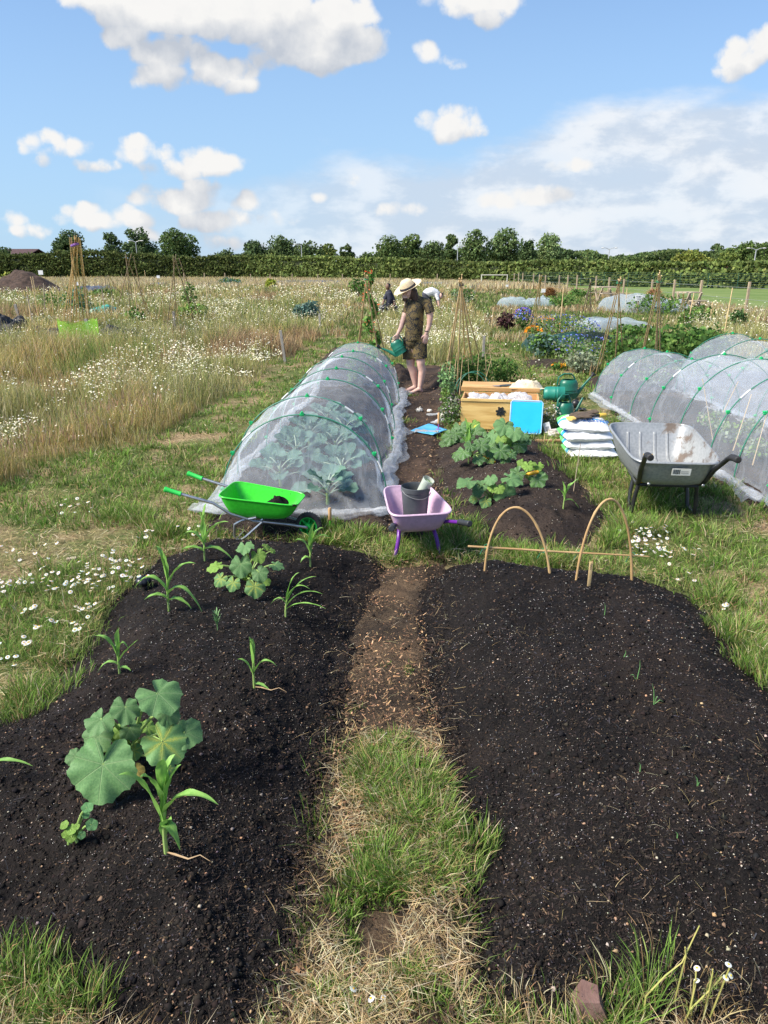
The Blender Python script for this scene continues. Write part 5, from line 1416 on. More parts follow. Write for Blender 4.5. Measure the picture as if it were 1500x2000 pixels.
MB().box((Wc / 2, Dc, Hc / 2), (Wc, th, Hc), bevel=.003).build('back_panel', PINEI, ch, False)
MB().box((Wc / 2, Dc / 2, .02), (Wc - 2 * th - .004, Dc - th - .002, .012)).build('floor_panel', PINEI, ch, False)
for x in (-.004, Wc + .004): MB().box((x, Dc / 2, .05), (.03, Dc + .03, .03), bevel=.004).build('batten', PINE, ch, False)
MB().box((Wc / 2, -.014, Hc - .014), (Wc + .01, .01, .028), bevel=.002).build('rim_strip', PINE, ch, False)
ld = MB(); rl = Matrix.Rotation(R(5), 3, 'X')
ld.box(Vector((Wc / 2 - .01, Dc + .185, Hc + .042)), (Wc + .05, .36, .02), rl, bevel=.005)
ld.box(Vector((Wc / 2 - .01, Dc + .015, Hc + .033)), (Wc + .05, .022, .05), rl, bevel=.005)
ld.build('lid', pm('pine_lid', (0.60, 0.36, 0.15), (0.44, 0.25, 0.09), 2.2, .55, stretch=(1.2, 8, 14)), ch, False)
lp = MB()   # black ragged latch plate
pts = []
for k in range(40):
    a = 2 * math.pi * k / 40; r_ = .045 * (1 + .22 * math.copysign(1, math.sin(a * 7)) * (1 if abs(math.sin(a)) < .97 else .2)); pts.append(Vector((.43 + r_ * math.cos(a) * .95, 0, Hc * .60 + r_ * math.sin(a) * 1.05)))
lp.loft([[p_ + Vector((0, -.0095, 0)) for p_ in pts], [p_ + Vector((0, -.0165, 0)) for p_ in pts]], cap0=True, cap1=True)
lp.build('latch_plate', pm('black_iron', (0.022, 0.026, 0.03), rough=.5, metal=.3), ch, False)
MB().ell((.43, -.019, Hc * .6), (.007, .005, .007), 10, 6).build('latch_knob', MATS['black_iron'], ch)
CM = Matrix.Translation(P0) @ Matrix.Rotation(rzc, 4, 'Z')
# heaps of white net in it
for i, (x, y_, rr_, lab) in enumerate(((.17, .2, .13, 'left heap of white netting inside the open wooden chest'), (.42, .2, .135, 'middle heap of white netting inside the open wooden chest'), (.65, .2, .145, 'right and tallest heap of white netting inside the open wooden chest'))):
    lump('netting_heap', CM @ Vector((x, y_, Hc - .06 + .02 * (i == 2))), rr_, netmat('heap_net_%d' % i, .62, (.80, .82, .86), .5, 22), lab, 'netting', 10 + i, .30, sc_=(1, 1, .62), n=60)['group'] = 'netting heaps in the chest'
# film of net rising from the right heap
# cream cloth on the lid
CL = pm('cream_cloth', (0.66, 0.58, 0.42), (0.55, 0.47, 0.33), 14, .9, .5)
vs = MB(); n = 34
for i in range(n + 1):
    for j in range(n + 1):
        u, v_ = i / n - .5, j / n - .5; q = max(0, 1 - (2 * math.hypot(u, v_)) ** 3)
        z = .075 * q * (.35 + 1.1 * float(fbm(u * 7 + 3, v_ * 7, 3, 91))) + .035 * abs(float(vnoise(u * 13, v_ * 13, 5)) - .5) * q
        vs.v.append((u * .38 + .03 * (float(vnoise(v_ * 8, 1, 2)) - .5), v_ * .26, z))
vs.f = [(i * (n + 1) + j, (i + 1) * (n + 1) + j, (i + 1) * (n + 1) + j + 1, i * (n + 1) + j + 1) for i in range(n) for j in range(n)]
o = vs.build('cloth', CL, None, loc=CM @ Vector((.70, Dc + .15, Hc + .048)), angle=180); tag(o, 'crumpled cream cloth lying on the back of the open chest lid', 'cloth')
# pruner-like tool on the lid
o = empty('secateurs', CM @ Vector((.42, Dc + .13, Hc + .052)), R(5), 'steel secateurs with dark handles lying on the chest lid', 'secateurs')
MB().tube([(-.02, 0, .008), (.05, .012, .01), (.12, .03, .012)], [(.006, .01), (.008, .012), (.006, .01)], 8).build('handle', pm('sec_dark', (0.05, .08, .10), rough=.5), o)
MB().tube([(-.02, 0, .008), (.05, -.012, .01), (.12, -.02, .02)], [(.006, .01), (.008, .012), (.006, .01)], 8).build('handle', MATS['sec_dark'], o)
MB().box((-.06, .004, .009), (.09, .022, .004), Matrix.Rotation(.12, 3, 'Z'), bevel=.001).build('blade', pm('blade_steel', (.5, .5, .5), rough=.3, metal=.8), o)
MB().box((-.05, -.012, .007), (.07, .014, .005), Matrix.Rotation(-.15, 3, 'Z'), bevel=.001).build('anvil_blade', MATS['blade_steel'], o)
# blue tray leaning on the chest
A_, B_ = CM @ Vector((.535, -.15, .0)), CM @ Vector((.90, -.17, 0))
o = empty('blue_tray', A_, rzc - R(3), 'bright blue plastic tray with white rim leaning on the right end of the chest', 'tray'); o.scale = (.93, .93, .93)
rl = Matrix.Rotation(R(-17), 3, 'X')
MB().box(rl @ Vector((.18, 0, .19)) + Vector((0, .0, .0)), (.345, .008, .355), rl, bevel=.003).build('panel', BLUE, o, False)
e = MB(); W_, H_ = .36, .375
cs = [(.0, .0), (W_, 0), (W_, H_), (0, H_)]
e.tube([rl @ Vector((x, -.004, z + .004)) for x, z in ((.02, 0), (W_ - .02, 0), (W_, .02), (W_, H_ - .02), (W_ - .02, H_), (.02, H_), (0, H_ - .02), (0, .02))], .0065, 8, closed=True)
e.build('rim', pm('pale_blue_plastic', (0.30, 0.58, 0.85), rough=.4), o)
# white printed leaflet beside it
p = S(1068, 848)
o = empty('leaflet', p, R(-15), 'white leaflet standing crookedly right of the blue tray', 'paper')
MB().box((0, 0, .07), (.07, .002, .12), Matrix.Rotation(R(-18), 3, 'Y')).build('sheet', pm('paper', (.75, .76, .76), (.6, .62, .65), 30, .7), o, False)
MB().box((.004, -.0022, .06), (.035, .001, .05), Matrix.Rotation(R(-18), 3, 'Y')).build('picture', pm('grey_print', (.25, .27, .30), rough=.7), o, False)
o = MB().box((.0, 0, .012), (.26, .05, .016), bevel=.003).build('wooden_batten', pm('batten_wood', (0.42, 0.25, 0.12), (0.3, 0.18, .09), 5, .8, stretch=(1, 8, 8)), None, False, loc=S(1070, 862)); tag(o, 'short brown wooden batten on the grass before the leaflet', 'wood')

# ------------------------------------------------------------------ watering cans
CANG = pm('can_green', (0.010, 0.14, 0.09), (0.008, 0.115, 0.075), 3, .38, .03)
CANG2 = pm('can_green_pale', (0.02, 0.23, 0.17), (0.016, 0.19, 0.14), 3, .42, .03)
ROSEB = pm('black_rose', (0.015, 0.015, 0.017), rough=.4)
def watering_can(M, label, h=.27, r=.105, ov=1.3, spout=True, rose=True, mat=None, open_top=.6, group='green watering cans'):
    mat = mat or CANG
    o = bpy.data.objects.new('watering_can', None); col.objects.link(o); o.matrix_world = M
    tag(o, label, 'watering can', group)
    pr = [(.001, .006), (r * .95, .006), (r * .99, 0), (r, .01), (r, h * .30), (r * 1.03, h * .32), (r * 1.03, h * .35), (r, h * .37), (r, h * .44), (r * 1.025, h * .46), (r * 1.025, h * .49), (r, h * .51), (r * .99, h * .78), (r * .96, h * .86), (r * .86, h * .95), (r * .74, h), (r * .72, h * 1.01), (r * .70, h), (r * .84, h * .93), (r * .94, h * .80), (r * .97, .015), (.001, .012)]
    MB().lathe(pr, 36, None, ov, 1.0).build('body', mat, o)
    MB().tube([(-r * ov * .98, 0, h * .55), (-r * ov * 1.25, 0, h * .80), (-r * ov * 1.15, 0, h * 1.15), (-r * ov * .6, 0, h * 1.32), (r * ov * .25, 0, h * 1.30), (r * ov * .60, 0, h * 1.12), (r * ov * .68, 0, h * .95)], [(.012, .010)] * 7, 10).build('handle', mat, o)
    if spout:
        sp_ = [(r * ov * .85, 0, h * .16), (r * ov * 1.15, 0, h * .30), (r * ov * 1.8, 0, h * .72), (r * ov * 2.5, 0, h * 1.12)]
        MB().tube(sp_, [(.024, .042), (.020, .030), (.014, .018), (.012, .012)], 12).build('spout', mat, o)
        if rose:
            d = (Vector(sp_[-1]) - Vector(sp_[-2])).normalized(); T = Matrix.Translation(sp_[-1]) @ d.to_track_quat('Z', 'Y').to_matrix().to_4x4()
            MB().lathe([(.001, -.01), (.013, -.01), (.015, .01), (.032, .045), (.034, .052), (.030, .056), (.001, .060)], 18, T).build('rose', ROSEB, o)
    return o
p = S(1108, 778); watering_can(Matrix.Translation(p) @ Matrix.Rotation(R(12), 4, 'Z'), 'upright green watering can whose spout with black rose points right', h=.255, r=.105, ov=1.25)
p = S(1101, 836); watering_can(Matrix.Translation(p) @ Matrix.Rotation(R(28), 4, 'Z'), 'green watering can nearest the compost bags with its spout bare', h=.285, r=.085, ov=1.15, rose=False)
p = S(1082, 783, .095); watering_can(Matrix.Translation(p + Vector((.13, 0, 0))) @ Matrix.Rotation(R(-8), 4, 'Z') @ Matrix.Rotation(R(-90), 4, 'Y'), 'green watering can lying on its side with the open top to the left', h=.27, r=.095, ov=1.0, spout=False, mat=CANG2)
p = S(1123, 800)
o = empty('watering_rose', p, 0, 'loose round black watering rose on the grass beside the nearest can', 'watering rose')
MB().ell((0, 0, .075), .052, 20, 12).build('bulb', ROSEB, o); MB().tube([(-.03, 0, .07), (-.09, .01, .06), (-.13, .01, .03)], [.02, .016, .02], 10).build('neck', ROSEB, o)
MB().lathe([(.001, .012), (.05, .012), (.075, .022), (.078, .02), (.055, .004), (.001, .0)], 24, Matrix.Translation((.05, -.03, .0))).build('cap', ROSEB, o)

# ------------------------------------------------------------------ compost bags
def bagmat():
    m = bpy.data.materials.new('bag_plastic'); m.use_nodes = True; t = NT(m.node_tree); b = m.node_tree.nodes['Principled BSDF']; b.inputs['Roughness'].default_value = .38
    co = t.n('ShaderNodeTexCoord').outputs['Object']; sp = t.n('ShaderNodeSeparateXYZ'); t.l(co, sp.inputs[0])
    wv = t.noise(co, 9, 2)
    xx = t.math('ADD', sp.outputs[1], t.math('MULTIPLY', wv.outputs['Fac'], .03))
    k1 = t.math('MULTIPLY', t.math('GREATER_THAN', xx, -.045), t.math('LESS_THAN', xx, .012))
    c = t.mix(k1, (0.78, 0.79, 0.80), (0.04, 0.36, 0.72))
    gk = t.math('GREATER_THAN', t.math('SUBTRACT', xx, t.math('MULTIPLY', sp.outputs[0], 1.1)), .27)
    c = t.mix(gk, c, (0.12, 0.50, 0.10))
    t.l(c, b.inputs['Base Color'])
    nb = t.noise(co, 16, 4, .6, dist=1.2); bp = t.n('ShaderNodeBump'); bp.inputs['Strength'].default_value = .5; bp.inputs['Distance'].default_value = .012
    t.l(nb.outputs['Fac'], bp.inputs['Height']); t.l(bp.outputs[0], b.inputs['Normal']); return m
BAG = bagmat()
def sack(seed, L=.47, W=.38, H=.135):
    n = 40; top = []; f = []
    mb = MB()
    def hgt(u, v_):
        e = (1 - abs(u) ** 3.2) * (1 - abs(v_) ** 3.2); return max(0, e) ** .55
    for s in (1, -1):
        b = len(mb.v)
        for i in range(n + 1):
            for j in range(n + 1):
                u, v_ = i / n * 2 - 1, j / n * 2 - 1
                h = hgt(u, v_); ru = 1 - .05 * v_ * v_; rv = 1 - .05 * u * u
                wr_n = (float(vnoise(u * 4 + seed * 3, v_ * 4, seed)) - .5) * .022 * h + (float(vnoise(u * 11 + 5, v_ * 9, seed + 2)) - .5) * .009
                z = s * H / 2 * h * (1 if s > 0 else .75) + wr_n
                mb.v.append((u * L / 2 * ru, v_ * W / 2 * rv, z))
        mb.f += [tuple(b + q for q in ((i * (n + 1) + j, (i + 1) * (n + 1) + j, (i + 1) * (n + 1) + j + 1, i * (n + 1) + j + 1) if s > 0 else (i * (n + 1) + j, i * (n + 1) + j + 1, (i + 1) * (n + 1) + j + 1, (i + 1) * (n + 1) + j))) for i in range(n) for j in range(n)]
    return mb
pb = S(1150, 893); bx, by = pb.x - .005, pb.y + .10
ordn = ['lowest', 'second lowest', 'second highest', 'topmost']
offs = [(.03, 0.0, 3, .045), (.005, .02, -2, .125), (-.02, .015, 4, .205), (-.045, .03, -6, .29)]
for i, (dx, dy, rz, z) in enumerate(offs):
    o = empty('sand_bag', (bx + dx, by + dy, z), R(rz), 'white plastic sack with blue band, %s of the stack of four' % ordn[i], 'sack', 'stack of white sacks')
    o.rotation_euler = (R(4), R(3 if i == 3 else 0), R(rz))
    sack(i + 1).build('sack', BAG, o, angle=180)
    if i == 3:
        me = text_mesh("CHILDREN'S", .062, .0004)
        t_ = place('lettering', me, pm('bag_ink', (0.01, 0.10, 0.42), rough=.5), o, (.05, -.095, .066)); t_.rotation_euler = (R(14), R(2), R(3))
TOPB = Vector((bx - .045, by + .03, .355))
glove(TOPB + Vector((.0, .03, .012)), R(-160), GLB, 'dark brown work glove lying across the topmost white sack', tilt=.1)
glove(TOPB + Vector((-.03, -.07, .008)), R(25), GLB, 'dark brown work glove at the front edge of the topmost sack', cuff=pm('glove_yellow', (.62, .45, .12), rough=.7), tilt=-.05)
o = empty('torch', TOPB + Vector((.10, -.015, .022)), R(8), 'short yellow cylinder with black end on the topmost white sack', 'torch')
MB().tube([(-.08, 0, 0), (.05, 0, 0)], .013, 12).build('tube', ROSEB, o); MB().tube([(.05, 0, 0), (.11, 0, 0), (.115, 0, 0)], [.022, .022, .018], 14).build('head', pm('torch_yellow', (0.68, 0.45, 0.07), rough=.45), o)
o = lump('crumpled_cloth', S(1085, 850, .02), .09, pm('dirty_plastic', (.55, .52, .48), (.4, .36, .32), 20, .6), 'crumpled dirty white plastic left of the sack stack', 'plastic', 21, .4, sc_=(1.2, .8, .55), n=40)
# ------------------------------------------------------------------ garden plants
def squash_leafmat(name, base, dark, vein, mott=0.0, mottc=(0.45, 0.55, 0.42), yellow=0.0):
    m = bpy.data.materials.new(name); m.use_nodes = True; t = NT(m.node_tree); nt = m.node_tree; b = nt.nodes['Principled BSDF']
    uv = t.n('ShaderNodeUVMap'); uv.uv_map = 'UVMap'; sp = t.n('ShaderNodeSeparateXYZ'); t.l(uv.outputs[0], sp.inputs[0])
    x = t.math('SUBTRACT', sp.outputs[0], .5); y = t.math('SUBTRACT', sp.outputs[1], .5)
    an = t.math('ARCTAN2', y, x); rr = t.math('SQRT', t.math('ADD', t.math('MULTIPLY', x, x), t.math('MULTIPLY', y, y)))
    k = 7 / (2 * math.pi)
    fr = t.math('ABSOLUTE', t.math('SUBTRACT', t.math('FRACT', t.math('ADD', t.math('MULTIPLY', an, k), 0.5)), 0.5))
    v1 = t.sstep(t.math('MULTIPLY', fr, rr), 0.009, 0.003)
    br = t.math('ABSOLUTE', t.math('SUBTRACT', t.math('FRACT', t.math('ADD', t.math('MULTIPLY', rr, 16.0), t.math('MULTIPLY', fr, -5.0))), 0.5))
    v2 = t.math('MULTIPLY', t.sstep(br, 0.07, 0.02), 0.45)
    vv = t.math('MAXIMUM', v1, v2)
    oi = t.n('ShaderNodeObjectInfo')
    co = t.vmath('ADD', t.n('ShaderNodeTexCoord').outputs['Object'], oi.outputs['Location']).outputs[0]
    n1 = t.noise(co, 14, 3); c = t.mix(t.sstep(n1.outputs['Fac'], .35, .65), base, dark)
    sc1 = t.math('MULTIPLY_ADD', oi.outputs['Random'], .35, .82)
    c = t.vmath('SCALE', c); t.l(sc1, c.inputs['Scale']); c = c.outputs[0]
    if mott:
        n2 = t.noise(co, 60, 3); kk = t.math('MULTIPLY', t.sstep(n2.outputs['Fac'], .54, .60), t.sstep(fr, .30, .12)); c = t.mix(t.math('MULTIPLY', kk, mott), c, mottc)
    if yellow:
        n2 = t.noise(co, 70, 4); kk = t.math('MULTIPLY', t.sstep(n2.outputs['Fac'], .45, .60), t.sstep(t.math('ADD', t.math('MULTIPLY', fr, .8), t.math('MULTIPLY', rr, .9)), .50, .16)); c = t.mix(t.math('MULTIPLY', kk, yellow), c, (0.58, 0.56, 0.05))
    c = t.mix(t.math('MULTIPLY', vv, .34), c, vein)
    t.l(c, b.inputs['Base Color']); b.inputs['Roughness'].default_value = .6; b.inputs['Specular IOR Level'].default_value = .3
    bp = t.n('ShaderNodeBump'); bp.inputs['Strength'].default_value = .5; bp.inputs['Distance'].default_value = .004; bp.invert = True
    t.l(vv, bp.inputs['Height']); t.l(bp.outputs[0], b.inputs['Normal'])
    tr = t.n('ShaderNodeBsdfTranslucent'); t.l(c, tr.inputs[0]); ms = t.n('ShaderNodeMixShader'); ms.inputs[0].default_value = .22
    t.l(b.outputs[0], ms.inputs[1]); t.l(tr.outputs[0], ms.inputs[2]); t.l(ms.outputs[0], nt.nodes['Material Output'].inputs[0])
    return m
PUMPL = squash_leafmat('pumpkin_leaf', (0.13, 0.26, 0.095), (0.095, 0.205, 0.075), (0.34, 0.44, 0.22), mott=.22, mottc=(0.34, 0.44, 0.25))
PUMPY = squash_leafmat('pumpkin_leaf_yellow', (0.14, 0.28, 0.10), (0.11, 0.24, 0.08), (0.46, 0.50, 0.16), yellow=1.0)
COURL = squash_leafmat('courgette_leaf', (0.10, 0.21, 0.06), (0.075, 0.17, 0.05), (0.25, 0.36, 0.18), mott=.8)
FRESH = squash_leafmat('young_leaf', (0.20, 0.34, 0.06), (0.15, 0.28, 0.05), (0.40, 0.5, 0.18))
CABL = squash_leafmat('cabbage_leaf', (0.13, 0.24, 0.185), (0.10, 0.20, 0.155), (0.42, 0.52, 0.44))
NASTL = squash_leafmat('nasturtium_leaf', (0.13, 0.30, 0.11), (0.10, 0.25, 0.085), (0.36, 0.5, 0.3))
DEADL = pm('dead_leaf', (0.38, 0.25, 0.07), (0.50, 0.40, 0.10), 18, .8)
STEMG = pm('squash_stem', (0.30, 0.42, 0.12), (0.22, 0.34, 0.09), 9, .5)
def leaf_geom(kind, seed, n=56, rings=9):
    rs = np.random.default_rng(seed); V = [(0, 0, 0)]; UV = [(.5, .5)]; F = []
    ph = rs.uniform(0, 6.28, 6)
    for i in range(1, rings + 1):
        q = i / rings
        for j in range(n):
            a = -math.pi + 2 * math.pi * j / n
            if kind == 'squash':
                r = .86 + .12 * abs(math.cos(2.5 * a)) ** 1.5 + .02 * math.sin(11 * a + ph[0]) ; r *= 1 - .86 * math.exp(-((math.pi - abs(a)) / .26) ** 2); r *= 1 + .14 * math.cos(a); r *= 1 + .03 * math.sin(23 * a + ph[3]) * q
            elif kind == 'courgette':
                r = .74 + .24 * (abs(math.cos(2.5 * a)) ** 1.3) + .05 * math.sin(17 * a + ph[0]); r *= 1 - .62 * math.exp(-((math.pi - abs(a)) / .35) ** 2)
            elif kind == 'cabbage':
                r = (.62 + .38 * math.cos(a)) * 1.25 + .28 + .03 * math.sin(13 * a + ph[0])
                r *= .72
            elif kind == 'round':
                r = .9 + .05 * math.cos(5 * a + ph[0])
            rr = r * q; x, y = rr * math.cos(a), rr * math.sin(a)
            z = .12 * rr * rr * math.cos(2 * a + .2) - .14 * rr * rr + .08 * q * q * math.sin(4 * a + ph[1]) + .08 * q ** 3 * math.sin(9 * a + ph[2]) - .03 * abs(math.sin(3.5 * a)) * q + .16 * abs(y) - .20 * max(0, x) ** 2
            if kind == 'cabbage': z = .22 * rr * rr * math.sin(a) ** 2 * 2 + .07 * q * q * math.sin(8 * a + ph[1]) - .12 * x * x * (1 if x > 0 else 0)
            if kind == 'round': z = .12 * rr + .05 * q * q * math.sin(5 * a + ph[1])
            V.append((x, y, z)); UV.append((.5 + .45 * x, .5 + .45 * y))
    for j in range(n): F.append((0, 1 + j, 1 + (j + 1) % n))
    for i in range(rings - 1):
        for j in range(n): F.append((1 + i * n + j, 1 + (i + 1) * n + j, 1 + (i + 1) * n + (j + 1) % n, 1 + i * n + (j + 1) % n))
    me = bpy.data.meshes.new('leaf'); me.from_pydata(V, [], F); me.update()
    ul = me.uv_layers.new(name='UVMap'); idx = np.zeros(len(me.loops), np.int32); me.loops.foreach_get('vertex_index', idx)
    ul.data.foreach_set('uv', np.array(UV)[idx].astype(np.float32).ravel()); me.polygons.foreach_set('use_smooth', np.ones(len(me.polygons), bool))
    return me
LG = {k: [leaf_geom(k, s) for s in range(3)] for k in ('squash', 'courgette', 'cabbage', 'round')}
LEAFM = {}
def leaf_obj(root, kind, mat, pos, out, nrm, r, label=None):
    """blade with its stalk end at pos (local), tip towards out, upper face towards nrm"""
    key = (kind, random.randrange(3), mat.name)
    if key not in LEAFM:
        me = LG[key[0]][key[1]].copy(); me.materials.append(mat); LEAFM[key] = me
    o = bpy.data.objects.new('leaf', LEAFM[key]); col.objects.link(o); o.parent = root
    z = nrm.normalized(); x = (out - z * out.dot(z)).normalized(); y = z.cross(x)
    M = Matrix((x, y, z)).transposed().to_4x4(); M = Matrix.Translation(pos) @ M @ Matrix.Diagonal((r, r * random.uniform(.92, 1.08), r, 1))
    o.matrix_local = M
    if label: o['label'] = label
    return o
def petiole(root, p0, p1, r=.006, mat=None, name='leaf_stalk', bow=.35):
    mid = p0.lerp(p1, .55); mid.z = max(p0.z, p1.z) * .6 + mid.z * .4 + (p1 - p0).length * .10
    pts = [p0 * (1 - t_) ** 2 + mid * 2 * t_ * (1 - t_) + p1 * t_ ** 2 for t_ in (0, .2, .4, .6, .8, 1)]
    return MB().tube(pts, [r * 1.3, r * 1.15, r, r * .95, r * .85, r * .7], 7).build(name, mat or STEMG, root)
def squash_plant(base_px, leaves, label, kind='squash', mat=None, name='pumpkin_plant', cat='pumpkin plant', lift=.02):
    """leaves: (px, py, height above ground, radius px, material or None, face camera 0..1)"""
    b = S(*base_px); o = empty(name, b, 0, label, cat); zb = b.z
    for L in leaves:
        px, py, h, rp = L[:4]; mt_ = (L[4] if len(L) > 4 and L[4] else mat); face = L[5] if len(L) > 5 else .45
        p = G(px, py, zb + h); r = rp * mpp(p) * .69; out = Vector((p.x - b.x, p.y - b.y, 0))
        if out.length < .01: out = Vector((0, -1, 0))
        out.normalize(); toc = (Vector((0, 0, CAM_H)) - p).normalized()
        nrm = Vector((0, 0, 1)) * (1 - face) + toc * face + out * .25 + Vector((random.uniform(-.28, .28), random.uniform(-.2, .2), 0))
        # blade centre is at p: stalk joins a little behind
        z = nrm.normalized(); xo = (out - z * out.dot(z)).normalized(); at = p - b - xo * r * .12
        leaf_obj(o, kind, mt_, at, out, nrm, r, 'yellow and green mottled leaf' if mt_ is PUMPY else ('withered brown leaf' if mt_ is DEADL else None))
        petiole(o, Vector((random.uniform(-.015, .015), random.uniform(-.015, .015), 0)), at, .0055 if rp > 20 else .0035)
    return o
Y_, Dd = PUMPY, DEADL
squash_plant((252, 1478), [(200,1502,.12,98,None,.75),(322,1452,.15,68,Y_,.62),(365,1432,.15,46,None,.45),(328,1392,.22,40,None,.5),(312,1358,.30,66,None,.10),(245,1385,.24,46,None,.15),(195,1408,.22,46,None,.25),(190,1440,.15,48,None,.5),(146,1478,.05,28,None,.5),(262,1468,.08,26,Y_,.5),(255,1425,.14,34,None,.3),(330,1502,.03,20,Y_,.4),(266,1506,.03,26,Dd,.4),(290,1420,.10,30,FRESH,.3),(232,1430,.12,26,FRESH,.3)],
             'large pumpkin plant with broad leaves in the near left bed', mat=PUMPL)
squash_plant((487, 1132), [(470,1105,.14,36,None,.7),(478,1068,.24,28,None,.15),(505,1085,.2,24,FRESH,.5),(507,1120,.12,26,None,.5),(498,1148,.06,30,Y_,.6),(455,1140,.06,24,Y_,.6),(430,1132,.06,24,Y_,.5),(420,1106,.10,26,FRESH,.15),(540,1104,.10,24,None,.15),(520,1068,.16,14,FRESH,.4),(532,1075,.12,12,FRESH,.4),(520,1136,.05,14,FRESH,.3)],
             'pumpkin plant with yellowing lower leaves at the back of the left bed', mat=PUMPL)
squash_plant((960, 976), [(912,940,.17,32,None,.15),(940,948,.12,24,None,.3),(1000,935,.18,34,None,.15),(933,958,.09,20,None,.6),(988,967,.06,38,None,.75),(958,936,.18,20,None,.35),(948,980,.02,20,Y_,.5),(925,975,.02,14,Y_,.5),(962,952,.12,16,FRESH,.3),(975,955,.12,16,FRESH,.3),(900,950,.10,14,None,.1)],
             'pumpkin plant nearest the cane hoops in the brown bed behind', mat=PUMPL)
def courgette(base_px, leaves, label, fruits=()):
    o = squash_plant(base_px, leaves, label, 'courgette', COURL, 'courgette_plant', 'courgette plant'); b = o.location
    yf = pm('courgette_yellow', (0.80, 0.46, 0.02), (0.72, 0.38, 0.02), 12, .35)
    for (px, py, h, L, dx, dz) in fruits:
        p = G(px, py, b.z + h) - b; d = Vector((dx, -.3, dz)).normalized() * L
        MB().tube([p - d * .5, p - d * .35, p, p + d * .4, p + d * .5], [.004, .011, .015, .013, .007], 12).build('courgette', yf, o)
    return o
courgette((1036, 938), [(1010,925,.10,26),(1052,938,.05,28,None,.6),(1030,912,.16,18,FRESH),(1018,905,.16,16,FRESH),(1052,912,.14,16,FRESH),(1000,935,.06,16,None,.5),(1040,905,.17,14,FRESH,.2),(1060,928,.08,14)],
          'courgette with one yellow fruit, right of the pumpkin nearest the hoops', [(1040,924,.10,.10,.9,.3)])
courgette((922, 892), [(905,885,.12,24),(940,872,.16,26),(980,882,.12,30,None,.5),(988,898,.05,22,None,.6),(935,898,.06,22),(893,892,.06,18),(958,888,.08,20),(1002,888,.10,18),(918,872,.18,20),(947,860,.2,18),(958,902,.03,14,Y_)],
          'courgette in the middle of the brown bed with yellow fruit on the soil', [(952,893,.03,.16,.95,.05),(960,902,.02,.07,.9,0)])
courgette((905, 852), [(880,855,.12,28),(900,838,.18,26),(930,845,.15,28),(870,868,.05,20),(945,858,.1,24),(915,862,.1,24),(890,848,.16,22),(925,830,.18,20,FRESH),(940,868,.06,20),(895,866,.06,20)],
          'courgette with dark leaves before the left end of the chest', [(926,838,.16,.10,.4,.8)])
squash_plant((990, 872), [(985,832,.24,34,None,.2),(1005,845,.2,26,None,.3),(965,850,.16,24),(1020,852,.14,22,None,.2),(1015,870,.07,24,COURL,.6),(992,884,.02,16,FRESH,.6),(965,868,.06,20,COURL,.5),(1000,860,.10,20,FRESH,.4),(978,858,.14,16,FRESH,.4),(1028,862,.10,16,COURL,.3)],
             'tall leafy squash with pale yellow stem in front of the blue tray', 'squash', PUMPL)
# nasturtium
squash_plant((147, 1642), [(180,1612,.07,19,None,.6),(172,1578,.12,18,None,.45),(168,1592,.09,13,None,.4),(140,1622,.05,17,FRESH,.4),(125,1612,.06,14,FRESH,.4),(138,1636,.03,18,FRESH,.6),(160,1632,.04,12,None,.6),(128,1630,.03,14,FRESH,.5),(150,1615,.06,10,FRESH,.4)],
             'small round leaved nasturtium at the front of the near left bed', 'round', NASTL, 'nasturtium', 'nasturtium')
# sweetcorn
CORNM = pm('corn_leaf', (0.25, 0.46, 0.10), (0.18, 0.38, 0.075), 8, .5, attr=False, trans=.25, stretch=(6, 6, 1))
CORNS = pm('corn_stalk', (0.30, 0.42, 0.13), (0.22, 0.34, 0.09), 8, .5)
DRYB = pm('dry_blade', (0.30, 0.19, 0.10), (0.42, 0.30, 0.17), 12, .8)
def ribbon(pts, ws, up, fold=.35, n=7, twist=0.0):
    mb = MB(); rg = []; k = len(pts)
    for i, p in enumerate(pts):
        t_ = (pts[min(i + 1, k - 1)] - pts[max(i - 1, 0)]).normalized(); s = t_.cross(up)
        s = s.normalized() if s.length > 1e-4 else Vector((1, 0, 0)); nn_ = s.cross(t_).normalized()
        if twist: q = Quaternion(t_, twist * i / k); s = q @ s; nn_ = q @ nn_
        rg.append([p + s * (ws[i] * u) + nn_ * (fold * ws[i] * abs(u) + .12 * ws[i] * math.sin(i * 1.3 + u * 4)) for u in np.linspace(-1, 1, n)])
    mb.loft(rg, close=False); return mb
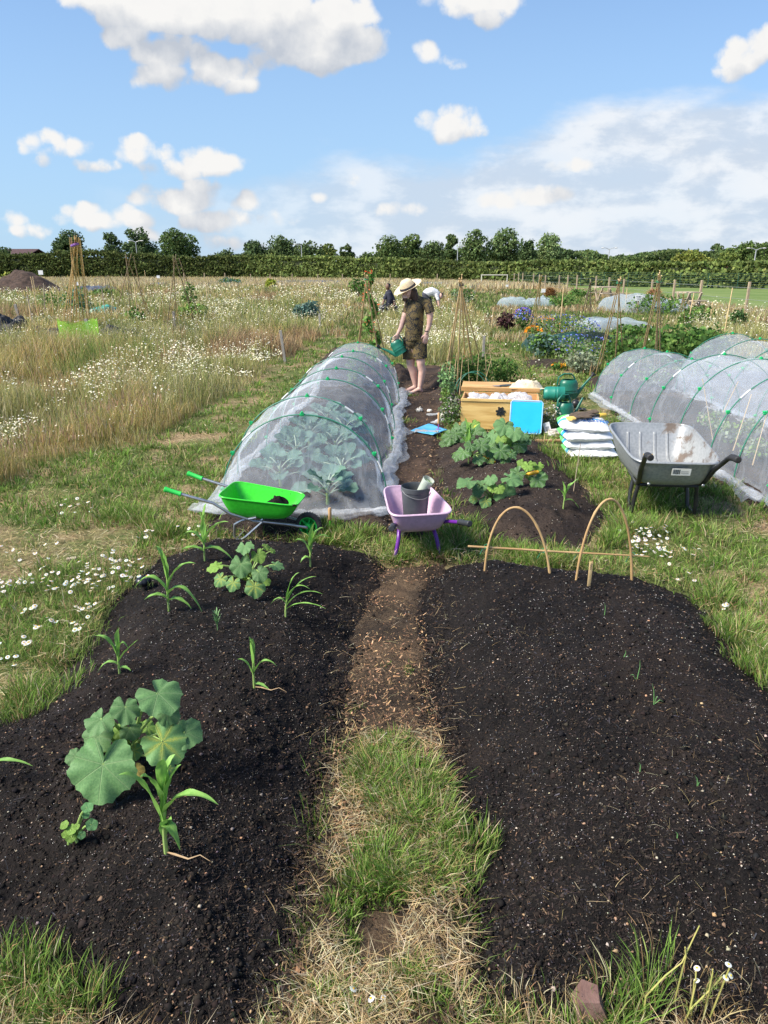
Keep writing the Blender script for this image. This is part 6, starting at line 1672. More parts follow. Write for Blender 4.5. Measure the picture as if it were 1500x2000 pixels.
def corn(base_px, top_px, label, leaves, w=.014, dead=False):
    b = S(*base_px); t_ = D(top_px[0], top_px[1], b.y); o = empty('sweetcorn_plant', b, 0, label, 'sweetcorn plant', 'young sweetcorn plants')
    H = t_.z - b.z; lx = (t_.x - b.x)
    stp = [Vector((lx * .3 * q * q, 0, H * .62 * q - (0.03 if q == 0 else 0))) for q in (0, .25, .5, .75, 1)]
    r0 = max(.0045, H * .020); MB().tube(stp, [r0 * 1.2, r0 * 1.1, r0, r0 * .85, r0 * .5], 8).build('stalk', CORNS, o)
    for (h0, dx, dy, rise, drop) in leaves:      # start height share, reach, rise and droop in plant heights
        p0 = Vector((lx * .3 * h0 * h0, 0, H * .62 * h0)); pts = []; ws = []
        n = 16; L = math.hypot(dx, dy)
        for i in range(n + 1):
            q = i / n; z = rise * H * (1.9 * q - .9 * q * q) - drop * H * q ** 2.6
            pts.append(p0 + Vector((dx * H * (q ** 1.25), dy * H * (q ** 1.25), z))); ws.append(max(.0006, 1.55 * w * H / .3 * (math.sin(math.pi * min(1, q * .93 + .07)) ** .7) * (1 - .35 * q)))
        ribbon(pts, ws, Vector((.05, .1, 1)), .45).build('leaf', CORNM, o, angle=180)
    if dead:
        pts = [Vector((.004, -.004, .012)), Vector((.03, -.02, .02)), Vector((.07, -.03, .014)), Vector((.10, -.02, .018)), Vector((.13, -.03, .006))]
        ribbon(pts, [.002, .0035, .003, .002, .0006], Vector((0, 0, 1))).build('dead_leaf', DRYB, o)
    return o
corn((325, 1670), (330, 1495), 'tall sweetcorn seedling in front of the large pumpkin plant', [(.45,-.30,-.10,.75,.05),(.6,.20,.05,.55,-.05),(.7,.55,-.15,.45,.18),(.85,.12,.12,.50,0),(.8,-.12,-.12,.5,.02),(.5,.16,-.10,.12,.28),(1,.04,0,.45,0),(.35,.10,-.05,.25,.02)], .0125, True)
corn((330, 1192), (328, 1092), 'sturdy sweetcorn seedling between the black pumpkin and the rear pumpkin plant', [(.5,-.60,.0,.55,.45),(.6,.55,.05,.62,.10),(.75,-.15,.1,.75,.0),(.4,.65,-.1,.45,.75),(.3,-.4,-.1,.2,.15),(.25,.45,-.1,.15,.25),(1,-.05,0,.55,0)], .016)
corn((234, 1318), (232, 1237), 'sweetcorn seedling nearest the left edge of the left bed', [(.5,-.35,.0,.75,.15),(.7,-.5,.1,.55,.10),(.6,.25,0,.6,.35),(.4,.5,0,.4,-.2),(.3,-.45,-.1,.25,.35),(1,.1,0,.5,0),(.2,.3,-.1,.1,.1)], .013)
corn((497, 1347), (492, 1262), 'sweetcorn seedling in the middle of the left bed near the path', [(.5,.50,-.05,.55,.30),(.7,-.05,.05,.75,0),(.4,-.30,0,.5,.05),(.2,.35,-.15,.05,.12),(1,.02,0,.55,0)], .012, True)
corn((558, 1204), (572, 1142), 'sprawling pale sweetcorn seedling right of the rear pumpkin plant', [(.4,1.1,-.1,.75,.25),(.5,.9,.1,.95,.05),(.6,-.45,0,.35,.35),(.3,1.2,-.3,.45,.25),(.7,.4,.1,.9,0),(.8,.7,-.1,.7,.3)], .012)
corn((400, 1096), (406, 1013), 'sweetcorn seedling behind the left bed just below the green wheelbarrow', [(.5,-.45,.0,.5,.2),(.7,.1,.1,.8,-.1),(.6,.6,0,.6,.05),(.4,.65,-.1,.15,.35),(.9,-.08,0,.6,0),(.3,-.5,-.1,.2,.1)], .020)
corn((606, 1106), (612, 1036), 'sweetcorn seedling on the back rim of the left bed below the trowel', [(.5,-.40,.0,.55,.15),(.7,.35,.1,.65,.05),(.6,.15,0,.8,-.05),(.3,-.25,-.1,.15,.2),(.8,.5,0,.5,.2)], .017)
corn((1100, 992), (1112, 945), 'sweetcorn seedling beside the thin stick right of the courgettes', [(.5,-.3,.0,.5,.05),(.7,.5,.1,.6,-.15),(.6,-.15,0,.65,-.1),(.4,.6,-.1,.25,.5),(.8,.25,0,.55,0)], .017)
corn((915, 908), (908, 838), 'sweetcorn seedling growing among the middle courgette leaves', [(.5,-.4,.0,.6,.05),(.7,.3,.1,.65,-.05),(.6,-.15,0,.85,-.1),(.4,.5,-.1,.4,.2),(.9,.1,0,.6,0),(.3,-.5,0,.2,.1)], .020)
corn((-28, 1530), (-26, 1450), 'sweetcorn plant mostly outside the left edge, one leaf tip showing', [(.5,1.05,.0,.40,.30),(.6,-.5,.0,.5,.1),(1,0,0,.5,0)], .016)
# small seedlings
def spiky(px, py, n, h, label, mat, name, cat, w=.003, spread=.5):
    b = S(px, py); o = empty(name, b, 0, label, cat)
    MB().tube([(0, 0, -.01), (0, 0, h * .8)], .0022, 6).build('stalk', mat, o); mb = MB()
    for i in range(n):
        a = i * 2.4; q = i / n; p0 = Vector((0, 0, h * .1 + h * .7 * q)); L = h * (.55 - .1 * q)
        pts = [p0 + Vector((math.cos(a) * L * spread * t_, math.sin(a) * L * spread * t_, L * (.9 * t_ - .1 * t_ * t_))) for t_ in (0, .3, .6, .85, 1)]
        r_ = ribbon(pts, [w * .7, w, w, w * .7, w * .2], Vector((0, 0, 1)), .2, 3); mb.add(r_.v, r_.f)
    mb.build('foliage', mat, o, angle=180); return o
spiky(425, 1228, 20, .085, 'little feathery seedling in the middle of the left bed', pm('feathery', (0.14, 0.27, 0.10), rough=.6), 'seedling', 'seedling')
ONM = pm('onion_green', (0.10, 0.24, 0.08), (0.15, 0.3, 0.10), 8, .5)
for (px, py, tx, ty, lab, ex) in ((1180,1207,1181,1178,'single onion blade farthest back in the right bed',()),(1217,1288,1222,1270,'short bent onion seedling in the right bed',((14,-2),)),(1243,1332,1250,1290,'upright onion seedling in the middle of the right bed',((-12,-14),)),(1277,1378,1274,1336,'forked onion seedling nearest the path among the larger ones',((18,-8),(8,-18))),(1250,1505,1248,1490,'tiny onion shoot below the forked onion seedling',()),(1362,1538,1358,1515,'tiny onion shoot nearest the right edge of the photo',((4,-6),)),(1322,1640,1320,1625,'tiny onion shoot lowest in the right bed',())):
    b = S(px, py); o = empty('onion_seedling', b, 0, lab, 'onion seedling', 'onion seedlings'); tp = D(tx, ty, b.y) - b
    MB().tube([Vector((0, 0, -.01)), tp * .3 + Vector((.002, 0, 0)), tp * .7 + Vector((.004, 0, 0)), tp], [.0022, .0019, .0015, .0005], 6).build('blade', ONM, o)
    for (dx, dy) in ex:
        e = D(px + dx, py + dy, b.y) - b; MB().tube([Vector((0, 0, 0)), e * .6 + Vector((0, 0, .012)), e], [.0018, .0015, .0004], 6).build('blade', ONM, o)
# cabbages under the net
for i, (px, py, sc_, lab) in enumerate(((548, 948, 1.15, 'cabbage at the front left under the netting tunnel'), (640, 985, 1.05, 'cabbage nearest the front under the netting tunnel'), (668, 940, 1.15, 'cabbage at the front right under the netting tunnel'), (580, 905, 1.2, 'cabbage second from the front on the left under the net'), (655, 895, 1.2, 'cabbage second from the front on the right under the net'), (605, 868, 1.2, 'cabbage third from the front on the left under the net'), (672, 862, 1.2, 'cabbage third from the front on the right under the net'), (640, 838, 1.2, 'cabbage farthest back under the netting tunnel'))):
    b = S(px, py); o = empty('cabbage_plant', b, 0, lab, 'cabbage plant', 'cabbages under the netting tunnel')
    MB().tube([(0, 0, -.02), (0, 0, .10), (0, 0, .16)], [.014, .012, .006], 8).build('stalk', STEMG, o)
    for k in range(11):
        a = k * 2.4 + i; q = k / 11; rr_ = (.092 - .025 * q) * sc_; h = .06 + .14 * q
        d = Vector((math.cos(a), math.sin(a), 0)); tilt = .55 + .9 * q
        at = d * (.06 + .10 * (1 - q)) * sc_ + Vector((0, 0, h + .05))
        nrm = Vector((0, 0, 1)) - d * (tilt - .45) + Vector((0, -.25, 0))
        leaf_obj(o, 'cabbage', CABL, at, d + Vector((0, 0, .5 * tilt)), nrm, rr_)
        petiole(o, Vector((0, 0, .05 + .1 * q)), at, .005, pm('cab_rib', (.38, .48, .36), rough=.5))

# generic leafy clump built of small leaf faces; each its own thing
def bush(px, py, wpx, hpx, label, cat, colr, name='bush', n=900, size=.03, stems=5, loc=None, group=None, flowers=None, squash=1.0, upb=.5, Yd=None):
    b = loc or (S(px, py) if Yd is None else Vector((D(px, py, Yd).x, Yd, 0))); m_ = mpp(b); W, H = wpx * m_, hpx * m_
    o = empty(name, b, 0, label, cat, group)
    d = rng.normal(0, 1, (n, 3)); d /= np.linalg.norm(d, axis=1)[:, None]; q = rng.uniform(.45, 1.05, n)[:, None]
    P = d * q * np.array([W / 2, W / 2 * squash, H / 2]) + np.array([0, 0, H / 2]); wob = 1 + .5 * (fbm(P[:, 0] / W * 5 + px, P[:, 2] / H * 4, 3, 7) - .5)
    P[:, :2] *= wob[:, None]; P[:, 2] = np.clip(P[:, 2] * (1 + .5 * (fbm(P[:, 0] / W * 4 + px, P[:, 1] / W * 3, 2, 9) - .5)), .01, None)
    C = pal(n, colr, .2); V, F, CC = leaf_cards(P, rng.uniform(.6, 1.3, n) * size, C, upb, d * .6); fm_ = (V, F, CC)
    mb = MB()
    for i in range(stems):
        a = i * 2.4; r_ = W * .3
        mb.tube([(0, 0, -.01), (math.cos(a) * r_ * .5, math.sin(a) * r_ * .5, H * .45), (math.cos(a) * r_, math.sin(a) * r_, H * .85)], [.010 * m_ * 140, .006 * m_ * 140, .003 * m_ * 140], 5)
    mb.build('stem', pm('bush_stem', (0.12, 0.12, 0.05), rough=.8), o)
    if flowers:
        fc, fn, fs = flowers
        dd = rng.normal(0, 1, (fn, 3)); dd[:, 2] = abs(dd[:, 2]) * 1.2; dd[:, 1] -= .4; dd /= np.linalg.norm(dd, axis=1)[:, None]
        PP_ = dd * np.array([W / 2, W / 2 * squash, H * .55]) * 1.05 + np.array([0, 0, H * .5]); PP_[:, 2] = np.clip(PP_[:, 2], .03, None)
        Bk = Bulk()
        for it in flower_heads(PP_, rng.uniform(.7, 1.2, fn) * fs, pal(fn, fc, .1), pal(fn, fc, .1), .7, detail=False): Bk.add(*it)
        V = np.vstack(Bk.V); fl = [np.vstack(f) + len(fm_[0]) for f in Bk.F.values()]; fm_ = (np.vstack([fm_[0], V]), [fm_[1]] + fl, np.vstack([fm_[2], np.vstack(Bk.C)]))
    place('foliage', fast_mesh('foliage', fm_[0], fm_[1] if isinstance(fm_[1], list) else [fm_[1]], fm_[2]), GRASS, o)
    return o
GR1 = [(0.10, 0.20, 0.045), (0.15, 0.26, 0.06), (0.07, 0.15, 0.035)]; GR2 = [(0.20, 0.33, 0.07), (0.14, 0.25, 0.05)]; KALE = [(0.12, 0.21, 0.17), (0.09, 0.16, 0.13), (0.17, 0.27, 0.22)]; SAGE = [(0.22, 0.27, 0.17), (0.30, 0.34, 0.22)]
BLUEF = [(0.12, 0.16, 0.62), (0.20, 0.24, 0.75)]; ORF = [(0.85, 0.28, 0.02), (0.8, 0.40, 0.03)]; PURF = [(0.25, 0.10, 0.4)]
# round the chest and behind it
bush(880, 835, 46, 60, 'mint like herb growing left of the chest', 'herb', GR1 + SAGE, 'herb', 700, .016, flowers=([(0.45, 0.36, 0.42)], 60, .008))
bush(870, 795, 22, 40, 'small light green weed at the left rear corner of the chest', 'weed', GR2, 'weed', 160, .016)
bush(874, 775, 38, 62, 'pea plant climbing thin canes left behind the chest', 'pea plant', [(0.20, 0.34, 0.14), (0.26, 0.42, 0.18)], 'pea_plant', 420, .02)
bush(895, 752, 70, 55, 'broad bean foliage behind the left part of the chest', 'bean plant', GR1, 'bean_plant', 650, .026)
bush(935, 752, 70, 60, 'dark bean foliage under the cane pyramid behind the chest', 'bean plant', GR1, 'bean_plant', 650, .028)
bush(985, 748, 50, 50, 'bean foliage right behind the chest beside the grey stake', 'bean plant', GR1, 'bean_plant', 450, .026)
bush(1075, 838, 36, 44, 'patch of small white flowered weed between chest and sacks', 'weed', [(0.2, 0.27, 0.1)], 'weed', 350, .014, flowers=([(0.75, 0.75, 0.7)], 90, .009))
for k, (px, py, w_, h_, lab) in enumerate(((1390, 840, 60, 40, 'young bean plants under the right net beside the barrow nose'), (1420, 862, 50, 40, 'pea seedlings under the right net above the right grip'), (1470, 895, 60, 40, 'leafy seedlings under the right net at the edge of the photo'), (1465, 850, 40, 34, 'light green seedlings under the net behind the slanting canes'), (1275, 755, 70, 40, 'bean plant under the net at its far left end'), (1350, 740, 60, 40, 'bean plant in the second bay under the right net'))):
    bush(px, py, w_, h_, lab, 'seedlings', SAGE + GR2, 'seedling_row', 220, .022, group='plants under the right net')
# ------------------------------------------------------------------ canes, tripods and stakes
def cane(p0, p1, r=.006, mat=None, parent=None, name='cane', knots=True, O=Vector()):
    n = 9; pts = [p0.lerp(p1, i / n) for i in range(n + 1)]; rr = [r * (1 - .35 * i / n) * (1.18 if (i % 3 == 1 and knots) else 1) for i in range(n + 1)]
    return MB().tube([q - O for q in pts], rr, 6).build(name, mat or CANEL, parent)
def wigwam(feet, top, Yt, label, mat=None, r=.008, spread=.06, over=.12, tie=None, cat='cane tripod', name='cane_wigwam', thick=1.0, group='bean cane wigwams'):
    """feet: photo positions of cane feet on the ground; top: photo position where they meet"""
    P = [S(a, b) for a, b in feet]; Tt = D(top[0], top[1], Yt); c = sum(P, Vector()) / len(P); c.z = 0
    o = empty(name, c, 0, label, cat, group)
    for i, p in enumerate(P):
        d = (Tt - p); e = d.normalized() * (over * random.uniform(.6, 1.3)); j = Vector((random.uniform(-1, 1), random.uniform(-1, 1), 0)) * spread * .35
        cane(p - Vector((0, 0, .05)), Tt + e + j, r * thick, mat, o, O=c)
    if tie is not None:
        q = Tt - c; MB().tube([q + Vector((.03 * math.cos(a), .03 * math.sin(a), .012 * math.sin(a / 3))) for a in np.linspace(0, 18, 40)], .004, 5).build('tie', tie, o)
    return o
TWG = MATS['green_twine']; LILAC = pm('lilac_tape', (0.35, 0.15, 0.55), rough=.6)
DARKT = pm('dark_twine', (0.05, 0.05, 0.05), rough=.8)
# behind the person: runner beans tripod and cane pyramid
bw = wigwam([(694, 715), (700, 690), (748, 735), (760, 720), (728, 700)], (716, 545), 9.9, 'bamboo wigwam overgrown with red flowered beans left of the hatted person', r=.011, tie=TWG, over=.09)
cb = bw.location
def climber(ctr, top, n, w, label, seedx, flowers=None, size=.03, spir=3.0):
    o = empty('climbing_bean', Vector((ctr.x, ctr.y, 0)), 0, label, 'climbing bean'); t_ = rng.uniform(0, 1, n) ** .8; a = t_ * spir * 6.28 + rng.normal(0, .5, n)
    rr_ = w * (1.05 - .85 * t_) * rng.uniform(.4, 1.15, n); dx, dy = (top.x - ctr.x), (top.y - ctr.y)
    P = np.stack([dx * t_ + np.cos(a) * rr_, dy * t_ + np.sin(a) * rr_, .08 + t_ * (top.z + .02)], 1)
    V, F, CC = leaf_cards(P, rng.uniform(.6, 1.35, n) * size, pal(n, [(0.13, 0.28, 0.06), (0.20, 0.36, 0.09), (0.09, 0.20, 0.045)], .15), .2, np.stack([np.cos(a), np.sin(a), 0 * a], 1) + np.array([0, -.6, 0]))
    MB().tube([(dx * q + math.cos(q * spir * 6.28) * w * (1 - .85 * q) * .8, dy * q + math.sin(q * spir * 6.28) * w * (1 - .85 * q) * .8, q * top.z) for q in np.linspace(0, 1, 60)], .004, 5).build('vine', STEMG, o)
    if flowers:
        k = rng.integers(0, n, flowers); Bk = Bulk(); PP_ = P[k] + rng.normal(0, .04, (flowers, 3)); PP_[:, 1] -= .04
        fh = flower_heads(PP_, rng.uniform(.012, .024, flowers), pal(flowers, [(0.75, 0.12, 0.04), (0.8, 0.25, 0.14)], .1), pal(flowers, [(.5, .1, .05)]), 1.0, detail=False)[0]
        place('foliage', fast_mesh('foliage', np.vstack([V, fh[0]]), [F, fh[1][0] + len(V)], np.vstack([CC, fh[2]])), GRASS, o)
    return o
climber(Vector((cb.x + .04, cb.y - .1, 0)), D(722, 548, 9.9), 420, .17, 'runner bean with red flowers twining up the wigwam left of the person', 1, 60, .042)
bush(692, 660, 36, 70, 'bean foliage at the foot of the bean wigwam', 'bean plant', GR1, 'bean_plant', 300, .03, Yd=10.6)
wigwam([(868, 742), (876, 735), (908, 700), (920, 700), (950, 738), (893, 760), (930, 745)], (901, 556), 9.4, 'bare bamboo pyramid behind the chest, right of the hatted person', r=.0115, tie=DARKT, over=.13)
for i, (px, py, tx, ty, Yq) in enumerate(((884, 765, 892, 690, 8.9), (897, 770, 905, 680, 8.8), (918, 765, 914, 700, 8.8), (930, 768, 935, 690, 8.7), (952, 762, 948, 690, 8.7), (940, 765, 960, 700, 8.7), (965, 755, 955, 665, 9.0), (875, 768, 880, 705, 9.0))):
    p = S(px, py); tt_ = D(tx, ty, p.y); o = cane(Vector((0, 0, -.05)), tt_ - p, .005, CANEL); o.location = p; o.name = 'garden_cane'
    tag(o, ['thin cane left of the peas behind the chest', 'cane crossing the peas behind the chest', 'cane in the middle of the beans behind the chest', 'slanting cane in the beans above the netting heaps', 'cane right of the netting heaps behind the chest', 'cane leaning right beside the grey stake', 'tall cane nearest the grey stake behind the chest', 'short cane at the left edge of the peas'][i], 'garden cane', 'thin canes behind the chest')
WOODG = pm('grey_stake_wood', (0.25, 0.235, 0.21), (0.34, 0.32, 0.29), 10, .9, .3, stretch=(6, 6, 1))
WOODP = pm('post_wood', (0.42, 0.33, 0.22), (0.32, 0.25, 0.17), 6, .9, .2, stretch=(6, 6, 1))
def stake(px, py, ty, w, label, mat=None, lean=0.0, name='wooden_stake', group='grey wooden stakes'):
    p = S(px, py); h = D(px, ty, p.y).z - p.z; W = w * mpp(p)
    o = MB().box((0, 0, h / 2 - .05), (W, W * .6, h + .1), bevel=W * .08).build(name, mat or WOODG, None, False, loc=p); o.rotation_euler = (R(random.uniform(-2, 2)), R(lean), 0)
    return tag(o, label, 'stake', group)
stake(943, 715, 656, 5, 'grey stake standing right of the bare bamboo pyramid')
stake(557, 708, 645, 5, 'grey stake in the daisies left of the long netting tunnel', lean=-6)
stake(625, 648, 613, 4, 'small grey stake beside the kale bush')
stake(343, 655, 608, 4.5, 'pale grey stake under the right-hand stick tripod')
stake(178, 664, 622, 6, 'grey leaning stake with a green band by the lime net', lean=-8)
stake(37, 622, 594, 5, 'short grey stake beside the black covered heap', lean=-6)
# hoops of tube over beans behind the chest
p0, p1 = S(893, 770), S(945, 768)
o = empty('tube_hoop', (p0 + p1) / 2, 0, 'bent blue green tube hoop over the beans behind the chest', 'hoop')
for s in (0, .12):
    MB().tube([Vector(((p1.x - p0.x) / 2 * -math.cos(a) * 1.15 + s * .5, s, .30 * math.sin(a) + .0)) for a in np.linspace(0, math.pi, 24)], .006, 6).build('hoop', HOOPG, o)
# left background: tall bundle of canes with lilac tape and lime net
wigwam([(122, 632), (128, 636), (140, 634), (148, 640), (158, 640), (165, 642), (172, 640), (176, 634), (135, 628), (152, 628)], (145, 474), 13.6, 'tall bundle of ten poles tied with lilac tape at the left', r=.0125, mat=CANEL, spread=.25, over=.40, tie=None)
cc_ = D(147, 476, 13.6)
o = MB().box((0, 0, 0), (.13, .10, .04), Matrix.Rotation(R(-18), 3, 'Y'), bevel=.015).build('lilac_tape', LILAC, None, loc=cc_ + Vector((0, -.03, -.02))); tag(o, 'lilac tape wound round the tall bundle of poles', 'tape')
lime = netmat('lime_net', .34, (0.35, 0.78, 0.08), .3, 8)
vs = MB(); n = 40; c = S(144, 684)
ring0 = []; rows = []
for k in range(9):
    q = k / 8; rows.append([Vector((.42 * math.cos(a) * (1 + .1 * math.sin(3 * a + q)), .28 * math.sin(a), q * (.60 + .05 * math.sin(2 * a + 1)) + .02 * math.sin(9 * a))) for a in np.linspace(0, 2 * math.pi, n, endpoint=False)])
vs.loft(rows); o = vs.build('net_guard', lime, None, loc=Vector((c.x, c.y + .3, 0)), angle=180); tag(o, 'lime green net wrapped round the foot of the tall pole bundle', 'net')
def leaning(sticks, Yt, top, label, mat=CANED, r=.012, over=.3):
    return wigwam(sticks, top, Yt, label, mat=mat, r=r, spread=.3, over=over)
leaning([(222, 628), (255, 622), (297, 625), (285, 612), (262, 605)], 17.0, (255, 506), 'rough stick wigwam between the pole bundle and the forked one', r=.013, over=.4)
leaning([(325, 645), (345, 640), (381, 630), (395, 632)], 14.0, (341, 512), 'stick tripod with widely forked tips at the left', r=.012, over=.42)
leaning([(222, 590), (205, 575), (235, 572)], 22.0, (213, 540), 'small crossed sticks left of the rough wigwam', r=.015, over=.25)
for k, (f, t_, lab) in enumerate((([(278, 622), (300, 600)], (290, 575), 'pair of crossed yellow canes left of the forked tripod'), ([(308, 628), (326, 632), (330, 600)], (318, 578), 'crossed yellow canes under the forked tripod'), ([(352, 622), (330, 625)], (338, 585), 'crossed yellow canes right of the grey stake'))):
    wigwam(f, t_, 15.5, lab, mat=CANEL, r=.008, over=.25)
for i, (px, py, ty, l) in enumerate(((67, 645, 575, -3), (62, 640, 560, 2), (75, 615, 540, -3), (88, 620, 553, 6), (106, 620, 572, 0), (173, 625, 540, 0), (208, 630, 565, -1), (268, 610, 545, 0), (405, 590, 552, 0), (240, 556, 535, 0), (286, 562, 528, 0), (72, 585, 540, -2))):
    p = S(px, py) if py > 600 else G(px, py); h = D(px, ty, p.y).z
    o = MB().tube([(0, 0, -.05), (0, 0, h * .5), (0, 0, h)], [.009 + p.y * .0002] * 3, 6).build('garden_cane', CANEL if i % 3 else CANED, None, loc=p); o.rotation_euler = (0, R(l), 0)
    tag(o, ['cane leaning left before the black covered heap', 'tall cane behind the black covered heap', 'thin cane left of the pole bundle far back', 'cane leaning right, left of the pole bundle', 'vertical cane just left of the pole bundle', 'vertical cane just right of the pole bundle', 'cane in the meadow below the crossed sticks', 'cane between the rough and forked tripods', 'short cane right of the forked tripod', 'short far cane left of the rough wigwam top', 'short far cane right of the rough wigwam top', 'short cane at the edge of the soil heap'][i], 'garden cane', 'single canes in the left plots')
# right side wigwams
wigwam([(1163, 730), (1170, 722), (1200, 735), (1205, 700), (1218, 705)], (1209, 552), 9.6, 'bamboo wigwam nearest the camera behind the right netting tunnel, left one', r=.009, tie=TWG, over=.12)
wigwam([(1245, 728), (1250, 715), (1278, 735), (1284, 718), (1290, 730)], (1287, 550), 9.8, 'tall slanting bamboo bundle in the right bean bed', r=.010, tie=TWG, over=.18)
wigwam([(1028, 655), (1040, 648), (1042, 660), (1055, 640)], (1055, 548), 15.0, 'wigwam of pale canes in the blue flower bed', r=.012, over=.3)
wigwam([(1135, 618), (1142, 612), (1155, 625), (1152, 612)], (1153, 555), 19.0, 'dark brown stick wigwam beside the picnic table', mat=CANED, r=.016, over=.45)
wigwam([(1320, 635), (1328, 628), (1338, 640), (1345, 615)], (1335, 575), 16.0, 'thin cane tripod right of the straw coloured heap', r=.010, over=.2)
for i, (px, py, ty, l, Yq) in enumerate(((1412, 665, 562, 2, 0), (1385, 640, 590, 0, 0), (1220, 610, 562, 0, 0), (1262, 600, 572, 0, 0), (1340, 650, 572, 4, 0), (1092, 655, 560, 1, 0), (960, 640, 600, 3, 0), (1325, 700, 640, 1, 0))):
    p = S(px, py); h = D(px, ty, p.y).z
    o = MB().tube([(0, 0, -.05), (0, 0, h * .5), (0, 0, h)], [.008 + p.y * .0002] * 3, 6).build('garden_cane', CANEL, None, loc=p); o.rotation_euler = (0, R(l), 0)
    tag(o, ['tall cane rightmost in the right plots', 'cane left of the rightmost tall cane', 'thin cane right of the white sign', 'thin cane left of the straw heap', 'slanting cane among the climbing beans', 'cane at the right end of the blue flowers', 'thin cane in the meadow right of the bamboo pyramid', 'cane in the bean bed behind the net'][i], 'garden cane', 'single canes in the right plots')
# canes under the near right net and thin stick by the sand bags
for i, (px, py, tx, ty) in enumerate(((1190 + 208, 830, 1442, 745), (1430, 882, 1468, 770), (1395, 860, 1372, 740), (1470, 905, 1500, 800), (1120, 958, 1134, 866))):
    p = S(px, py); d = D(tx, ty, p.y) - p
    o = cane(Vector((0, 0, -.04)), d, .005 if i < 4 else .0035, CANEL if i < 4 else CANED); o.location = p; o.name = 'garden_cane'
    tag(o, ['cane leaning right inside the right net, farthest one', 'cane leaning right inside the net above the right grip', 'cane leaning left inside the net above the barrow', 'cane at the edge of the photo inside the right net', 'thin grey stick in the brown bed left of the barrow'][i], 'garden cane')
# climbing beans right background and foliage
for i, a in enumerate((
    (1215, 720, 90, 70, 'leafy bean bed left of the slanting bamboo bundle', 'bean plant', GR1, 700, .04), (1310, 715, 130, 75, 'broad dark bean foliage behind the right net', 'bean plant', GR1, 1300, .045), (1375, 700, 90, 60, 'bean foliage at the right end of the bean bed', 'bean plant', GR1, 800, .045),
    (1437, 650, 34, 42, 'small dark shrub at the right edge of the meadow', 'shrub', [(0.06, 0.12, 0.04), (0.09, 0.16, 0.05)], 400, .045), (1335, 650, 34, 40, 'tomato like plant beside the thin tripod', 'plant', GR1, 400, .04),
    (1280, 612, 110, 34, 'strawberry green patch inside the low net frame', 'plant', GR1, 700, .06), (1360, 640, 60, 44, 'tall green growth right of the low net frame', 'plant', GR1, 400, .05),
    (598, 628, 56, 38, 'big blue green kale bush in the middle meadow', 'kale', KALE, 700, .06), (987, 645, 32, 34, 'dark purple leaved bush at the edge of the flower bed', 'bush', [(0.06, 0.03, 0.035), (0.09, 0.045, 0.045)], 350, .05),
    (1136, 728, 64, 40, 'silvery lavender bush at the front of the flower bed', 'lavender', SAGE, 900, .028), (1062, 700, 70, 50, 'blue green brassica bed left of the blue flowers', 'brassica', KALE + GR1, 700, .045),
    (378, 628, 60, 34, 'bright green leafy crop right of the forked tripod', 'crop', GR2, 500, .06), (268, 640, 40, 34, 'leafy green plant in front of the rough stick wigwam', 'crop', GR1, 350, .05), (370, 600, 30, 44, 'tall leafy plant behind the bright green crop', 'plant', GR1, 250, .06),
    (100, 610, 50, 34, 'dark green foliage left of the pole bundle', 'plant', GR1, 300, .05), (155, 615, 55, 50, 'grey green foliage behind the pole bundle', 'plant', KALE + GR1, 500, .05), (20, 560, 34, 24, 'yellow green grass clump at the foot of the soil heap', 'plant', [(0.4, 0.42, 0.08), (0.3, 0.35, 0.08)], 250, .12), (530, 565, 20, 16, 'lone yellow green bush in the far middle', 'bush', [(0.3, 0.34, 0.05)], 200, .2),
    (1240, 655, 90, 20, 'low green leaves inside the white net bed', 'crop', GR1, 400, .06), (1100, 600, 60, 24, 'green growth behind the orange flowers', 'plant', GR1, 300, .07), (905, 600, 50, 40, 'bushy green plant behind the cane pyramid', 'plant', GR1 + SAGE, 400, .07), (850, 592, 30, 24, 'dark shrub by the bending person', 'shrub', GR1, 250, .08), (700, 578, 40, 34, 'green plants left of the sitting person', 'plant', GR1, 250, .09), (450, 560, 50, 16, 'grey green bush far out in the left meadow', 'bush', KALE + GR1, 300, .14), (200, 585, 50, 20, 'green clump behind the pole bundle on the right', 'plant', GR1, 300, .08), (1135, 580, 60, 14, 'green growth left of the white sign', 'plant', GR1, 250, .1))):
    bush(a[0], a[1], a[2], a[3], a[4], a[5], a[6], a[5].replace(' ', '_'), a[7], a[8])
bush(1100, 660, 120, 42, 'drift of blue flowers in the right flower bed, far half', 'blue flowers', GR1 + SAGE, 'flower_patch', 1500, .03, flowers=(BLUEF, 170, .017), squash=1.9)
bush(1135, 705, 130, 46, 'drift of blue flowers in the right flower bed, near half', 'blue flowers', GR1 + SAGE, 'flower_patch', 1200, .03, flowers=(BLUEF, 170, .014), squash=1.5)
bush(1020, 645, 40, 40, 'blue purple flower spikes beside the purple leaved bush', 'blue flowers', GR1, 'flower_patch', 400, .035, flowers=(BLUEF + PURF, 160, .024))
bush(1042, 665, 36, 26, 'orange marigolds at the left end of the flower bed', 'orange flowers', GR1, 'flower_patch', 350, .03, flowers=(ORF, 40, .035))
bush(1068, 645, 46, 22, 'orange and red flowers in front of the pale cane wigwam', 'orange flowers', GR1, 'flower_patch', 350, .03, flowers=(ORF + [(.6, .06, .05)], 70, .03))
bush(1090, 722, 30, 12, 'low orange flowers at the front edge of the flower bed', 'orange flowers', GR1, 'flower_patch', 150, .03, flowers=(ORF, 14, .03))

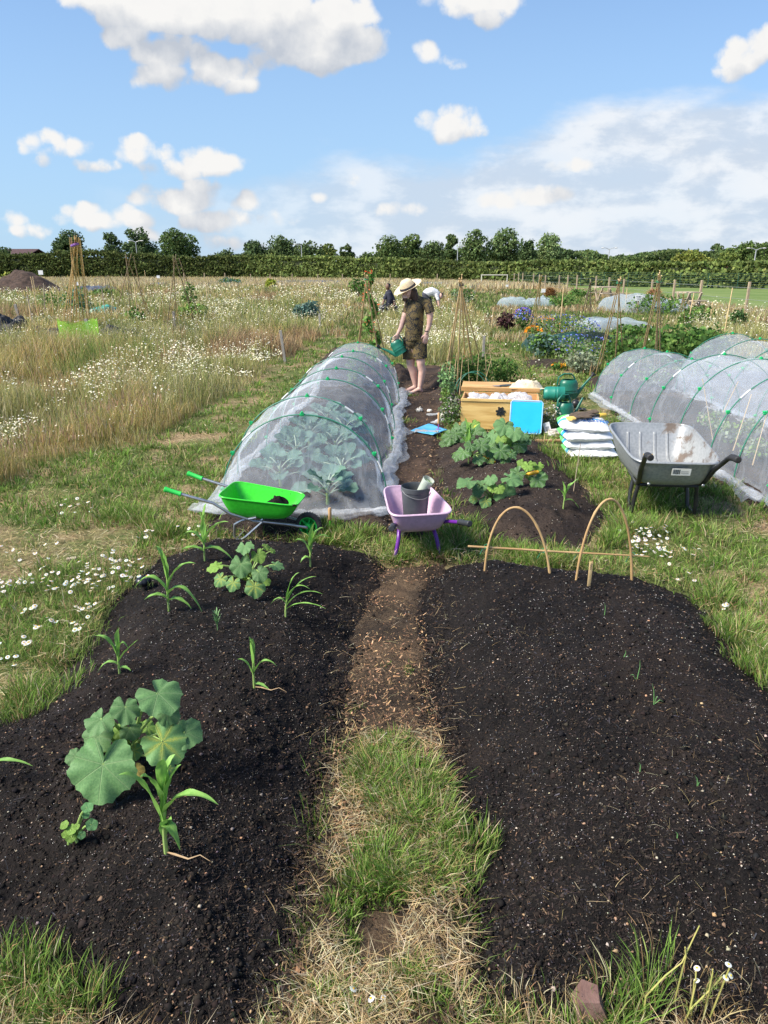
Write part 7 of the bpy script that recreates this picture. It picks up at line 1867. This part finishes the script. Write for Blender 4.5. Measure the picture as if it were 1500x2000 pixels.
# ------------------------------------------------------------------ covers, heaps, signs, tables, posts
def drape(px, py, wpx, dpt, h, label, mat, name='net_cover', rz=0, seed=1, cat='netting', pk=2.0, Yd=None):
    b = S(px, py) if Yd is None else G(px, py); W = wpx * mpp(b); n = 36; vs = MB()
    for i in range(n + 1):
        for j in range(n + 1):
            u, v_ = i / n * 2 - 1, j / n * 2 - 1; e = max(0, (1 - abs(u) ** 6) * (1 - abs(v_) ** 4)) ** .5
            z = e * h * (.55 + .75 * float(fbm(u * pk + seed, v_ * pk + seed, 3, seed))) + .012
            vs.v.append((u * W / 2, v_ * dpt / 2, z))
    vs.f = [(i * (n + 1) + j, (i + 1) * (n + 1) + j, (i + 1) * (n + 1) + j + 1, i * (n + 1) + j + 1) for i in range(n) for j in range(n)]
    o = vs.build(name, mat, None, loc=b + Vector((0, dpt / 2, 0)), angle=180); o.rotation_euler = (0, 0, rz)
    return tag(o, label, cat)
NETF = netmat('far_net', .40, (.55, .66, .74), .35, 5); NETDK = netmat('dark_net', .6, (0.03, 0.05, 0.05), .3, 10); NETTEAL = netmat('teal_net', .55, (0.05, 0.13, 0.13), .4, 10)
BLKS = pm('black_sheet', (0.010, 0.010, 0.011), (0.022, 0.022, 0.024), 5, .6, .5)
drape(1212, 650, 140, 1.6, .32, 'long low bed covered with pale blue white net behind the flowers', NETF, seed=2)
drape(1265, 612, 118, 3.0, .62, 'tall white net draped over frames right of the white sign', NETF, seed=4, pk=1.2)
drape(1175, 640, 60, 1.2, .22, 'small pale net left of the long low covered bed', NETF, seed=6)
drape(1012, 600, 60, 2.0, .35, 'white net cover by the far flower plots, left one', NETF, seed=8)
drape(1062, 600, 45, 2.0, .40, 'white net cover by the far flower plots, right one', NETF, seed=9)
drape(1325, 612, 50, 1.5, .5, 'white net corner left of the far right picnic table', NETF, seed=12)
drape(1095, 690, 120, 1.2, .34, 'dark teal net over plants in the flower bed', NETTEAL, seed=14)
drape(1165, 678, 110, 1.2, .25, 'black net bunched behind the blue flowers', NETDK, seed=15)
drape(2, 668, 60, 1.0, .58, 'black sheeting heap at the far left', BLKS, 'sheeting_heap', seed=16, cat='sheeting')
drape(85, 668, 70, .5, .30, 'low black sheeting left of the lime net', BLKS, 'sheeting', seed=17, cat='sheeting')
drape(222, 676, 78, .8, .36, 'crumpled black sheeting right of the lime net', BLKS, 'sheeting', seed=18, cat='sheeting')
drape(190, 612, 36, 1.5, .25, 'teal tarpaulin behind the pole bundle', pm('teal_tarp', (0.05, 0.32, 0.27), rough=.6), 'tarpaulin', seed=19, cat='tarpaulin')
DKP = pm('far_black_plastic', (0.05, 0.055, 0.075), (0.09, 0.10, 0.13), 1, .4)
drape(590, 558, 190, 9, .35, 'long dark plastic ground cover in the far middle', DKP, 'ground_cover_sheet', seed=20, cat='sheeting', pk=6, Yd=1)
drape(830, 562, 110, 7, .35, 'dark plastic ground cover right of the far people', DKP, 'ground_cover_sheet', seed=21, cat='sheeting', pk=6, Yd=1)
drape(165, 572, 60, 4, .4, 'dark blue plastic heap behind the pole bundle', DKP, 'ground_cover_sheet', seed=22, cat='sheeting', pk=4, Yd=1)
drape(302, 562, 30, 3, .35, 'small dark plastic heap left of the far white marker', DKP, 'ground_cover_sheet', seed=23, cat='sheeting', pk=4, Yd=1)
# dug beds in the left background
for (px, py, w_, lab) in ((330, 634, 100, 1), (500, 690, 90, 2), (1210, 664, 110, 3), (1080, 712, 110, 4)):
    b = G(px, py); W = w_ * mpp(b); n = 24; vs = MB()
    for i in range(n + 1):
        for j in range(9):
            u, v_ = i / n * 2 - 1, j / 8 * 2 - 1; vs.v.append((u * W / 2, v_ * .5, .10 * max(0, (1 - u ** 4) * (1 - v_ ** 2)) + .02 * float(fbm(u * 9, v_ * 4, 3, lab)) - .01))
    vs.f = [(i * 9 + j, (i + 1) * 9 + j, (i + 1) * 9 + j + 1, i * 9 + j + 1) for i in range(n) for j in range(8)]
    tag(vs.build('soil_bed', SOIL_BROWN, None, loc=b), kind='structure')
# soil heap far left
b = G(42, 553); vs = MB(); n = 60
for i in range(n + 1):
    for j in range(n + 1):
        u, v_ = i / n * 2 - 1, j / n * 2 - 1; e = max(0, 1 - math.hypot(u * .95, v_) ** 1.6)
        vs.v.append((u * 2.9, v_ * 2.6, e * 1.35 * (.75 + .55 * float(fbm(u * 4, v_ * 4, 4, 61))) - .02))
vs.f = [(i * (n + 1) + j, (i + 1) * (n + 1) + j, (i + 1) * (n + 1) + j + 1, i * (n + 1) + j + 1) for i in range(n) for j in range(n)]
o = vs.build('manure_heap', pm('manure', (0.030, 0.018, 0.013), (0.07, 0.042, 0.03), 6, .95, .9), None, loc=Vector((b.x * .62, b.y * .62, 0)), angle=180); tag(o, 'dark brown heap of manure before the hedge at the far left', 'heap')
SIGNW = pm('sign_white', (0.78, 0.79, 0.80), rough=.5); SIGNP = pm('sign_ink', (0.25, 0.27, 0.32), rough=.6)
def sign(px, py, ty, w, h, label, rot=0, name='sign'):
    p = G(px, py); m_ = mpp(p); zt_ = D(px, ty, p.y).z; W, H = w * m_, h * m_
    o = empty(name, p, R(rot), label, 'sign', 'small white plot signs')
    MB().box((0, 0, (zt_ - H) / 2), (.04, .03, zt_ - H)).build('post', WOODP, o, False)
    MB().box((0, -.02, zt_ - H / 2), (W, .012, H), bevel=.003).build('board', SIGNW, o, False)
    t_ = MB()
    if w > 10:
        for k in range(3): t_.box((W * (.04 * (k - 1)), -.0275, zt_ - H * (.25 + .25 * k)), (W * (.72 - .12 * k), .002, H * .10))
        t_.build('writing_lines', SIGNP, o, False)
    return o
sign(1244, 612, 576, 14, 11, 'white sign on a post between the wigwams on the right')
sign(1060, 585, 564, 8, 7, 'small white sign before the far straw heap')
sign(83, 556, 528, 9, 8, 'white sign beside the manure heap at the left')
sign(311, 560, 538, 6, 5, 'tiny white marker in the far left meadow')
sign(152, 570, 551, 6, 6, 'tiny white marker behind the pole bundle')
sign(990, 566, 556, 5, 4, 'tiny white sign on the fence beside the goal')
STRAWM = leafmat('straw_heap', .1, .9, .1)
def straw_heap(px, py, wpx, hpx, label):
    p = G(px, py); m_ = mpp(p); W, H = wpx * m_, hpx * m_; n = 1800; o = empty('straw_heap', p, 0, label, 'straw heap', 'heaps of dead stalks')
    t_ = rng.uniform(0, 1, n); a = rng.uniform(0, 6.28, n); r_ = W / 2 * np.sqrt(np.clip(1 - t_ ** 1.6, 0, 1)) * rng.uniform(.7, 1.05, n)
    V, Q, T3, C = blades(np.stack([np.cos(a) * r_, np.sin(a) * r_, t_ * H * .85], 1), rng.uniform(.02, .2, n), np.full(n, .02), a, rng.uniform(.1, .35, n), pal(n, [(0.42, 0.25, 0.12), (0.34, 0.19, 0.09), (0.5, 0.33, 0.17)], .15), None, 2)
    place('stalks', fast_mesh('stalks', V, [Q, T3], C), STRAWM, o)
    MB().lathe([(W * .46, 0), (W * .42, H * .4), (W * .25, H * .75), (.01, H * .9)], 16).build('core', pm('straw_core', (.22, .13, .06), rough=1), o)
straw_heap(1275, 598, 36, 34, 'brown straw heap behind the low net frame')
straw_heap(1074, 580, 18, 18, 'far brown straw heap with rounded top right of the small sign')
straw_heap(1310, 596, 34, 12, 'low spread of brown dead stalks right of the straw heap')
def table(px, py, wpx, label):
    p = G(px, py); m_ = mpp(p); W = wpx * m_; o = empty('picnic_table', p, R(12), label, 'picnic table', 'picnic tables'); wt_ = pm('weathered_plank', (0.46, 0.38, 0.28), (0.36, 0.29, 0.21), 4, .9)
    for k in range(3): MB().box((0, (k - 1) * .26, .74), (W, .24, .045), bevel=.006).build('plank', wt_, o, False)
    for s in (-1, 1):
        MB().box((0, s * .72, .44), (W, .24, .045), bevel=.006).build('bench', wt_, o, False)
        MB().box((s * W * .36, -.3, .37), (.08, .05, .85), Matrix.Rotation(R(28), 3, 'X')).build('leg', wt_, o, False)
        MB().box((s * W * .36 + .09, .3, .37), (.08, .05, .85), Matrix.Rotation(R(-28), 3, 'X')).build('leg', wt_, o, False)
table(1180, 590, 44, 'wooden picnic table between the dark stick wigwam and the left wigwam')
table(1340, 608, 34, 'weathered wooden picnic table partly behind the right white net')
# field fence on the right
fr = empty('field_fence', (13.1, 50, 0), 0, 'wooden post and thin wire fence along the mown pitch on the right', 'fence')
for i, y_ in enumerate(np.arange(24, 79, 3.3)):
    MB().box((.2 * math.sin(i * 2.1), y_ - 50, .55), (.085, .085, 1.22 + .1 * math.sin(i)), bevel=.01).build('post', WOODP, fr, False)
for z in (.25, .6, 1.0): MB().tube([(0, -27, z), (0, 28, z)], .006, 4).build('wire', pm('wire', (.25, .27, .25), rough=.5), fr)
# posts in front of the hedge, in the middle
fr = empty('post_row', (-20, 84, 0), 0, 'row of short posts in the golden grass before the hedge', 'fence')
for px in (490, 528, 571, 621, 669, 762, 854, 440, 400, 360):
    p = D(px, 548, 84); zt_ = D(px, 535 if px > 480 else 533, 84).z; MB().box((p.x + 20, 0, zt_ / 2), (.10, .10, zt_), bevel=.01).build('post', WOODP, fr, False)
# goal
p = D(965, 556, 72); gw = 1.25
o = empty('football_goal', (p.x, 72, 0), R(5), 'small white wooden goal frame near the fence before the hedge', 'goal')
for s in (-1, 1): MB().tube([(s * gw, 0, 0), (s * gw, 0, 1.0)], .05, 6).build('post', pm('goal_paint', (.6, .58, .5), rough=.6), o)
MB().tube([(-gw - .04, 0, 1.0), (gw + .04, 0, 1.0)], .05, 6).build('crossbar', MATS['goal_paint'], o)
# far green mesh fence before the hedge on the right
o = empty('mesh_fence', (24, 68, 0), 0, 'dark green wire mesh fence along the foot of the right hedge', 'fence')
gm_ = pm('mesh_green', (0.02, 0.07, 0.045), rough=.6)
pa, pb_ = Vector((13.8, 77.5, 0)), Vector((36, 55.2, 0))
for i in range(14):
    q = pa.lerp(pb_, i / 13) - Vector((24, 68, 0)); MB().tube([q, q + Vector((0, 0, 1.25))], .03, 5).build('post', gm_, o)
for k in range(9): MB().tube([pa - Vector((24, 68, -.1 - .14 * k)), pb_ - Vector((24, 68, -.1 - .14 * k))], .012, 4).build('wire', gm_, o)
# stones and bits
STONE = pm('red_stone', (0.14, 0.075, 0.06), (0.20, 0.12, 0.10), 12, .8, .4)
p = S(1150, 2000, .02)
mb = MB(); v_ = [(-.032, -.03, -.03), (.045, -.03, -.03), (.05, .035, -.03), (-.03, .04, -.03), (-.028, -.02, .02), (.02, -.022, .02), (.026, .02, .024), (-.012, .03, .03)]
mb.add(v_, [(0, 3, 2, 1), (4, 5, 6, 7), (0, 1, 5, 4), (1, 2, 6, 5), (2, 3, 7, 6), (3, 0, 4, 7)]); o = mb.build('stone', STONE, None, False, loc=p + Vector((0, .02, .03))); o.scale = (.95, 1, 1.05); tag(o, 'red brown angular stone at the bottom edge of the photo', 'stone')
o = lump('bark_piece', S(587, 1905, .012), .022, pm('bark_chunk', (0.30, 0.17, 0.09), (0.2, 0.11, 0.06), 25, .9, .6), 'brown papery bark piece in the straw at the foot of the left bed', 'bark', 31, .35, sc_=(1, 1, .7))
o = MB().box((0, 0, .008), (.055, .035, .012), Matrix.Rotation(.4, 3, 'Z'), bevel=.003).build('stone', pm('buff_stone', (.42, .35, .26), (.34, .28, .2), 10, .8), None, False, loc=S(140, 1093)); tag(o, 'flat buff stone in the grass left of the near bed', 'stone')
# ragged dry stems by the lower edge
def stems(pts_list, label, colr, name, cat, extra=None, loc_px=None):
    b = S(*loc_px); o = empty(name, b, 0, label, cat)
    for pts in pts_list:
        P = [D(px, py, b.y + dy) - b for px, py, dy in pts]; P[0].z = min(P[0].z, -.005)
        MB().tube(P, [.0018 * (1 - .6 * i / len(P)) + .0005 for i in range(len(P))], 6).build('stem', colr, o)
    return o, b
YST = pm('yellow_stem', (.42, .38, .12), (.34, .36, .10), 20, .6)
o, b = stems([[(1255, 1995, 0), (1262, 1945, .01), (1300, 1905, .02), (1332, 1880, .03), (1366, 1808, .04)], [(1330, 1880, .03), (1340, 1866, .03), (1338, 1850, .03)]], 'bent yellow green weed stem reaching over the right bed', YST, 'weed_plant', 'weed', loc_px=(1255, 1995))
o, b = stems([[(1335, 1995, 0), (1350, 1970, .0), (1385, 1935, .01), (1410, 1908, .02), (1418, 1905, .02)], [(1345, 1980, 0), (1358, 1925, .01), (1360, 1893, .02)], [(1385, 1935, .01), (1392, 1900, .01), (1392, 1893, .01)], [(1400, 1920, .01), (1425, 1890, .02), (1422, 1884, .02)], [(1362, 1930, .01), (1356, 1915, .01)]], 'daisy weed with yellow centred flowers at the lower right', YST, 'daisy_plant', 'daisy', loc_px=(1335, 1995))
PP_ = np.array([list(D(px, py, b.y + .015) - b) for px, py in ((1361, 1890), (1391, 1894), (1418, 1909), (1428, 1905), (1423, 1883), (1360, 1914))])
for k_ in range(6):
    Bk = Bulk()
    for it in flower_heads(PP_[k_:k_ + 1], np.array([.0075]), pal(1, [(.8, .8, .78)], .03), pal(1, [(.75, .55, .02)], .05), .5, 12): Bk.add(*it)
    place('flower', fast_mesh('flower', np.vstack(Bk.V), [np.vstack(f) for f in Bk.F.values()], np.vstack(Bk.C)), DAISY, o)
n = 90; q = rng.uniform(0, 1, n); A_ = np.array(list(D(1345, 1980, b.y) - b)); B_ = np.array(list(D(1410, 1908, b.y + .02) - b)); Pn = A_ + (B_ - A_) * q[:, None] + rng.normal(0, .006, (n, 3))
V, Q, T3, C = blades(Pn, rng.uniform(.006, .022, n), np.full(n, .0015), rng.uniform(0, 6.28, n), rng.uniform(.004, .018, n), pal(n, [(.22, .30, .08)]), None, 2)
place('foliage', fast_mesh('foliage', V, [Q, T3], C), GRASS, o)
# ------------------------------------------------------------------ people
SKIN = pm('skin', (0.66, 0.43, 0.35), (0.60, 0.37, 0.30), 14, .55)
HAIR = pm('brown_hair', (0.055, 0.028, 0.018), (0.10, 0.055, 0.035), 30, .7, .4, stretch=(1, 1, .2))
YP = 10.3
pr = S(812, 768)
PO = Vector((pr.x, YP, 0.0))
def J(px, py, dy=0.0): return D(px, py, YP + dy) - PO
def limb(mb, pts, rs, n=16):
    P = []; Rr = []
    for i in range(len(pts) - 1):
        for k in range(5): P.append(pts[i].lerp(pts[i + 1], k / 5)); 
        a, b = rs[i], rs[i + 1]
        for k in range(5):
            t_ = k / 5
            Rr.append(tuple(a[q] * (1 - t_) + b[q] * t_ for q in range(2)) if isinstance(a, tuple) else a * (1 - t_) + b * t_)
    P.append(pts[-1]); Rr.append(rs[-1]); mb.tube(P, Rr, n)
    for p, r_ in ((pts[0], rs[0]), (pts[-1], rs[-1])): mb.ell(p, min(r_) if isinstance(r_, tuple) else r_, 12, 8)
def hand(mb, wrist, direction, side, curl, s=1.0):
    """palm with four bent fingers and a thumb; side = towards the thumb"""
    d = direction.normalized(); sd_ = (side - d * side.dot(d)).normalized(); nn_ = d.cross(sd_)
    k = wrist + d * .045 * s
    M = Matrix((sd_, nn_, d)).transposed(); mb.ell(k, (.040 * s, .017 * s, .052 * s), 14, 10, M); mb.ell(wrist, (.028 * s, .022 * s, .03 * s), 12, 8, M)
    for i, (off, ln) in enumerate(((.030, .072), (.010, .080), (-.010, .074), (-.029, .060))):
        p = k + d * .040 * s + sd_ * off * s; dirv = d.copy(); pts = [p - d * .01]
        for j in range(3):
            dirv = (dirv * math.cos(curl * (.6 + j * .3)) + nn_ * math.sin(curl * (.6 + j * .3))).normalized(); p = p + dirv * ln * s * (.42 - .08 * j); pts.append(p)
        mb.tube(pts, [.0095 * s, .0088 * s, .008 * s, .0065 * s], 8); mb.ell(pts[-1], .0065 * s, 8, 6)
    p = k - d * .01 + sd_ * .032 * s; pts = [p, p + (sd_ * .8 + d * .7).normalized() * .03 * s, p + (sd_ * .5 + d * 1.0 + nn_ * .4).normalized() * .062 * s]
    mb.tube(pts, [.013 * s, .011 * s, .008 * s], 8); mb.ell(pts[-1], .008 * s, 8, 6)
per = empty('person', PO, 0, 'barefoot person in straw hat and brown leaf print shirt and shorts watering', 'person')
mb = MB()
kl, kr = J(822, 712, -.04), J(802, 714, .06)
al, ar_ = J(820, 757, -.04), J(811, 752, .08)
hl, hr_ = J(818, 662, -.02), J(802, 662, .05)
limb(mb, [hl, J(819, 690, -.03), kl + Vector((0, 0, .03)), kl, J(825, 724, -.03), J(823, 738, -.03), al], [.078, .070, .060, .056, .056, .048, .033])
limb(mb, [hr_, J(802, 690, .05), kr + Vector((0, 0, .03)), kr, J(807, 726, .07), J(809, 738, .08), ar_], [.085, .078, .060, .055, .056, .048, .033])
for an, toe, heel, dy in ((al, J(801, 769, -.07), J(823, 765, -.04), -.05), (ar_, J(788, 762, .04), J(812, 759, .08), .06)):
    gz = Z(pr.x, YP)
    toe = Vector((toe.x, toe.y, gz + .014)); heel = Vector((heel.x, heel.y, gz + .024)); ball = heel.lerp(toe, .72); ball.z = gz + .017
    limb(mb, [an, an.lerp(heel, .6) + Vector((-.012, 0, 0)), heel.lerp(ball, .35) + Vector((0, 0, .028)), heel.lerp(ball, .7) + Vector((0, 0, .012)), ball, toe], [.034, .036, .032, .029, .025, .012]); mb.ell(heel + Vector((.0, 0, .004)), (.028, .026, .026), 12, 8)
    dv = (toe - heel).normalized(); sv = Vector((-dv.y, dv.x, 0))
    for i in range(5):
        q = ball + sv * (.028 - .014 * i) + dv * .02; mb.tube([q, q + dv * (.045 - .005 * abs(i - 3.2))], [.010, .0075 if i != 4 else .010], 8)
        mb.ell(q + dv * (.046 - .005 * abs(i - 3.2)), .0085 if i != 4 else .0105, 8, 6)
shl, shr = J(834, 592, -.07), J(797, 592, .10)
limb(mb, [J(812, 664), J(812, 640), J(815, 610), J(815, 592), J(812, 582)], [(.115, .09)] * 2 + [(.115, .085), (.09, .065), (.055, .055)])
nk = J(808, 583); hd = J(799, 571, -.02)
limb(mb, [J(814, 586), nk, hd], [.065, .052, .05])
mb.ell(hd + Vector((-.005, -.01, .012)), (.078, .080, .098), 20, 14, Matrix.Rotation(R(-38), 3, 'Y'))
mb.ell(hd + Vector((-.055, -.03, -.065)), (.045, .048, .04), 14, 10)                       # jaw and chin
mb.tube([hd + Vector((-.075, -.045, -.02)), hd + Vector((-.098, -.055, -.042)), hd + Vector((-.088, -.05, -.052))], [.010, .013, .010], 8)     # nose
mb.ell(hd + Vector((-.02, -.085, -.02)), (.016, .008, .026), 10, 8)   # ear
limb(mb, [shl, J(839, 606, -.09), J(840, 622, -.10), J(838, 636, -.10), J(833, 650, -.11)], [.055, .050, .042, .036, .026])
hand(mb, J(833, 651, -.11), Vector((-.12, -.05, -1)), Vector((-1, -.2, 0)), .35)
limb(mb, [shr, J(792, 612, .08), J(788, 624, .05), J(783, 640, .0), J(778, 650, -.03)], [.050, .045, .040, .034, .025])
hand(mb, J(778, 651, -.03), Vector((-.25, -.1, -1)), Vector((-.9, -.5, 0)), 1.0)
body = remeshed(mb, 'body', .0055, 5, SKIN, per)
# shirt and shorts
def printm(name, base, ink, scale=7.0):
    m = bpy.data.materials.new(name); m.use_nodes = True; t = NT(m.node_tree); b = m.node_tree.nodes['Principled BSDF']; b.inputs['Roughness'].default_value = .85
    co = t.n('ShaderNodeTexCoord').outputs['Object']
    vo = t.n('ShaderNodeTexVoronoi', feature='F1'); vo.inputs['Scale'].default_value = scale; t.l(co, vo.inputs['Vector'])
    dl = t.vmath('SUBTRACT', t.vmath('SCALE', co).outputs[0], vo.outputs['Position'])
    sc_n = t.vmath('SCALE', co); sc_n.inputs['Scale'].default_value = 1.0
    dl = t.vmath('SUBTRACT', sc_n.outputs[0], vo.outputs['Position']).outputs[0]
    sp = t.n('ShaderNodeSeparateXYZ'); t.l(dl, sp.inputs[0])
    rot = t.math('MULTIPLY', vo.outputs['Color'], 6.0)
    an = t.math('ADD', t.math('ARCTAN2', sp.outputs[2], sp.outputs[0]), rot)
    rays = t.math('GREATER_THAN', t.math('SINE', t.math('ADD', t.math('MULTIPLY', an, 13.0), t.math('MULTIPLY', vo.outputs['Distance'], 3.0))), -.05)
    inside = t.math('LESS_THAN', vo.outputs['Distance'], .85); hole = t.math('GREATER_THAN', vo.outputs['Distance'], .06)
    half = t.math('GREATER_THAN', t.math('COSINE', an), -.8)
    k = t.math('MULTIPLY', t.math('MULTIPLY', rays, inside), t.math('MULTIPLY', hole, half))
    k2 = t.math('MULTIPLY', t.math('LESS_THAN', t.math('ABSOLUTE', t.math('SUBTRACT', vo.outputs['Distance'], .55)), .06), half)
    n1 = t.noise(co, 4, 2); n2 = t.noise(co, 30, 3)
    bc_ = t.mix(t.sstep(n1.outputs['Fac'], .4, .6), base, tuple(q * .8 for q in base))
    f = t.math('MULTIPLY', t.math('MAXIMUM', k, k2), t.sstep(n2.outputs['Fac'], .25, .5)); t.l(t.mix(f, bc_, ink), b.inputs['Base Color']); return m
PRT = printm('leaf_print', (0.19, 0.135, 0.05), (0.016, 0.017, 0.020), 9.5)
mb = MB()
limb(mb, [J(808, 652, 0), J(809, 640), J(810, 618), J(813, 600), J(814, 590)], [(.150, .125), (.150, .125), (.158, .125), (.155, .115), (.125, .095)], 28)
mb.ell(J(832, 592, -.06), (.07, .07, .06), 14, 10); mb.ell(J(800, 592, .08), (.065, .07, .055), 14, 10)
mb.tube([J(832, 590, -.06), J(838, 601, -.09), J(840.5, 611, -.095)], [.068, .066, .066], 18); mb.tube([J(801, 590, .08), J(795, 604, .09), J(792, 612, .08)], [.062, .058, .057], 18)
mb.tube([J(813, 588), J(811, 581)], [.075, .060], 16)
limb(mb, [J(801, 593, .07), J(816, 590, .0), J(833, 593, -.05)], [.068, .085, .072], 18)
sh = remeshed(mb, 'shirt', .007, 5, PRT, per)
mb = MB()
limb(mb, [J(808, 648), J(808, 656), J(808, 664)], [(.145, .12), (.148, .122), (.145, .12)], 28)
mb.tube([J(820, 658, -.03), J(820.5, 680, -.03), J(821, 700, -.03)], [(.088, .10), (.090, .10), (.088, .10)], 22); mb.tube([J(800, 658, .05), J(799, 680, .05), J(799.5, 701, .05)], [(.080, .095), (.083, .095), (.082, .095)], 22)
remeshed(mb, 'shorts', .007, 4, PRT, per)
# hair and beard
mb = MB()
mb.ell(hd + Vector((.035, .0, -.005)), (.082, .088, .095), 16, 12, Matrix.Rotation(R(-30), 3, 'Y')); mb.tube([hd + Vector((.06, -.03, .01)), hd + Vector((.085, -.04, -.06)), hd + Vector((.10, -.045, -.12))], [.055, .045, .028], 12)
mb.ell(hd + Vector((-.055, -.035, -.085)), (.040, .045, .04), 12, 8)
remeshed(mb, 'hair', .007, 2, HAIR, per)
# hat
hat = bpy.data.objects.new('hat', None)
hm = MB(); HR = Matrix.Translation(hd + Vector((-.015, -.005, .055))) @ Matrix.Rotation(R(-24), 4, 'Y') @ Matrix.Rotation(R(16), 4, 'X')
prof = [(.001, .118), (.035, .122), (.060, .116), (.078, .098), (.090, .06), (.098, .02), (.102, .0), (.125, -.004), (.160, -.006), (.183, -.001), (.186, .001), (.183, .004), (.160, -.001), (.125, .001), (.106, .006)]
hm.lathe([(r_, z) for r_, z in prof], 44, HR, 1.12, 1.0)
hm2 = MB(); hm2.v = []; 
for v in hm.v:
    q = HR.inverted() @ Vector(v); rr_ = math.hypot(q.x, q.y)
    if q.z > .09: q.z -= .018 * math.exp(-(q.y / .03) ** 2)
    if rr_ > .12: q.z += (.030 * (q.y / .18) ** 2 + .02 * max(0, q.x / .18) ** 2)
    hm2.v.append(tuple(HR @ q))
hm2.f = hm.f
STRW = pm('hat_straw', (0.66, 0.55, 0.38), (0.58, 0.47, 0.31), 60, .8, .3)
ho = hm2.build('hat', STRW, per, angle=70)
MB().lathe([(.1045, .004), (.1025, .020), (.0985, .037), (.0965, .037), (.100, .02), (.102, .004)], 44, HR, 1.12, 1.0).build('band', pm('hat_band', (0.015, 0.016, 0.03), rough=.8), ho)
MB().tube([J(833, 646.5, -.11) + Vector((.027 * math.cos(a), .027 * math.sin(a), 0)) for a in np.linspace(0, 6.28, 20)][:-1], .006, 6, closed=True).build('wristband', pm('dark_band', (.02, .02, .02), rough=.6), per)
# can in the hand: spout down to the left
gp = J(777, 658, -.04) + PO
M = Matrix.Translation(D(785, 691, YP - .03)) @ Matrix.Rotation(R(168), 4, 'Z') @ Matrix.Rotation(R(32), 4, 'Y') @ Matrix.Translation((0, 0, 0))
wc = watering_can(M, 'green watering can held tilted by the hatted person', h=.20, r=.070, ov=1.25, mat=CANG)
for ch_ in wc.children:
    if ch_.name.startswith('rose'): pass

# far people
def simple_person(parts, label, O, shirtm, shortsm, skinm, hairm, head, arms):
    o = empty('person', O, 0, label, 'person')
    mb = MB()
    for pts, rs in arms: limb(mb, [Vector(p) for p in pts], rs, 12)
    mb.ell(head, (.085, .095, .115), 14, 10); remeshed(mb, 'body', .012, 3, skinm, o)
    for nm, pts, rs, m_ in parts:
        mb = MB()
        for P_, R_ in zip(pts, rs): limb(mb, [Vector(p) for p in P_], R_, 14)
        remeshed(mb, nm, .014, 3, m_, o)
    mb = MB().ell(Vector(head) + Vector((.02, .02, .035)), (.085, .095, .095), 14, 10); remeshed(mb, 'hair', .012, 2, hairm, o)
    return o
SK2 = pm('skin_brown', (0.16, 0.085, 0.055), rough=.6); NAVY = pm('navy_cloth', (0.012, 0.014, 0.030), (0.02, .022, .04), 8, .85); BLKC = pm('black_hair', (.012, .010, .010), rough=.7); DARKJ = pm('dark_jeans', (.03, .035, .06), (.09, .09, .11), 5, .9); WHT = pm('white_cotton', (.72, .73, .75), (.62, .63, .66), 6, .85)
Yq = 27.0; c = D(759, 590, Yq); O = Vector((c.x, Yq, 0)); zz = D(757, 560, Yq).z; 
simple_person([('shirt', [[(0, 0, zz - .70), (.05, 0, zz - .42), (.02, 0, zz - .20)], [(.06, 0, zz - .22), (.18, -.05, zz - .45)], [(-.04, 0, zz - .22), (-.14, -.1, zz - .42)]], [[(.17, .13), (.19, .14), (.15, .11)], [.08, .07], [.08, .07]], NAVY),
               ('trousers', [[(.02, 0, zz - .68), (-.25, -.1, max(.3, zz - .78)), (-.38, -.1, .05)], [(.04, .1, zz - .68), (.25, .05, max(.3, zz - .80)), (.20, .1, .05)]], [[.14, .11, .07], [.14, .11, .07]], DARKJ)],
              'dark haired person in navy T-shirt sitting low in the far plots', O, NAVY, DARKJ, SK2, BLKC, (-.03, 0, zz), [([(.0, 0, zz - .22), (-.02, 0, zz - .08)], [.06, .055]), ([(.16, -.05, zz - .40), (.22, -.12, zz - .62), (.05, -.2, zz - .72)], [.05, .042, .035]), ([(-.14, -.1, zz - .40), (-.22, -.2, zz - .60)], [.045, .038])])
Yq = 29.0; c = D(854, 590, Yq); O = Vector((c.x, Yq, 0)); zz = D(850, 578, Yq).z
simple_person([('shirt', [[(-.42, 0, zz + .10), (-.22, 0, zz + .16), (-.02, 0, zz + .08)], [(-.05, -.08, zz + .05), (.02, -.14, zz - .12)]], [[(.15, .17), (.16, .17), (.13, .15)], [.075, .065]], WHT),
               ('trousers', [[(-.45, 0, zz + .05), (-.40, 0, .45), (-.48, 0, .05)], [(-.45, .15, zz + .05), (-.30, .1, .45), (-.36, .1, .05)]], [[.15, .11, .07], [.15, .11, .07]], DARKJ)],
              'dark haired person in white T-shirt bending over in the far plots', O, WHT, DARKJ, SKIN, BLKC, (.13, -.02, zz), [([(.0, 0, zz + .06), (.10, 0, zz + .02)], [.06, .055]), ([(.02, -.14, zz - .10), (.06, -.16, zz - .35), (.12, -.14, zz - .52)], [.048, .04, .032]), ([(-.05, .12, zz), (.02, .15, zz - .4)], [.045, .035])])
